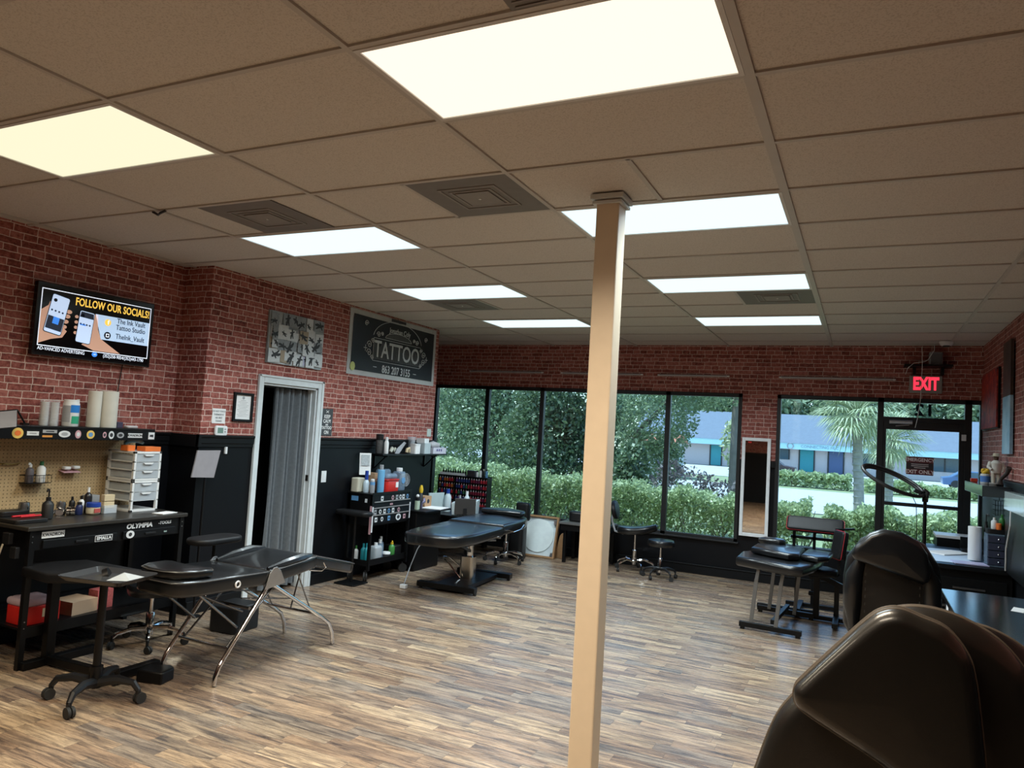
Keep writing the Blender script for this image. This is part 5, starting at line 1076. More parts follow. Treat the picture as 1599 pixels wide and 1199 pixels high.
# hand and phone pictures shown on the screen
flat(scr, 'hand_picture', [(-0.44, -0.18), (-0.35, -0.14), (-0.27, -0.12), (-0.24, -0.07), (-0.28, -0.04), (-0.34, 0.06), (-0.36, 0.12), (-0.38, 0.13), (-0.39, 0.10), (-0.44, 0.06)], x0, ES)
for cy, cz in ((-0.235, 0.075), (-0.245, 0.04), (-0.255, -0.0), (-0.265, -0.04)): flat(scr, 'finger_picture', circ(cy, cz, 0.022, 14, 0.015), x0, ES)
def phone(cy, cz, w, h, a):
    c, s = math.cos(a), math.sin(a); r = lambda P: [(cy + y * c - z * s, cz + y * s + z * c) for y, z in P]
    flat(scr, 'phone_picture', r(rrect(w, h, 0.015, 4)), x1, EK); flat(scr, 'phone_screen_picture', r(rrect(w * 0.93, h * 0.96, 0.012, 4)), x2, EPH)
    flat(scr, 'phone_badge_picture', r(circ(-w * 0.28, h * 0.34, 0.013)), x3, EK)
    for k in range(4): flat(scr, 'phone_dot_picture', r(circ(-w * 0.33 + k * w * 0.2, h * 0.08, 0.007, 12)), x3, ED)
    return r
r_ = phone(-0.325, 0.04, 0.135, 0.29, R(-10)); flat(scr, 'phone_photo_picture', r_([(-0.06, -0.115), (0.06, -0.115), (0.06, -0.02), (-0.06, -0.02)]), x3, ED); flat(scr, 'phone_photo_picture', r_([(-0.02, -0.07), (0.025, -0.07), (0.025, -0.02), (-0.02, -0.02)]), x3 + 0.0014, EB)
flat(scr, 'hand_picture', [(-0.035, 0.09), (-0.01, 0.09), (0.0, -0.02), (0.03, -0.09), (0.20, -0.185), (-0.02, -0.185), (-0.12, -0.15), (-0.05, -0.10)], x0, ES)
r_ = phone(-0.105, -0.02, 0.12, 0.245, R(-5)); flat(scr, 'phone_photo_picture', r_([(-0.055, 0.07), (0.055, 0.07), (0.05, 0.112), (-0.05, 0.112)]), x3, ED); flat(scr, 'phone_button_picture', r_([(-0.045, 0.01), (0.0, 0.01), (0.0, 0.02), (-0.045, 0.02)]), x3, EB)
for cz in (0.05, 0.01, -0.03, -0.07): flat(scr, 'finger_picture', circ(-0.175, cz, 0.014, 12, 0.012), x0, ES)
solo('television_cable', MB().tube([(0, 0, 2.03), (0.004, -0.02, 1.85), (0, -0.03, 1.56)], 0.004, 6), PLAST, 'thin black cord hanging from the television to the shelf', 'cable', (-5.365, 3.92, 0))

# ---- shelf over the bench with stickers on its edge, pegboard below
ls = thing('sticker_shelf', 'long black shelf edged with stickers above the pegboard on the left wall', 'shelf', (-5.24, 3.3, 1.46))
MB().b2((-0.139, -0.75, 0.055), (0.135, 0.77, 0.072)).build('shelf_board', BLKM, ls, smooth=0, bevel=0.002)
MB().b2((0.126, -0.75, -0.018), (0.138, 0.77, 0.0545)).build('front_lip', BLK, ls, smooth=0)
def sticker(parent, name, y, z, w, h, mt, x=0.1385, shape='o', ink=None, txt=None, tsz=0.02, rot=0):
    P = circ(y, z, w / 2, 20, h / 2) if shape == 'o' else [(y - w / 2, z - h / 2), (y + w / 2, z - h / 2), (y + w / 2, z + h / 2), (y - w / 2, z + h / 2)]
    o = flat(parent, name, P, x, mt)
    if txt: text_mesh('sticker_text', txt, tsz, ink or EKD, o, (x + 0.0022, y, z), RXP, bold=0.0006)
    elif ink:
        flat(o, 'sticker_mark', circ(y, z, w * 0.28, 14, h * 0.26) if shape == 'o' else [(y - w * 0.3, z - h * 0.12), (y + w * 0.3, z - h * 0.2), (y + w * 0.28, z + h * 0.18), (y - w * 0.25, z + h * 0.14)], x + 0.0012, ink)
    return o
EKD = mat('sticker_ink', (0.03, 0.03, 0.035), 0.5); SW = mat('sticker_white', (0.66, 0.68, 0.70), 0.5); SY = mat('sticker_yellow', (0.75, 0.50, 0.12), 0.5); SP = mat('sticker_pink', (0.55, 0.32, 0.36), 0.5); SG = mat('sticker_grey', (0.35, 0.36, 0.38), 0.5)
SO = mat('sticker_orange', (0.65, 0.28, 0.06), 0.5); SB = mat('sticker_blue', (0.12, 0.30, 0.55), 0.5)
for y, w, h, mt, sh, ink, txt in [(-0.29, 0.075, 0.072, SY, 'o', ORANGE, None), (-0.19, 0.08, 0.028, SW, 'b', SG, None), (-0.075, 0.10, 0.022, SG, 'b', EKD, None), (-0.09, 0.07, 0.014, SO, 'b', None, None), (0.03, 0.085, 0.048, SW, 'o', SG, None),
                                    (0.13, 0.045, 0.06, SP, 'o', SW, None), (0.225, 0.062, 0.062, SY, 'o', SB, None), (0.335, 0.03, 0.045, SP, 'o', EKD, None), (0.39, 0.045, 0.06, SW, 'o', EKD, None), (0.465, 0.06, 0.045, SG, 'o', EKD, None), (0.59, 0.125, 0.034, SW, 'b', None, 'KWADRON'), (0.735, 0.055, 0.055, SW, 'b', EKD, None)]:
    sticker(ls, 'sticker', y, 0.02 + (0.016 if (w == 0.10) else (-0.018 if w == 0.07 else 0)), w, h, mt, shape=sh, ink=ink, txt=txt, tsz=0.024)
def m_peg():
    m, nt, b = newmat('pegboard'); tc = nt.nodes.new('ShaderNodeTexCoord'); sp = nt.nodes.new('ShaderNodeSeparateXYZ'); nt.links.new(tc.outputs['Object'], sp.inputs[0])
    def cell(s): return math_node(nt, 'SUBTRACT', math_node(nt, 'FRACT', math_node(nt, 'MULTIPLY', s, 39.4)), 0.5)
    a = cell(sp.outputs[1]); c = cell(sp.outputs[2]); d = math_node(nt, 'SQRT', math_node(nt, 'ADD', math_node(nt, 'MULTIPLY', a, a), math_node(nt, 'MULTIPLY', c, c)))
    hole = math_node(nt, 'LESS_THAN', d, 0.14); n = noise(nt, tc.outputs['Object'], 30, 4)
    nt.links.new(mixc(nt, hole, mixc(nt, n, (0.38, 0.26, 0.13), (0.52, 0.37, 0.20)), (0.05, 0.03, 0.015)), b.inputs['Base Color']); b.inputs['Roughness'].default_value = 0.75; return m
pb = thing('pegboard', 'tan perforated pegboard on the wall between the bench and the shelf', 'pegboard', (-5.37, 3.3, 0.905))
MB().b2((0.0, -0.75, 0.0), (0.006, 0.80, 0.56)).build('board', m_peg(), pb, smooth=0)
# basket and bottles on the pegboard
bk = thing('wire_basket', 'small black wire basket holding two bottles on the pegboard', 'basket', (-5.315, 3.29, 1.12))
m = MB()
for z in (0.0, 0.055): m.tube([(-0.045, -0.085, z), (0.045, -0.085, z), (0.045, 0.085, z), (-0.045, 0.085, z)], 0.0025, 5, closed=True)
for k in range(7): y = -0.085 + k * 0.17 / 6; m.tube([(0.045, y, 0.055), (0.045, y, 0), (-0.045, y, 0)], 0.0016, 4)
m.b2((-0.045, -0.085, -0.001), (0.045, 0.085, 0.001)); m.build('wires', BLKM, bk)
bottle('foam pump bottle with dark label in the pegboard basket, left one', (-5.315, 3.245, 1.122), 0.135, 0.026, mat('dark_label', (0.08, 0.07, 0.08), 0.5), WHT, pump=True)
bottle('white bottle with green cap in the pegboard basket, right one', (-5.315, 3.325, 1.122), 0.15, 0.029, WHT, mat('dark_green_cap', (0.02, 0.12, 0.05), 0.4))
solo('peg_hooks', MB().tube([(0, -0.07, 0), (0.02, -0.05, 0.002), (0.02, 0.0, -0.004), (0.015, 0.06, 0.003)], 0.005, 6), mat('brass', (0.5, 0.35, 0.12), 0.3, 0.9), 'brass hook strip on the pegboard left of the basket', 'hook', (-5.362, 3.13, 1.255))
sh_ = thing('foam_holder', 'small peg shelf with two white pads, right of the basket', 'holder', (-5.33, 3.545, 1.195))
MB().box((0, 0, 0), (0.07, 0.13, 0.004), ry=R(12)).build('peg_shelf', SP, sh_, smooth=0)
for k, y in enumerate((-0.03, 0.04)): MB().prism(rrect(0.05, 0.05, 0.012), 0.014 + 0.004 * k, 0.036 + 0.004 * k, 'z', Matrix.Translation((0.005, y, 0))).build('white_pad', WHT, sh_, bevel=0.005)

# ---- the tool bench
wb = thing('tool_bench', 'black steel tool bench with drawers and stickers against the left wall', 'workbench', (-5.06, 3.52, 0))
MB().b2((-0.31, -0.60, 0.872), (0.32, 0.62, 0.90)).build('bench_top', mat('dark_bench_top', (0.028, 0.025, 0.022), 0.32), wb, smooth=0, bevel=0.005)
dwm = MB().b2((-0.30, -0.56, 0.745), (0.295, 0.60, 0.871)); dwm.build('apron', BLKM, wb, smooth=0)
for a, b, lab in ((-0.49, 0.03, None), (0.08, 0.52, None)):
    o = MB().b2((0.2955, a, 0.752), (0.31, b, 0.806)).build('drawer', BLK, wb, smooth=0, bevel=0.003)
    MB().b2((0.3105, (a + b) / 2 - 0.045, 0.770), (0.319, (a + b) / 2 + 0.045, 0.784)).build('handle', PLAST, o, smooth=0, bevel=0.002)
for sx in (-0.28, 0.27):
    for sy in (-0.575, 0.565):
        m = MB(); m.b2((sx, sy, 0), (sx + 0.035, sy + 0.035, 0.871)); m.build('leg', BLKM, wb, smooth=0)
        if sx > 0:
            m = MB()
            for z in (0.26, 0.30, 0.80, 0.835): m.cyl((sx + 0.035, sy + 0.017, z), (sx + 0.038, sy + 0.017, z), 0.004, n=8)
            m.build('bolts', STEEL, wb)
MB().b2((-0.28, -0.55, 0.235), (0.27, 0.57, 0.25)).build('lower_shelf', BLKM, wb, smooth=0)
MB().b2((0.27, -0.55, 0.19), (0.285, 0.57, 0.26)).build('shelf_lip', BLKM, wb, smooth=0)
MB().b2((-0.30, -0.55, 0.30), (-0.29, 0.57, 0.74)).build('back_panel', BLK, wb, smooth=0)
o = sticker(wb, 'sticker', -0.42, 0.838, 0.15, 0.042, SW, x=0.2955, shape='b', txt='KWADRON', tsz=0.027)
o = flat(wb, 'sticker', [(-0.135, 0.758), (-0.005, 0.758), (-0.005, 0.80), (-0.135, 0.80)], 0.3105, SW); flat(o, 'sticker_field', [(-0.131, 0.762), (-0.009, 0.762), (-0.009, 0.796), (-0.131, 0.796)], 0.3118, EKD)
text_mesh('sticker_text', 'EMALLA', 0.03, SW, o, (0.3142, -0.07, 0.779), RXP, bold=0.0012)
text_mesh('maker_letters', 'OLYMPIA', 0.046, SW, wb, (0.2975, 0.215, 0.836), RXP, bold=0.0022, sx=1.12, shear=0.15); text_mesh('maker_letters', '-TOOLS', 0.030, SW, wb, (0.2975, 0.43, 0.841), RXP, bold=0.001, sx=1.05, shear=0.15)
o = flat(wb, 'sticker', circ(0.135, 0.782, 0.034, 12, 0.028), 0.3105, SW); flat(o, 'sticker_mark', circ(0.135, 0.782, 0.014, 8), 0.3118, EKD)
text_mesh('small_marking', 'aus', 0.02, mat('pale_green_print', (0.3, 0.4, 0.38), 0.5), wb, (0.3122, 0.43, 0.778), RXP, bold=0.0008)
# sockets and lead at the bench end
ps = thing('power_strip', 'black power strip with two sockets on the near end of the tool bench', 'power strip', (-4.90, 2.89, 0.78))
MB().b2((-0.05, 0.0, 0), (0.02, 0.028, 0.07)).build('socket', PLAST, ps, smooth=0, bevel=0.003); MB().b2((0.04, 0.0, -0.08), (0.10, 0.028, -0.01)).build('socket', PLAST, ps, smooth=0, bevel=0.003)
m = MB(); m.tube([(-0.02, -0.01, 0.0), (-0.05, -0.03, -0.15), (-0.12, -0.05, -0.35), (-0.14, -0.05, -0.7)], 0.006, 6); m.build('lead', mat('beige_lead', (0.4, 0.36, 0.28), 0.6), ps)
# things on the bench
bottle('matte black pump bottle on the left bench', (-5.02, 3.21, 0.901), 0.20, 0.036, mat('matte_black', (0.010, 0.010, 0.011), 0.5), PLAST, pump=True, neck=0.55)
tc_ = thing('tool_case', 'open black tool tray with two red pens on the left bench', 'tray', (-5.05, 3.04, 0.901))
m = MB(); m.prism(rrect(0.32, 0.22, 0.03), 0, 0.025, 'z'); m.prism(rrect(0.12, 0.20, 0.03, 5, -0.09, 0), 0.026, 0.06, 'z'); m.build('tray_body', PLAST, tc_, bevel=0.004)
for k in range(2): MB().cyl((0.03 + 0.04 * k, -0.06 + 0.03 * k, 0.034), (0.02 + 0.04 * k, 0.09 + 0.02 * k, 0.034), 0.007, n=8).build('red_pen', mat('red_metal', (0.6, 0.02, 0.03), 0.25, 0.3), tc_)
for k, (x, y, r, h, rt) in enumerate([(-5.20, 3.16, 0.035, 0.10, 0), (-5.12, 3.29, 0.022, 0.05, 1), (-5.13, 3.36, 0.026, 0.055, 1), (-5.17, 3.40, 0.03, 0.09, 0), (-5.10, 3.43, 0.03, 0.06, 1), (-5.20, 3.33, 0.03, 0.06, 0)]):
    lab = ['grey metal tin behind the black pump bottle', 'small chrome coil part just right of the black pump bottle', 'chrome machine part second from the pump bottle', 'upright dark chrome grip at the back of the parts', 'round chrome ring part before the blue lidded jar', 'squat metal pot at the back against the pegboard'][k]
    t = thing('machine_part', lab, 'tool', (x, y, 0.901), 0.6 * k, 'metal parts on the left bench')
    if rt: m = MB(); m.lathe([(r * 0.7, -h / 2), (r, -h / 2 + 0.006), (r, -0.004), (r * 0.8, 0), (r, 0.004), (r, h / 2)], n=20, T=Matrix.Translation((0, 0, r)) @ Matrix.Rotation(R(90), 4, 'X')); m.build('body', CHROME, t)
    else: m = MB(); m.lathe([(r * 0.95, 0), (r, 0.006), (r, h * 0.8), (r * 0.9, h)], n=20); m.build('body', mat('gunmetal', (0.22, 0.22, 0.23), 0.3, 0.9), t)
    m = MB(); m.tube([(r, 0, r), (r + 0.01, 0, h * 0.7), (0.0, 0.012, h + 0.005)], 0.004, 6); m.build('lever', CHROME, t)
jl = thing('lidded_jar', 'round cream jar with a blue lid and red label on the left bench', 'jar', (-5.06, 3.57, 0.901))
MB().lathe([(0.035, 0), (0.045, 0.01), (0.048, 0.035), (0.045, 0.055)], n=24).build('body', mat('cream_jelly', (0.60, 0.56, 0.42), 0.3), jl); MB().lathe([(0.049, 0.056), (0.049, 0.082), (0.045, 0.086)], n=24).build('lid', BLUE, jl)
m = MB(); m.box((0.0465, 0, 0.032), (0.006, 0.045, 0.03)); m.build('red_label', mat('label_red', (0.45, 0.08, 0.07), 0.5), jl, smooth=0)
bottle('tall dark ink bottle with white nozzle behind the blue lidded jar', (-5.17, 3.60, 0.901), 0.185, 0.027, mat('ink_black', (0.012, 0.012, 0.016), 0.3), WHT, capr=0.35)
bottle('small bottle with white cap left of the blue lidded jar', (-5.14, 3.53, 0.901), 0.13, 0.02, WHT, PLAST, capr=0.5)
bottle('short dark blue bottle between the ink bottles', (-5.10, 3.49, 0.901), 0.09, 0.024, mat('navy_plastic', (0.01, 0.02, 0.09), 0.4), PLAST, capr=0.7)
bottle('black capped vial at the back left of the jars', (-5.20, 3.50, 0.901), 0.12, 0.02, PLAST, PLAST)
solo('grey_box', MB().b2((-0.04, -0.045, 0), (0.04, 0.045, 0.12)), GREYP, 'grey box behind the blue lidded jar', 'box', (-5.24, 3.67, 0.901), 0, smooth=0, bevel=0.004)
cb_ = thing('clear_box', 'clear box holding two wooden blocks before the white drawers', 'box', (-5.08, 3.695, 0.901))
m = MB(); m.b2((-0.04, -0.05, 0), (0.04, 0.05, 0.003)); m.b2((0.037, -0.05, 0.003), (0.04, 0.05, 0.06)); m.b2((-0.04, -0.05, 0.003), (-0.037, 0.05, 0.06)); m.b2((-0.037, 0.047, 0.003), (0.037, 0.05, 0.06)); m.b2((-0.037, -0.05, 0.003), (0.037, -0.047, 0.06)); m.build('walls', CLEAR, cb_, smooth=0)
for k in range(2): MB().b2((-0.02, -0.042, 0.036 + 0.052 * k), (0.02, 0.042, 0.084 + 0.052 * k)).build('wooden_block', KRAFT, cb_, smooth=0, bevel=0.003)
MB().b2((-0.03, -0.04, 0.004), (0.03, 0.04, 0.035)).build('filling', GREYP, cb_, smooth=0)
solo('loose_cards', MB().b2((-0.05, -0.08, 0), (0.05, 0.08, 0.004)), PAPER, 'white cards lying at the far front corner of the left bench', 'card', (-4.83, 4.0, 0.901), 0.2, smooth=0)
# white drawer towers
for q, (lab, zb, nd) in enumerate((('white plastic drawer tower, lower unit with an empty bottom bay', 0.901, 3), ('white plastic drawer tower, upper unit stacked on top', 1.139, 3))):
    du = thing('drawer_unit', lab, 'drawers', (-5.16, 3.95, zb), 0)
    HX, HY, HT = 0.155, 0.118, 0.236 if q == 0 else 0.222
    m = MB()
    for sx in (-HX, HX - 0.022):
        for sy in (-HY, HY - 0.018): m.b2((sx, sy, 0), (sx + 0.022, sy + 0.018, HT))
    m.b2((-HX, -HY, 0), (HX, HY, 0.014)); m.b2((-HX, -HY, HT - 0.016), (HX, HY, HT))
    for k in range(1, nd): z = 0.014 + k * (HT - 0.03) / nd; m.b2((-HX, -HY, z - 0.004), (HX, -HY + 0.012, z + 0.006)); m.b2((-HX, HY - 0.012, z - 0.004), (HX, HY, z + 0.006)); m.b2((-HX, -HY + .012, z - 0.001), (HX, HY - .012, z + 0.001))
    m.build('frame', WHT, du, smooth=0, bevel=0.003)
    for k in range(nd):
        if q == 0 and k == 0: continue
        z = 0.018 + k * (HT - 0.03) / nd; hh_ = (HT - 0.03) / nd - 0.008
        m = MB(); m.b2((HX - 0.004, -HY + 0.019, z), (HX, HY - 0.019, z + hh_)); m.b2((-HX + 0.02, -HY + 0.019, z), (HX - 0.005, -HY + 0.022, z + hh_ * 0.9)); m.b2((-HX + 0.02, HY - 0.022, z), (HX - 0.005, HY - 0.019, z + hh_ * 0.9)); m.b2((-HX + 0.02, -HY + 0.022, z), (HX - 0.005, HY - 0.022, z + 0.002))
        o = m.build('drawer', CLEAR, du, smooth=0)
        MB().prism([(-0.045, z + hh_ - 0.002), (0.045, z + hh_ - 0.002), (0.03, z + hh_ - 0.014), (-0.03, z + hh_ - 0.014)], HX, HX + 0.012, 'x').build('handle', WHT, o, smooth=0)
        m = MB(); r2 = random.Random(k + q * 7)
        for _ in range(5): cx, cy = r2.uniform(-0.09, 0.10), r2.uniform(-0.065, 0.065); m.box((cx, cy, z + 0.004 + 0.008 + hh_ * 0.2), (0.06, 0.045, 0.016 + hh_ * 0.3), rz=r2.uniform(0, 3))
        m.build('contents', [mat('supplies_white', (0.6, 0.62, 0.62), 0.6, var=0.3), mat('supplies_grey', (0.30, 0.33, 0.36), 0.6, var=0.3)][k % 2], o, smooth=0)
solo('orange_tub', MB().prism(rrect(0.09, 0.07, 0.012), 0, 0.042, 'z'), ORANGE, 'orange tub at the left on top of the white drawers', 'tub', (-5.13, 3.86, 1.362))
solo('orange_box', MB().b2((-0.05, -0.07, 0), (0.05, 0.07, 0.036)), ORANGE, 'flat orange box at the right on top of the white drawers', 'box', (-5.06, 3.99, 1.362), smooth=0, bevel=0.003)
gl = MB(); gl.tube([(-0.05, -0.04, 0.05), (-0.02, -0.02, 0.075), (0.03, 0.02, 0.08), (0.05, 0.05, 0.055)], [0.012, 0.022, 0.022, 0.01], 10); gl.tube([(-0.05, -0.04, 0.0), (-0.045, -0.035, 0.05)], 0.012, 8)
solo('blue_clamp', gl, mat('cyan_grey_rubber', (0.20, 0.42, 0.50), 0.4), 'pale blue and grey curved clamp standing on the white drawers', 'clamp', (-5.19, 3.95, 1.362))
# things on the sticker shelf
for k, (y, lab) in enumerate(((3.235, 'left clear sleeve of stacked white cups on the sticker shelf'), (3.305, 'right clear sleeve of stacked white cups on the sticker shelf'))):
    t = thing('cup_sleeve', lab, 'cups', (-5.20, y, 1.533), 0, 'cup sleeves on the sticker shelf')
    m = MB()
    for q in range(14): m.lathe([(0.022, q * 0.012), (0.029, q * 0.012 + 0.011)], n=18)
    m.build('cups', WHT, t); MB().lathe([(0.031, 0), (0.032, 0.01), (0.032, 0.175), (0.024, 0.185)], n=18).build('sleeve', m_clear('sleeve_film', (0.8, 0.8, 0.82), 0.22) if k == 0 else bpy.data.materials['sleeve_film'], t)
t = thing('wipes_canister', 'white wipes canister with blue and green label on the sticker shelf', 'canister', (-5.20, 3.425, 1.533))
MB().lathe([(0.05, 0), (0.054, 0.006), (0.054, 0.165), (0.05, 0.172), (0.05, 0.19), (0.045, 0.194)], n=28).build('body', WHT, t)
for nm, a0, a1, z0, z1, mt in (('label_blue_patch', -35, 55, 0.10, 0.155, mat('wipes_blue', (0.02, 0.20, 0.62), 0.4)), ('label_green_patch', -25, 45, 0.02, 0.075, mat('wipes_green', (0.03, 0.35, 0.20), 0.4)), ('label_grey_patch', -100, -35, 0.03, 0.15, SG)):
    m = MB(); n = 8
    vs = [(0.0548 * math.cos(R(a0 + (a1 - a0) * k / n)), 0.0548 * math.sin(R(a0 + (a1 - a0) * k / n)), z) for z in (z0, z1) for k in range(n + 1)]; m.add(vs, [(k, k + 1, n + 2 + k, n + 1 + k) for k in range(n)]); m.build(nm, mt, t)
bottle('slim brown and white spray bottle between canister and towel rolls', (-5.27, 3.52, 1.533), 0.20, 0.024, mat('brownish_label', (0.30, 0.20, 0.17), 0.5), WHT)
towel_roll('slimmer left white paper towel roll on the sticker shelf', (-5.19, 3.595, 1.533), 0.27, 0.047, 'towel rolls on the sticker shelf', mat('cream_paper', (0.68, 0.65, 0.58), 0.85))
towel_roll('wider right white paper towel roll on the sticker shelf', (-5.20, 3.715, 1.533), 0.275, 0.066, 'towel rolls on the sticker shelf', bpy.data.materials['cream_paper'])
solo('small_dark_box', MB().b2((-0.03, -0.025, 0), (0.03, 0.025, 0.045)), mat('dark_purple_card', (0.05, 0.04, 0.08), 0.5), 'small dark box right of the towel rolls', 'box', (-5.22, 3.82, 1.533), smooth=0, bevel=0.003)
solo('wrapped_pad', MB().pad(rrect(0.06, 0.10, 0.02), 0, 0.02, 0.008), mat('pale_wrap', (0.55, 0.50, 0.50), 0.6), 'flat pale wrapped pad at the far end of the sticker shelf', 'pad', (-5.20, 3.92, 1.533))
# LED panel lamp at the left edge
lp = thing('panel_lamp', 'flat grey LED panel lamp clamped above the left bench at the picture edge', 'lamp', (-5.10, 2.92, 1.533))
def quad_slab(P, th, name, mt): # thin slab through four corners, thickened along its normal
    P = [Vector(q) for q in P]; n = (P[1] - P[0]).cross(P[3] - P[0]).normalized() * th
    return MB().add([tuple(q) for q in P] + [tuple(q + n) for q in P], [(3, 2, 1, 0), (4, 5, 6, 7), (0, 1, 5, 4), (1, 2, 6, 5), (2, 3, 7, 6), (3, 0, 4, 7)]).build(name, mt, lp, smooth=0, bevel=0.002)
quad_slab([(0.03, -0.36, 0.035), (0.13, -0.36, -0.055), (0.13, 0.0, -0.01), (0.03, 0.05, 0.095)], 0.008, 'panel', mat('lamp_diffuser_grey', (0.22, 0.21, 0.22), 0.4))
quad_slab([(0.015, -0.37, 0.045), (0.115, -0.37, -0.045), (0.12, 0.012, 0.0), (0.015, 0.062, 0.108)], -0.010, 'housing', BLKM)
m = MB(); m.cyl((0.02, 0.06, 0.10), (-0.02, 0.14, 0.015), 0.006); m.cyl((0.02, 0.06, 0.10), (0.04, 0.0, 0.05), 0.006); m.box((-0.02, 0.14, 0.009), (0.04, 0.04, 0.014)); m.build('arm', BLKM, lp)
lp = thing('stand_lamp', 'square grey lamp panel on a black stand beside the door casing', 'lamp', (-4.96, 4.48, 0))
MB().add([(0.012, -0.155, 1.155), (0.012, 0.075, 1.145), (0.012, 0.125, 1.375), (0.012, -0.115, 1.375), (0, -0.155, 1.155), (0, 0.075, 1.145), (0, 0.125, 1.375), (0, -0.115, 1.375)], [(0, 1, 2, 3), (7, 6, 5, 4), (0, 4, 5, 1), (1, 5, 6, 2), (2, 6, 7, 3), (3, 7, 4, 0)]).build('panel', mat('panel_grey', (0.30, 0.28, 0.30), 0.5), lp, smooth=0)
MB().cyl((-0.01, 0, 0.02), (-0.01, 0, 1.3), 0.01).build('pole', BLKM, lp); MB().lathe([(0.05, 0), (0.05, 0.01), (0.015, 0.02)], n=24).build('base', BLKM, lp)
# boxes on the bench's lower shelf
sc_ = thing('sharps_container', 'red sharps container with clear lid on the shelf under the left bench', 'container', (-4.93, 3.10, 0.251))
m = MB(); m.pad(rrect(0.20, 0.20, 0.03), 0, 0.115, 0.004); m.build('tub', RED, sc_); m = MB(); m.pad(rrect(0.21, 0.21, 0.03), 0.116, 0.165, 0.02); m.build('lid', m_clear('pinkish_clear', (0.65, 0.5, 0.55), 0.55), sc_)
MB().b2((0.1005, 0.02, 0.04), (0.102, 0.08, 0.095)).build('label_patch', KRAFT, sc_, smooth=0)
solo('kraft_box', MB().b2((-0.10, -0.10, 0), (0.10, 0.10, 0.09)), mat('kraft_box_card', (0.42, 0.28, 0.18), 0.7), 'tan cardboard box on the shelf under the left bench', 'box', (-4.95, 3.42, 0.251), 0.1, smooth=0)
solo('red_pattern_box', MB().b2((-0.05, -0.06, 0), (0.05, 0.06, 0.13)), mat('red_patterned_card', (0.35, 0.08, 0.08), 0.6, var=0.8, scale=60), 'red patterned box next to the tan box under the bench', 'box', (-4.93, 3.60, 0.251), smooth=0)
solo('red_marker', MB().cyl((0, 0, 0), (0, 0, 0.12), 0.009), RED, 'red marker with white cap standing by the sharps container', 'pen', (-4.86, 3.245, 0.251))
# ================================================================== DOOR WALL
fx = XD
cu = thing('curtain', 'long grey velvet curtain hanging in the white doorway', 'curtain', (fx - 0.10, 5.56, 0.0))
vs = []; fs = []; N = 72; rows = 14
for r_i in range(rows + 1):
    z = 1.97 - 1.93 * r_i / rows; sp_w = 0.235 + 0.02 * (r_i / rows)
    for k in range(N + 1):
        t = k / N; y = 0.05 - sp_w + 2 * sp_w * (t + 0.018 * math.sin(t * 17 + z)); a = 0.034 * math.sin(t * 2 * math.pi * 6 + 0.4 * math.sin(z * 1.5)) + 0.014 * math.sin(t * 2 * math.pi * 3 + z)
        vs.append((a, y, z))
for r_i in range(rows):
    for k in range(N): fs.append((r_i * (N + 1) + k, r_i * (N + 1) + k + 1, (r_i + 1) * (N + 1) + k + 1, (r_i + 1) * (N + 1) + k))
MB().add(vs, fs).build('fabric', mat('grey_velvet', (0.13, 0.145, 0.16), 0.85, var=0.25, scale=40), cu, smooth=80)
MB().cyl((0, -0.43, 1.985 - 0.012), (0, 0.28, 1.985 - 0.012), 0.01).build('rod', BLKM, cu)
ab = thing('sticker_board', 'collage board of grey, black and white stencil scraps above the doorway', 'artwork', (fx + 0.001, 5.50, 2.435))
MB().b2((0, -0.38, -0.245), (0.02, 0.385, 0.25)).build('panel', mat('collage_base', (0.33, 0.37, 0.39), 0.6, var=0.2, scale=8), ab, smooth=0)
cm = [mat('scrap_white', (0.58, 0.62, 0.64), 0.6, var=0.2, scale=40), mat('scrap_grey', (0.25, 0.28, 0.30), 0.6, var=0.3, scale=40), mat('scrap_black', (0.03, 0.035, 0.04), 0.6), mat('scrap_lilac', (0.40, 0.42, 0.55), 0.6), mat('scrap_tan', (0.36, 0.30, 0.22), 0.6), mat('scrap_rose', (0.50, 0.36, 0.42), 0.6)]
rr = random.Random(12); k = 0
for q_ in range(40):
    w = rr.uniform(0.045, 0.085); h = rr.uniform(0.045, 0.075); gi, gj = q_ % 6, (q_ // 6) % 4; lim = lambda v, a, b: max(a, min(b, v))
    cy = lim(-0.30 + gi * 0.12 + rr.uniform(-0.04, 0.04), -0.375 + w, 0.38 - w); cz = lim(-0.175 + gj * 0.118 + rr.uniform(-0.03, 0.03), -0.24 + h, 0.245 - h); mt = cm[rr.choice([0, 0, 0, 0, 0, 1, 1, 3, 4])]
    sk_ = rr.uniform(-0.012, 0.012); x_ = 0.0202 + 0.00045 * q_
    o = flat(ab, 'scrap', [(cy - w, cz - h), (cy + w, cz - h + sk_), (cy + w + sk_ * 0.5, cz + h), (cy - w, cz + h - sk_)], x_, mt, th=0.0003)
    for q in range(rr.choice([0, 1, 1, 1])): # stencil blots: a head, a body and a slanted limb
        by, bz = cy + rr.uniform(-0.4, 0.4) * w, cz + rr.uniform(-0.35, 0.2) * h; s2 = rr.uniform(0.7, 1.5); an = rr.uniform(-2.5, 2.5); ca, sa = math.cos(an), math.sin(an); ink = cm[2] if mt is not cm[2] else cm[0]
        flat(o, 'stencil_figure', [(by + s2 * (y * ca - z * sa), bz + s2 * (y * sa + z * ca)) for y, z in [(-0.008, -0.045), (0.004, -0.042), (0.006, -0.012), (0.022, -0.035), (0.03, -0.03), (0.016, 0.004), (0.014, 0.022), (0.032, 0.034), (0.028, 0.042), (0.006, 0.034), (0.004, 0.05), (-0.010, 0.052), (-0.014, 0.036), (-0.008, 0.026), (-0.03, 0.012), (-0.026, 0.004), (-0.010, 0.008), (-0.016, -0.018)]], x_ + 0.0004, ink, th=0.0003)
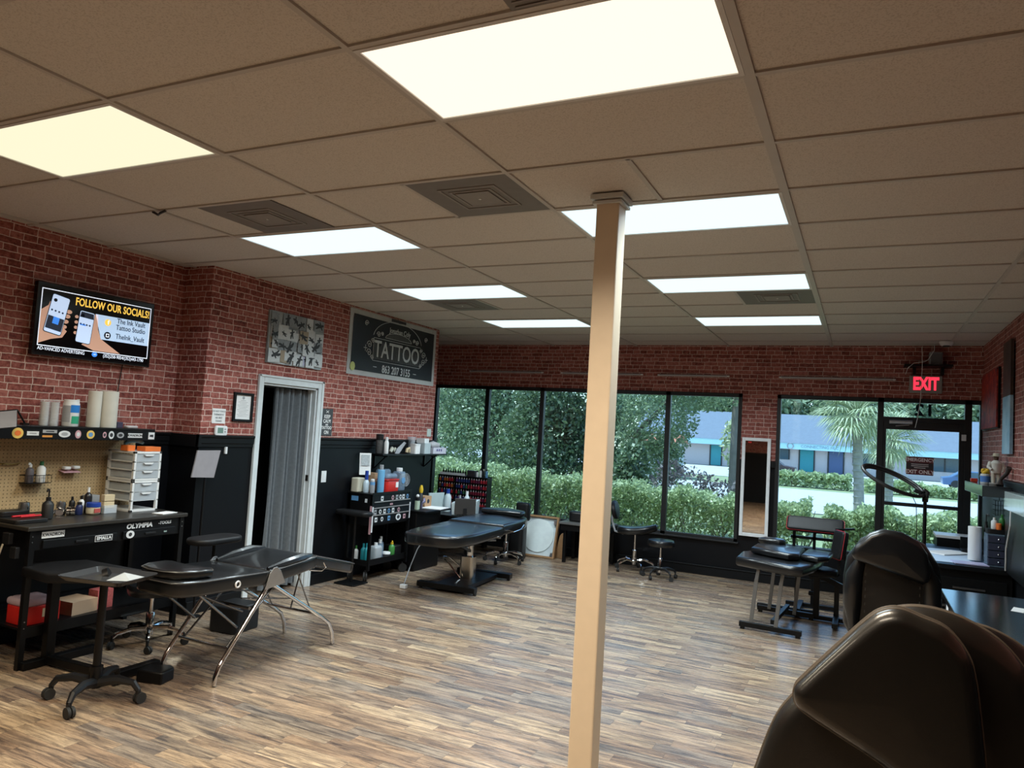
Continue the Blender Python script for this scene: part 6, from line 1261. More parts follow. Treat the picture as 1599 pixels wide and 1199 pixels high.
bn = thing('tattoo_banner', 'black banner with white border reading TATTOO and a phone number', 'banner', (fx + 0.002, 7.195, 2.56))
MB().b2((0, -0.885, -0.36), (0.004, 0.885, 0.36)).build('border_cloth', mat('banner_border', (0.50, 0.52, 0.53), 0.7), bn, smooth=0)
m = MB(); NY, NZ = 40, 16; vs = []; fs = []
for i in range(NZ + 1):
    for j in range(NY + 1):
        y = -0.83 + 1.66 * j / NY; z = -0.305 + 0.61 * i / NZ; d = (y + 0.83) - (0.305 - z) * 0.9
        vs.append((0.0085 + 0.003 * math.exp(-(d / 0.05) ** 2) * max(0, 1 - (y + 0.83)) + 0.0015 * math.sin(y * 6 + z * 3), y, z))
for i in range(NZ):
    for j in range(NY): fs.append((i * (NY + 1) + j, i * (NY + 1) + j + 1, (i + 1) * (NY + 1) + j + 1, (i + 1) * (NY + 1) + j))
m.add(vs, fs); m.build('black_cloth', mat('banner_black', (0.012, 0.016, 0.022), 0.45), bn, smooth=80)
BW = mat('banner_white', (0.60, 0.64, 0.66), 0.6); BGR = mat('banner_grey', (0.22, 0.24, 0.25), 0.6); bx = 0.0135
text_mesh('banner_word', 'TATTOO', 0.27, BW, bn, (bx, 0.035, -0.04), RXP, bold=0.003, sx=0.84)
text_mesh('banner_phone', '863 207 3155', 0.125, BW, bn, (bx, 0.03, -0.255), RXP, bold=0.002, sx=0.84)
text_mesh('banner_name', 'Jonathan Coly', 0.085, BW, bn, (bx, 0.06, 0.215), RXP, bold=0.001, sx=0.9)
def line(pts, w=0.006, nm='banner_line', mt=BW): return MB().tube([(bx, y, z) for y, z in pts], w * 0.5, 5).build(nm, mt, bn)
line([(-0.45, -0.17), (-0.45, 0.09), (0.52, 0.09), (0.52, -0.17), (-0.45, -0.17)], nm='banner_box')
line([(0.035 + 0.50 * math.cos(a), 0.09 + 0.235 * math.sin(a)) for a in [math.pi * (0.04 + 0.92 * k / 20) for k in range(21)]], nm='banner_arch')
P = [(0.04 + 0.27 * math.cos(a), 0.115 + 0.075 * math.sin(a)) for a in [math.pi * k / 14 for k in range(15)]]; line(P + [P[0]], nm='banner_crest')
m = MB()
for k in range(22): y = -0.20 + k * 0.0228; h = 0.068 * math.sqrt(max(0, 1 - ((y - 0.04) / 0.26) ** 2)); m.b2((bx - 0.001, y, 0.116), (bx + 0.001, y + 0.007, 0.116 + h))
m.build('banner_hatching', BGR, bn, smooth=0)
m = MB()
for k in range(46): y = -0.43 + k * 0.0205; m.b2((bx - 0.0035, y, -0.15), (bx - 0.002, y + 0.005, 0.03 + 0.03 * math.sin(k)))
m.build('banner_hatching', BGR, bn, smooth=0)
def spiral(cy, cz, r, s, turns=1.6): return [(cy + s * r * (1 - k / 26) * math.cos(turns * 2 * math.pi * k / 24), cz + r * (1 - k / 26) * math.sin(turns * 2 * math.pi * k / 24)) for k in range(25)]
for s_ in (-1, 1):
    c0 = 0.035
    for (dy, dz, r) in ((0.56, 0.0, 0.045), (0.56, -0.09, 0.045), (0.50, 0.05, 0.03), (0.50, -0.14, 0.03), (0.40, 0.135, 0.035), (0.33, 0.15, 0.025)): line(spiral(c0 + s_ * dy, dz, r, s_), 0.008, 'banner_scroll')
    line([(c0 + s_ * 0.60, -0.045), (c0 + s_ * 0.66, -0.045)], 0.008, 'banner_tip'); line([(c0 + s_ * 0.63, -0.08), (c0 + s_ * 0.63, -0.01)], 0.006, 'banner_tip')
for y, z in ((-0.6, 0.23), (0.63, 0.2)): line(spiral(y, z, 0.035, 1), 0.008, 'banner_flourish')
for y, z in ((-0.40, -0.24), (0.42, -0.25)): line([(y - 0.03, z), (y + 0.03, z)], 0.008, 'banner_dash')
flat(bn, 'banner_sticker', circ(-0.80, -0.27, 0.045, 9, 0.05), 0.0125, mat('yellow_green_sticker', (0.5, 0.55, 0.2), 0.5))
MB().b2((0.0045, -0.12, 0.322), (0.02, 0.16, 0.352)).build('maker_tab', EKD, bn, smooth=0)
# notices by the door
nt_ = thing('paper_notice', 'small white printed notice above the thermostat', 'notice', (fx + 0.001, 4.635, 1.665))
MB().b2((0, -0.072, -0.062), (0.002, 0.072, 0.066)).build('paper', PAPER, nt_, smooth=0)
for k, t in enumerate(('DO NOT TOUCH', 'THERMOSTAT', 'ASK FIRST', 'THANKS')): text_mesh('notice_text', t, 0.022, SG, nt_, (0.003, 0, 0.042 - k * 0.028), RXP, bold=0.0006, sx=0.8)
th = thing('thermostat', 'white wall thermostat with green display left of the doorway', 'thermostat', (fx + 0.001, 4.66, 1.54))
MB().pad([(y, z) for y, z in rrect(0.135, 0.088, 0.02)], 0, 0.024, 0.008, 3, Matrix(((0, 0, 1, 0), (1, 0, 0, 0), (0, 1, 0, 0), (0, 0, 0, 1)))).build('housing', WHT, th)
MB().b2((0.0241, -0.045, -0.02), (0.0255, 0.015, 0.027)).build('display', mat('lcd_green', (0.16, 0.26, 0.22), 0.3), th, smooth=0)
for k in range(2): MB().b2((0.0241, 0.03, -0.012 + k * 0.022), (0.0265, 0.045, -0.002 + k * 0.022)).build('button', GREYP, th, smooth=0)
lc = thing('framed_licence', 'black framed licence document left of the doorway', 'picture', (fx + 0.001, 4.895, 1.757))
m = MB(); 
for a, b in (((-0.115, -0.13), (-0.09, 0.13)), ((0.09, -0.13), (0.115, 0.13)), ((-0.09, -0.13), (0.09, -0.108)), ((-0.09, 0.108), (0.09, 0.13))): m.b2((0, a[0], a[1]), (0.018, b[0], b[1]))
m.build('frame', BLK, lc, smooth=0, bevel=0.002); MB().b2((0.002, -0.09, -0.108), (0.006, 0.09, 0.108)).build('document', PAPER, lc, smooth=0)
m = MB()
for k in range(11): w = 0.03 if k == 0 else 0.066 - 0.012 * (k % 3); m.b2((0.0062, -w, 0.058 - k * 0.014), (0.0068, w, 0.061 - k * 0.014))
m.build('document_lines', SG, lc, smooth=0); flat(lc, 'document_seal', circ(0, 0.084, 0.014), 0.0062, SG)
kc = thing('keep_calm_sign', 'narrow grey KEEP CALM AND TATTOO ON sign right of the doorway', 'sign', (fx + 0.001, 6.05, 1.665))
MB().b2((0, -0.088, -0.14), (0.008, 0.088, 0.14)).build('plaque', mat('charcoal_plaque', (0.05, 0.055, 0.06), 0.6), kc, smooth=0)
for t, z, s in (('KEEP', 0.055, 0.052), ('CALM', 0.008, 0.052), ('AND', -0.028, 0.022), ('TATTOO', -0.060, 0.045), ('ON', -0.108, 0.052)): text_mesh('sign_text', t, s, PAPER, kc, (0.0092, 0, z), RXP, bold=0.001, sx=0.85)
m = MB(); m.tube([(0.0092, -0.02, 0.095), (0.0092, 0.02, 0.12)], 0.003, 5); m.tube([(0.0092, -0.02, 0.12), (0.0092, 0.02, 0.095)], 0.003, 5); m.build('crossed_needles', PAPER, kc)
def plate(lab, y, z, w=0.075, h=0.118, mt=WHT, rocker=True):
    t = thing('light_switch', lab, 'switch', (fx + 0.001, y, z)); MB().b2((0, -w / 2, -h / 2), (0.006, w / 2, h / 2)).build('plate', mt, t, smooth=0, bevel=0.002)
    if rocker: MB().b2((0.0061, -0.016, -0.033), (0.010, 0.016, 0.033)).build('rocker', mt, t, smooth=0, bevel=0.002)
plate('white light switch on the black wall right of the doorway', 6.07, 1.10)
plate('small pale plate on the brick at the far end of the door wall', 8.06, 1.60, 0.09, 0.10, mat('pale_green_plate', (0.55, 0.62, 0.58), 0.5), False)
solo('door_chime', MB().b2((0, -0.012, -0.03), (0.02, 0.012, 0.03)), WHT, 'tiny white sensor on the black wall under the thermostat', 'sensor', (fx + 0.001, 4.735, 1.37), smooth=0, bevel=0.003)

solo('ceiling_hook', MB().tube([(-0.06, 0, 0), (-0.02, 0.01, -0.02), (0.02, -0.01, -0.018), (0.06, 0.0, 0)], 0.008, 6), EKD, 'small dark bracket fixed to the ceiling grid between the left light and vent', 'bracket', (-4.03, 3.10, CEIL - 0.004))
solo('floor_bin', MB().prism(rrect(0.26, 0.30, 0.04), 0, 0.20, 'z'), PLAST, 'black low bin on the floor behind the chrome legged bed', 'bin', (-4.45, 4.42, 0), 0.1, bevel=0.01)
# ================================================================== TOOL CART STATION
ct = thing('tool_cart', 'black rolling tool cart with stickered drawers beside the doorway', 'cart', (-4.855, 6.85, 0))
m = MB(); cw, cl = 0.16, 0.37
m.b2((-cw, -cl, 0.585), (cw - 0.012, cl, 0.915)); m.build('cabinet', BLKM, ct, smooth=0)
m = MB(); m.b2((-cw - 0.004, -cl - 0.004, 0.9155), (cw + 0.004, cl + 0.004, 0.926)); m.b2((-cw - 0.004, -cl - 0.004, 0.926), (-cw + 0.004, cl + 0.004, 0.94)); m.b2((cw - 0.004, -cl - 0.004, 0.926), (cw + 0.004, cl + 0.004, 0.94)); m.build('top_tray', BLKM, ct, smooth=0)
for a in (0,):
    for sx in (-cw, cw - 0.028):
        for sy in (-cl, cl - 0.028): MB().b2((sx, sy, 0.115), (sx + 0.028, sy + 0.028, 0.914)).build('corner_post', BLKM, ct, smooth=0)
m = MB(); m.b2((-cw + 0.029, -cl, 0.16), (cw - 0.029, cl, 0.175)); m.b2((cw - 0.029, -cl + 0.03, 0.16), (cw - 0.02, cl - 0.03, 0.225)); m.b2((-cw + 0.029, -cl, 0.1755), (cw - 0.03, -cl + 0.008, 0.225)); m.build('bottom_tray', BLKM, ct, smooth=0)
zs = [0.905, 0.83, 0.765, 0.69, 0.60]
SIL = mat('drawer_edge_aluminium', (0.5, 0.46, 0.45), 0.35, 0.6)
for k in range(4):
    o = MB().b2((cw - 0.011, -cl + 0.03, zs[k + 1] + 0.006), (cw, cl - 0.03, zs[k])).build('drawer', BLK, ct, smooth=0, bevel=0.002)
    if k < 3: MB().b2((cw + 0.0005, -cl + 0.03, zs[k + 1] + 0.004), (cw + 0.010, cl - 0.03, zs[k + 1] + 0.013)).build('drawer_pull', SIL, o, smooth=0)
    r2 = random.Random(k); n = [6, 1, 6, 5][k]
    for q in range(n):
        y = [-0.20, 0.0, 0.08, 0.15, 0.21, 0.29][q] if n > 1 else -0.02; 
        if k == 2: y = [-0.31, -0.22, -0.14, -0.06, 0.02, 0.13][q]
        if k == 3: y = [-0.29, -0.18, -0.05, 0.13, 0.25][q]
        w, h = (0.045, 0.05) if k != 1 else (0.05, 0.02)
        if k == 3 and q == 3: w, h = 0.10, 0.075
        mt = [SW, SP, SG, SW, SW, SB][(q + k) % 6]
        zc = (zs[k] + zs[k + 1]) / 2 + 0.004
        sticker(o, 'sticker', y, zc, w, h if k != 1 else 0.02, mt, x=cw + 0.0005, shape='o' if q % 2 else 'b', ink=EKD)
MB().b2((cw - 0.0275, -cl - 0.0015, 0.50), (cw - 0.001, -cl - 0.0002, 0.80)).build('side_sticker', SP, ct, smooth=0)
MB().b2((cw + 0.0002, -cl + 0.003, 0.52), (cw + 0.0015, -cl + 0.026, 0.79)).build('post_sticker', SW, ct, smooth=0)
MB().b2((cw + 0.0002, cl - 0.026, 0.62), (cw + 0.0015, cl - 0.006, 0.80)).build('post_sticker', SW, ct, smooth=0)
MB().b2((-0.12, -cl - 0.0015, 0.84), (-0.03, -cl - 0.0002, 0.89)).build('side_sticker', SB, ct, smooth=0); MB().b2((0.06, -cl - 0.0015, 0.83), (0.09, -cl - 0.0002, 0.87)).build('side_sticker', SW, ct, smooth=0)
for sx in (-1, 1):
    for sy in (-1, 1): castor(ct, sx * (cw - 0.055), sy * (cl - 0.03), 0.05, 0.016, 0.9 * sy, top=0.115)
zt = 0.9265
# things on the cart
qs = thing('qr_stand', 'white card display stand at the left back of the tool cart', 'stand', (-4.98, 6.68, zt))
MB().b2((-0.03, -0.04, 0), (0.03, 0.04, 0.012)).build('foot', WHT, qs, smooth=0)
TQ = Matrix.Translation((0, 0, 0.012)) @ Matrix.Rotation(R(-6), 4, 'Y') 
MB().b2((-0.004, -0.01, 0), (0.004, 0.01, 0.10)).build('stem', WHT, qs, smooth=0)
o = MB().box((0.012, -0.01, 0.30), (0.005, 0.13, 0.24), ry=R(-6), rz=R(-35)).build('card', PAPER, qs, smooth=0)
MB().box((0.0165, -0.013, 0.34), (0.003, 0.095, 0.12), ry=R(-6), rz=R(-35)).build('grey_print', mat('grey_print', (0.42, 0.46, 0.48), 0.6, var=0.5, scale=60), o, smooth=0)
solo('beige_container', MB().prism(rrect(0.10, 0.13, 0.02), 0, 0.155, 'z'), BEIGE, 'beige plastic container at the near left corner of the cart top', 'container', (-4.955, 6.55, zt), bevel=0.01)
bottle('white spray bottle with blue trigger on the tool cart', (-4.865, 6.575, zt), 0.235, 0.033, mat('pale_blue_white', (0.55, 0.66, 0.74), 0.4), BLUE, capr=0.6, neck=0.5)
solo('brown_carton', MB().b2((-0.045, -0.05, 0), (0.045, 0.05, 0.20)), mat('brown_printed_card', (0.38, 0.24, 0.14), 0.7, var=0.4, scale=50), 'brown printed carton behind the bottles on the cart', 'box', (-4.95, 6.80, zt), 0.2, smooth=0)
t = thing('spray_can', 'small metal can with blue and white label on the cart', 'can', (-4.80, 6.60, zt)); MB().lathe([(0.026, 0), (0.027, 0.004), (0.027, 0.12), (0.022, 0.13)], n=20).build('body', GREYP, t); MB().lathe([(0.022, 0.131), (0.022, 0.145), (0.01, 0.15)], n=16).build('cap', WHT, t); MB().lathe([(0.0275, 0.085), (0.0275, 0.118)], n=20).build('blue_band', SB, t)
t = thing('barrier_roll', 'tall light blue wrapped roll with grey end on the cart', 'roll', (-4.765, 6.70, zt)); MB().lathe([(0.038, 0), (0.039, 0.003), (0.039, 0.247), (0.036, 0.25)], n=28).build('blue_film', LBLUE, t); MB().lathe([(0.022, 0.25), (0.022, 0.30), (0.018, 0.304)], n=20).build('core', GREYP, t)
sc2 = thing('sharps_container', 'red sharps bin with clear dome lid on the tool cart', 'container', (-4.80, 6.885, zt)); MB().pad(rrect(0.15, 0.24, 0.03), 0, 0.13, 0.006, 3).build('tub', RED, sc2)
MB().prism(rrect(0.165, 0.255, 0.03), 0.1305, 0.142, 'z').build('rim', RED, sc2, bevel=0.003); MB().b2((0.0755, 0.05, 0.05), (0.077, 0.10, 0.11)).build('label_patch', PAPER, sc2, smooth=0); MB().pad(rrect(0.14, 0.2, 0.03), 0.1425, 0.205, 0.03, 3).build('dome', CLEARB, sc2)
solo('clear_blue_jug', MB().pad(rrect(0.13, 0.16, 0.035), 0, 0.24, 0.03, 4), CLEARB, 'clear blue water jug behind the red sharps bin', 'jug', (-4.945, 6.99, zt + 0.001))
t = thing('clear_blue_jug', 'clear blue square jug with white lid at the far end of the cart', 'jug', (-4.80, 7.10, zt + 0.001)); MB().pad(rrect(0.12, 0.12, 0.03), 0, 0.22, 0.02, 4).build('body', CLEARB, t); MB().lathe([(0.035, 0.2205), (0.037, 0.235), (0.035, 0.26)], n=18).build('lid', WHT, t); MB().lathe([(0.035, 0.0), (0.035, 0.004)], (0, 0, 0), 18, Matrix.Translation((0.0605, 0, 0.12)) @ Matrix.Rotation(R(90), 4, 'Y')).build('blue_label', SB, t)
# on the lower tray of the cart
zl = 0.1755
for k, (x, y, h, r, mt, cp, lb) in enumerate([(-4.86, 6.60, 0.20, 0.028, TEAL, TEAL, 'left teal bottle on the cart bottom tray'), (-4.80, 6.58, 0.21, 0.028, TEAL, TEAL, 'right teal bottle on the cart bottom tray'), (-4.94, 6.58, 0.17, 0.026, WHT, GREEN, 'white and green bottle left of the teal ones'),
        (-4.83, 6.86, 0.22, 0.04, CLEARB, WHT, 'clear spray bottle at the back of the cart tray'), (-4.87, 6.93, 0.24, 0.035, CLEARB, WHT, 'second clear spray bottle on the cart tray'), (-4.78, 7.02, 0.19, 0.035, GREEN, YEL, 'green bottle with yellow pump on the cart tray')]):
    bottle(lb, (x, y, zl), h, r, mt, cp, pump=(k == 5))
t = thing('gallon_jug', 'grey translucent gallon jug on the cart tray behind the near post', 'jug', (-4.80, 6.74, zl)); MB().pad(rrect(0.11, 0.13, 0.03), 0, 0.17, 0.03, 4).build('body', mat('milky_grey', (0.36, 0.39, 0.42), 0.4), t); MB().cyl((0, 0, 0.17), (0, 0, 0.20), 0.02).build('cap', WHT, t)
t = thing('white_tub', 'white tub with black label on the cart bottom tray', 'tub', (-4.785, 6.925, zl)); MB().lathe([(0.042, 0), (0.047, 0.006), (0.047, 0.075), (0.044, 0.08)], n=24).build('body', WHT, t); MB().lathe([(0.0475, 0.02), (0.0475, 0.058)], n=24).build('dark_band', EKD, t)
solo('black_toolbox', MB().prism(rrect(0.16, 0.13, 0.02), 0, 0.13, 'z'), PLAST, 'black box with small white marks at the far end of the cart tray', 'box', (-4.84, 7.13, zl), bevel=0.008)
# wall shelf above the cart
ws2 = thing('wall_shelf', 'thin black bracket shelf crowded with supplies above the tool cart', 'shelf', (-4.94, 7.5, 1.325))
MB().b2((-0.098, -0.70, 0), (0.11, 0.70, 0.018)).build('shelf_board', BLKM, ws2, smooth=0, bevel=0.002)
for y in (-0.58, 0.48):
    m = MB(); m.b2((-0.098, y, -0.16), (-0.085, y + 0.02, 0)); m.b2((-0.085, y, -0.015), (0.09, y + 0.02, -0.0005)); m.bar((-0.088, y + 0.01, -0.15), (0.06, y + 0.01, -0.012), 0.012); m.build('bracket', BLKM, ws2, smooth=0)
zw = 1.3435
t = thing('thermos', 'tall black patterned tumbler at the near end of the supply shelf', 'tumbler', (-4.96, 6.90, zw)); MB().lathe([(0.034, 0), (0.04, 0.01), (0.042, 0.15)], n=22).build('body', mat('speckled_black', (0.10, 0.10, 0.10), 0.4, var=0.9, scale=70), t); MB().lathe([(0.043, 0.151), (0.043, 0.215), (0.035, 0.22)], n=22).build('lid', PLAST, t)
bottle('white bottle in front of the black tumbler', (-4.885, 6.93, zw), 0.19, 0.026, PAPER, WHT, capr=0.7)
solo('figure_cluster', MB().tube([(0, -0.03, 0.02), (0, 0.0, 0.06), (0, 0.03, 0.03), (0.01, 0.05, 0.07)], [0.02, 0.024, 0.02, 0.012], 8), mat('speckled_cream', (0.45, 0.46, 0.40), 0.6, var=0.6, scale=60), 'speckled cream trinket next to the white bottle on the supply shelf', 'ornament', (-4.88, 7.04, zw))
solo('metal_scoop', MB().add([(0, 0, 0.0), (0.03, 0.02, 0.0), (0.02, 0.19, 0.125), (-0.01, 0.19, 0.14), (0, 0.03, 0.055), (0.02, 0.06, 0.002)], [(0, 1, 5), (0, 5, 2, 3, 4)]), GREYP, 'grey pointed fan shaped scoop on the supply shelf', 'scoop', (-4.90, 7.13, zw + 0.001), smooth=0)
solo('wood_figure', MB().tube([(0, 0, 0), (0, 0.01, 0.04), (0, 0.05, 0.05), (0, 0.06, 0.0)], [0.018, 0.018, 0.018, 0.014], 8), KRAFT, 'pale wooden trinket between scoop and white jar', 'ornament', (-4.88, 7.34, zw + 0.015))
t = thing('white_jar', 'white jar with paper label in the middle of the supply shelf', 'jar', (-4.88, 7.52, zw)); MB().prism(rrect(0.09, 0.11, 0.02), 0, 0.10, 'z').build('body', PAPER, t); MB().prism(rrect(0.095, 0.115, 0.02), 0.1005, 0.118, 'z').build('lid', WHT, t)
solo('clear_cup_stack', MB().lathe([(0.03, 0), (0.05, 0.18), (0.055, 0.20)], n=18), CLEAR, 'stack of clear cups behind the white jar', 'cups', (-4.99, 7.60, zw))
solo('clear_bin', MB().prism(rrect(0.12, 0.14, 0.01), 0, 0.13, 'z'), mat('frosted_bin', (0.45, 0.52, 0.55), 0.4), 'frosted storage bin right of the white jar', 'bin', (-4.90, 7.745, zw))
solo('white_box', MB().b2((-0.06, -0.05, 0), (0.06, 0.05, 0.055)), WHT, 'small white box on top of the frosted bin', 'box', (-4.92, 7.74, zw + 0.131), smooth=0)
t = thing('glove_box', 'white glove box with purple dots at the far end of the supply shelf', 'box', (-4.89, 8.02, zw)); MB().b2((-0.06, -0.16, 0), (0.06, 0.15, 0.075)).build('carton', mat('lilac_white_card', (0.60, 0.60, 0.70), 0.6), t, smooth=0)
for k in range(3): flat(t, 'printed_dot', circ(-0.07 + 0.05 * k, 0.045, 0.016), 0.0602, mat('purple_print', (0.10, 0.08, 0.25), 0.5))
solo('folded_tissue', MB().pad(rrect(0.10, 0.20, 0.02), 0, 0.06, 0.025, 3, puff=0.02), mat('tissue_grey', (0.42, 0.42, 0.45), 0.8), 'crumpled grey tissue pile on the glove box', 'tissue', (-4.89, 7.94, zw + 0.0755))

# ---- pedestal and desk beyond the cart
pd = thing('pedestal', 'black pedestal cabinet with papers on top just past the tool cart', 'cabinet', (-4.84, 7.56, 0))
MB().b2((-0.19, -0.28, 0), (0.20, 0.26, 0.68)).build('body', BLKM, pd, smooth=0, bevel=0.01); MB().b2((-0.2, -0.29, 0.681), (0.32, 0.30, 0.70)).build('top', BLK, pd, smooth=0, bevel=0.003)
solo('paper_pile', MB().b2((-0.12, -0.14, 0), (0.14, 0.14, 0.008)), PAPER, 'white paper lying on the black pedestal', 'paper', (-4.66, 7.68, 0.7005), 0.15, smooth=0)
t = thing('tape_box', 'open cardboard box with a round hole on the pedestal', 'box', (-4.83, 7.72, 0.7005)); MB().b2((-0.06, -0.075, 0), (0.06, 0.075, 0.13)).build('carton', CARD, t, smooth=0, bevel=0.002); flat(t, 'round_hole', circ(0, 0.07, 0.026), 0.0602, EKD)
t = thing('lotion_bottle', 'pale green bottle with black cap at the near corner of the pedestal', 'bottle', (-4.72, 7.40, 0.7005)); MB().prism(rrect(0.045, 0.06, 0.012), 0, 0.10, 'z').build('body', mat('pale_green', (0.45, 0.55, 0.42), 0.5), t); MB().prism(rrect(0.04, 0.045, 0.012), 0.1005, 0.135, 'z').build('cap', PLAST, t); MB().ball((0, 0, 0.155), 0.02).build('pump_head', WHT, t)
solo('tattoo_machine', MB().tube([(0, 0, 0), (0, 0.01, 0.06), (0.02, 0.03, 0.08), (0.01, 0.04, 0.12)], [0.014, 0.014, 0.022, 0.012], 8), mat('violet_metal', (0.15, 0.14, 0.22), 0.3, 0.6), 'upright violet grey machine by the green bottle', 'tool', (-4.74, 7.52, 0.7005))
t = thing('desk_fan', 'small round grey fan behind the tool cart', 'fan', (-4.93, 7.40, 0.7005)); MB().cyl((0, 0, 0), (0, 0, 0.26), 0.012).build('stem', PLAST, t)
m = MB(); 
for r in (0.075, 0.05, 0.025): m.tube([(0.03, r * math.cos(a * math.pi / 12), 0.33 + r * math.sin(a * math.pi / 12)) for a in range(24)], 0.004, 5, closed=True)
for k in range(8): m.tube([(0.03, 0.02 * math.cos(k * math.pi / 4), 0.33 + 0.02 * math.sin(k * math.pi / 4)), (0.03, 0.075 * math.cos(k * math.pi / 4), 0.33 + 0.075 * math.sin(k * math.pi / 4))], 0.002, 4)
m.build('grille', GREYP, t); MB().cyl((-0.02, 0, 0.33), (0.02, 0, 0.33), 0.072, n=24).build('housing', mat('fan_grey', (0.32, 0.33, 0.35), 0.4), t)
t = thing('yellow_bottle', 'yellow capped squeeze bottle beside the fan', 'bottle', (-4.78, 7.56, 0.7005)); MB().lathe([(0.022, 0), (0.024, 0.16), (0.012, 0.18)], n=14).build('body', EKD, t); MB().lathe([(0.02, 0.18), (0.026, 0.22), (0.014, 0.27)], n=12).build('yellow_cap', YEL, t)
sd2 = thing('station_desk', 'low black desk under the supply clutter between pedestal and ink rack', 'desk', (-4.68, 8.55, 0))
MB().b2((-0.35, -0.62, 0.575), (0.37, 0.62, 0.60)).build('desk_top', BLK, sd2, smooth=0, bevel=0.003)
for sx, sy in ((-0.33, -0.6), (0.32, -0.6), (-0.33, 0.57), (0.32, 0.57)): MB().b2((sx, sy, 0), (sx + 0.035, sy + 0.035, 0.574)).build('leg', BLKM, sd2, smooth=0)
m = MB(); m.bar((0.3, -0.5, 0.36), (-0.2, 0.5, 0.30), 0.02); m.bar((0.3, 0.3, 0.22), (-0.2, -0.5, 0.24), 0.02); m.build('brace', STEEL, sd2, smooth=0)
solo('white_bin', MB().prism([(-0.15, 0), (0.15, 0), (0.16, 0.19), (-0.16, 0.15)], -0.14, 0.14, 'x'), mat('pale_bin', (0.55, 0.62, 0.64), 0.4), 'white plastic bin at the front of the low desk by the hydraulic bed', 'bin', (-4.50, 8.18, 0.601), R(-70), bevel=0.006)
solo('white_board_panel', MB().b2((-0.01, -0.13, 0), (0.01, 0.13, 0.24)), mat('pale_panel', (0.50, 0.60, 0.62), 0.5), 'pale upright panel behind the cardboard box', 'panel', (-4.90, 8.12, 0.601), -0.3, smooth=0, bevel=0.003)
mo = thing('monitor', 'black monitor seen from behind on the low desk', 'monitor', (-4.46, 7.86, 0.701)); 
mo.location = (-4.40, 7.99, 0.601); mo.rotation_euler.z = R(-55)
MB().b2((-0.01, -0.13, 0.02), (0.012, 0.13, 0.22)).build('screen_shell', mat('dark_brown_plastic', (0.035, 0.03, 0.028), 0.5), mo, smooth=0, bevel=0.006)
MB().b2((-0.05, -0.06, 0), (0.04, 0.06, 0.012)).build('foot', PLAST, mo, smooth=0); MB().b2((0.012, -0.02, 0.012), (0.022, 0.02, 0.10)).build('stem', PLAST, mo, smooth=0)
bottle('large white bottle with blue cap on the low desk', (-4.80, 8.24, 0.601), 0.29, 0.045, mat('milky_white', (0.55, 0.64, 0.68), 0.4), BLUE, capr=0.55)
bottle('white cone tipped squeeze bottle right of the blue capped one', (-4.62, 8.42, 0.601), 0.27, 0.038, mat('milky_white2', (0.58, 0.66, 0.70), 0.4), WHT, capr=0.5)
bottle('small green and white bottle between the two large white bottles', (-4.66, 8.31, 0.601), 0.22, 0.03, mat('greenish_label', (0.30, 0.42, 0.36), 0.5), GREYP)
bottle('short black bottle in front of the cone tipped bottle', (-4.56, 8.36, 0.601), 0.14, 0.024, PLAST, PLAST)
# ---- ink rack with rows of ink bottles
ik = thing('ink_rack', 'wide tiered rack of coloured ink bottles standing in front of the first window', 'rack', (-5.22, 9.40, 0))
m = MB(); m.b2((-0.42, 0.085, 0.40), (0.40, 0.10, 1.0))
for k in range(6): m.b2((-0.42, -0.04, 0.47 + k * 0.085), (0.40, 0.085, 0.476 + k * 0.085))
for x in (-0.42, -0.14, 0.12, 0.394): m.b2((x, -0.04, 0.40), (x + 0.006, 0.085, 0.98))
m.b2((-0.42, -0.04, 0.98), (0.40, 0.10, 0.99)); m.build('rack_frame', BLKM, ik, smooth=0)
for x in (-0.40, 0.36): MB().b2((x, -0.03, 0), (x + 0.03, 0.09, 0.40)).build('leg', BLKM, ik, smooth=0)
inkm = [mat('ink_' + n, c, 0.35) for n, c in (('maroon', (0.16, 0.012, 0.03)), ('red', (0.35, 0.02, 0.03)), ('wine', (0.10, 0.01, 0.04)), ('navy', (0.02, 0.03, 0.12)), ('purple', (0.08, 0.03, 0.14)), ('orange', (0.40, 0.10, 0.02)), ('brown', (0.12, 0.05, 0.02)), ('green', (0.03, 0.10, 0.05)))]
protos = {}
rk = random.Random(2)
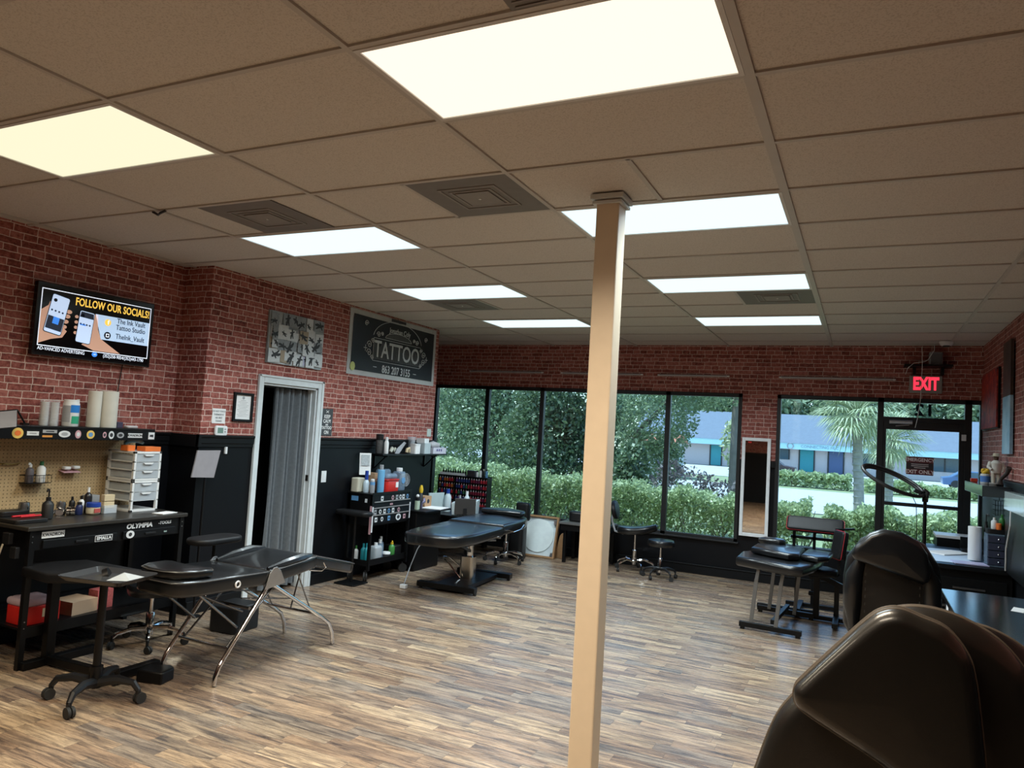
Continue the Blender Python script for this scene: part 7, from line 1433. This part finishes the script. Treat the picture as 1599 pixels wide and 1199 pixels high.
for row in range(6):
    for col in range(20):
        x = -0.398 + col * 0.0405; sec = 0 if x < -0.14 else (1 if x < 0.12 else 2)
        pal = [[5, 6, 1, 3], [3, 4, 7, 3, 1], [0, 1, 2, 1, 0]][sec]; ci = pal[rk.randrange(len(pal))]
        loc = (-5.22 + x, 9.40 - 0.012, 0.4765 + row * 0.085)
        cname = ['maroon', 'red', 'wine', 'navy', 'purple', 'orange', 'brown', 'green'][ci]
        ORD = 'first second third fourth fifth sixth seventh eighth ninth tenth eleventh twelfth thirteenth fourteenth fifteenth sixteenth seventeenth eighteenth nineteenth twentieth'.split()
        lab = '%s ink bottle, %s from the left on the %s tier up of the ink rack' % (cname, ORD[col], ORD[row])
        if ci not in protos:
            t = thing('ink_bottle', lab, 'bottle', loc, 0, cname + ' ink bottles in the rack')
            MB().lathe([(0.015, 0), (0.016, 0.004), (0.016, 0.038), (0.008, 0.044)], n=8).build('body', inkm[ci], t); MB().lathe([(0.008, 0.044), (0.007, 0.056), (0.003, 0.070)], n=8).build('cap', [WHT, SP, SW][ci % 3], t); protos[ci] = t
        else: copy_tree(protos[ci], label=lab, loc=loc)
# row of taller bottles on top
wt = thing('bottle_tray', 'white tray on top of the ink rack filled with capped bottles', 'tray', (-5.40, 9.42, 0.991)); m = MB(); m.b2((-0.22, -0.04, 0), (0.20, 0.05, 0.004)); m.b2((-0.22, -0.044, 0), (0.20, -0.04, 0.035)); m.build('tray_body', SW, wt, smooth=0)
pr = None
for k in range(10):
    loc = (-5.59 + k * 0.041, 9.425, 0.996)
    if pr is None:
        pr = thing('tray_bottle', 'dark capped bottle in the white tray on the ink rack, first from the left', 'bottle', loc, 0, 'bottles in the white tray'); MB().lathe([(0.016, 0), (0.016, 0.05), (0.007, 0.06)], n=8).build('body', PLAST, pr); MB().lathe([(0.007, 0.06), (0.004, 0.085)], n=8).build('cap', PLAST, pr)
    else: copy_tree(pr, label='dark capped bottle in the white tray on the ink rack, %s from the left' % ORD[k], loc=loc)
solo('dark_tin_box', MB().b2((-0.06, -0.04, 0), (0.06, 0.04, 0.085)), mat('dark_patterned_tin', (0.03, 0.025, 0.03), 0.5, var=0.8, scale=50), 'dark patterned box on the ink rack right of the white tray', 'box', (-5.11, 9.42, 0.991), smooth=0)
for k, (x, h, mt, lb) in enumerate(((-5.02, 0.09, WHT, 'white bottle right of the dark box on the rack'), (-4.97, 0.12, WHT, 'taller white bottle on top of the ink rack'), (-4.92, 0.12, PLAST, 'black bottle with beige cap on top of the ink rack'), (-4.87, 0.12, SB, 'pale blue bottle at the right end of the ink rack'))):
    bottle(lb, (x, 9.42, 0.991), h, 0.018, mt, BEIGE if k == 2 else PLAST, capr=0.6)
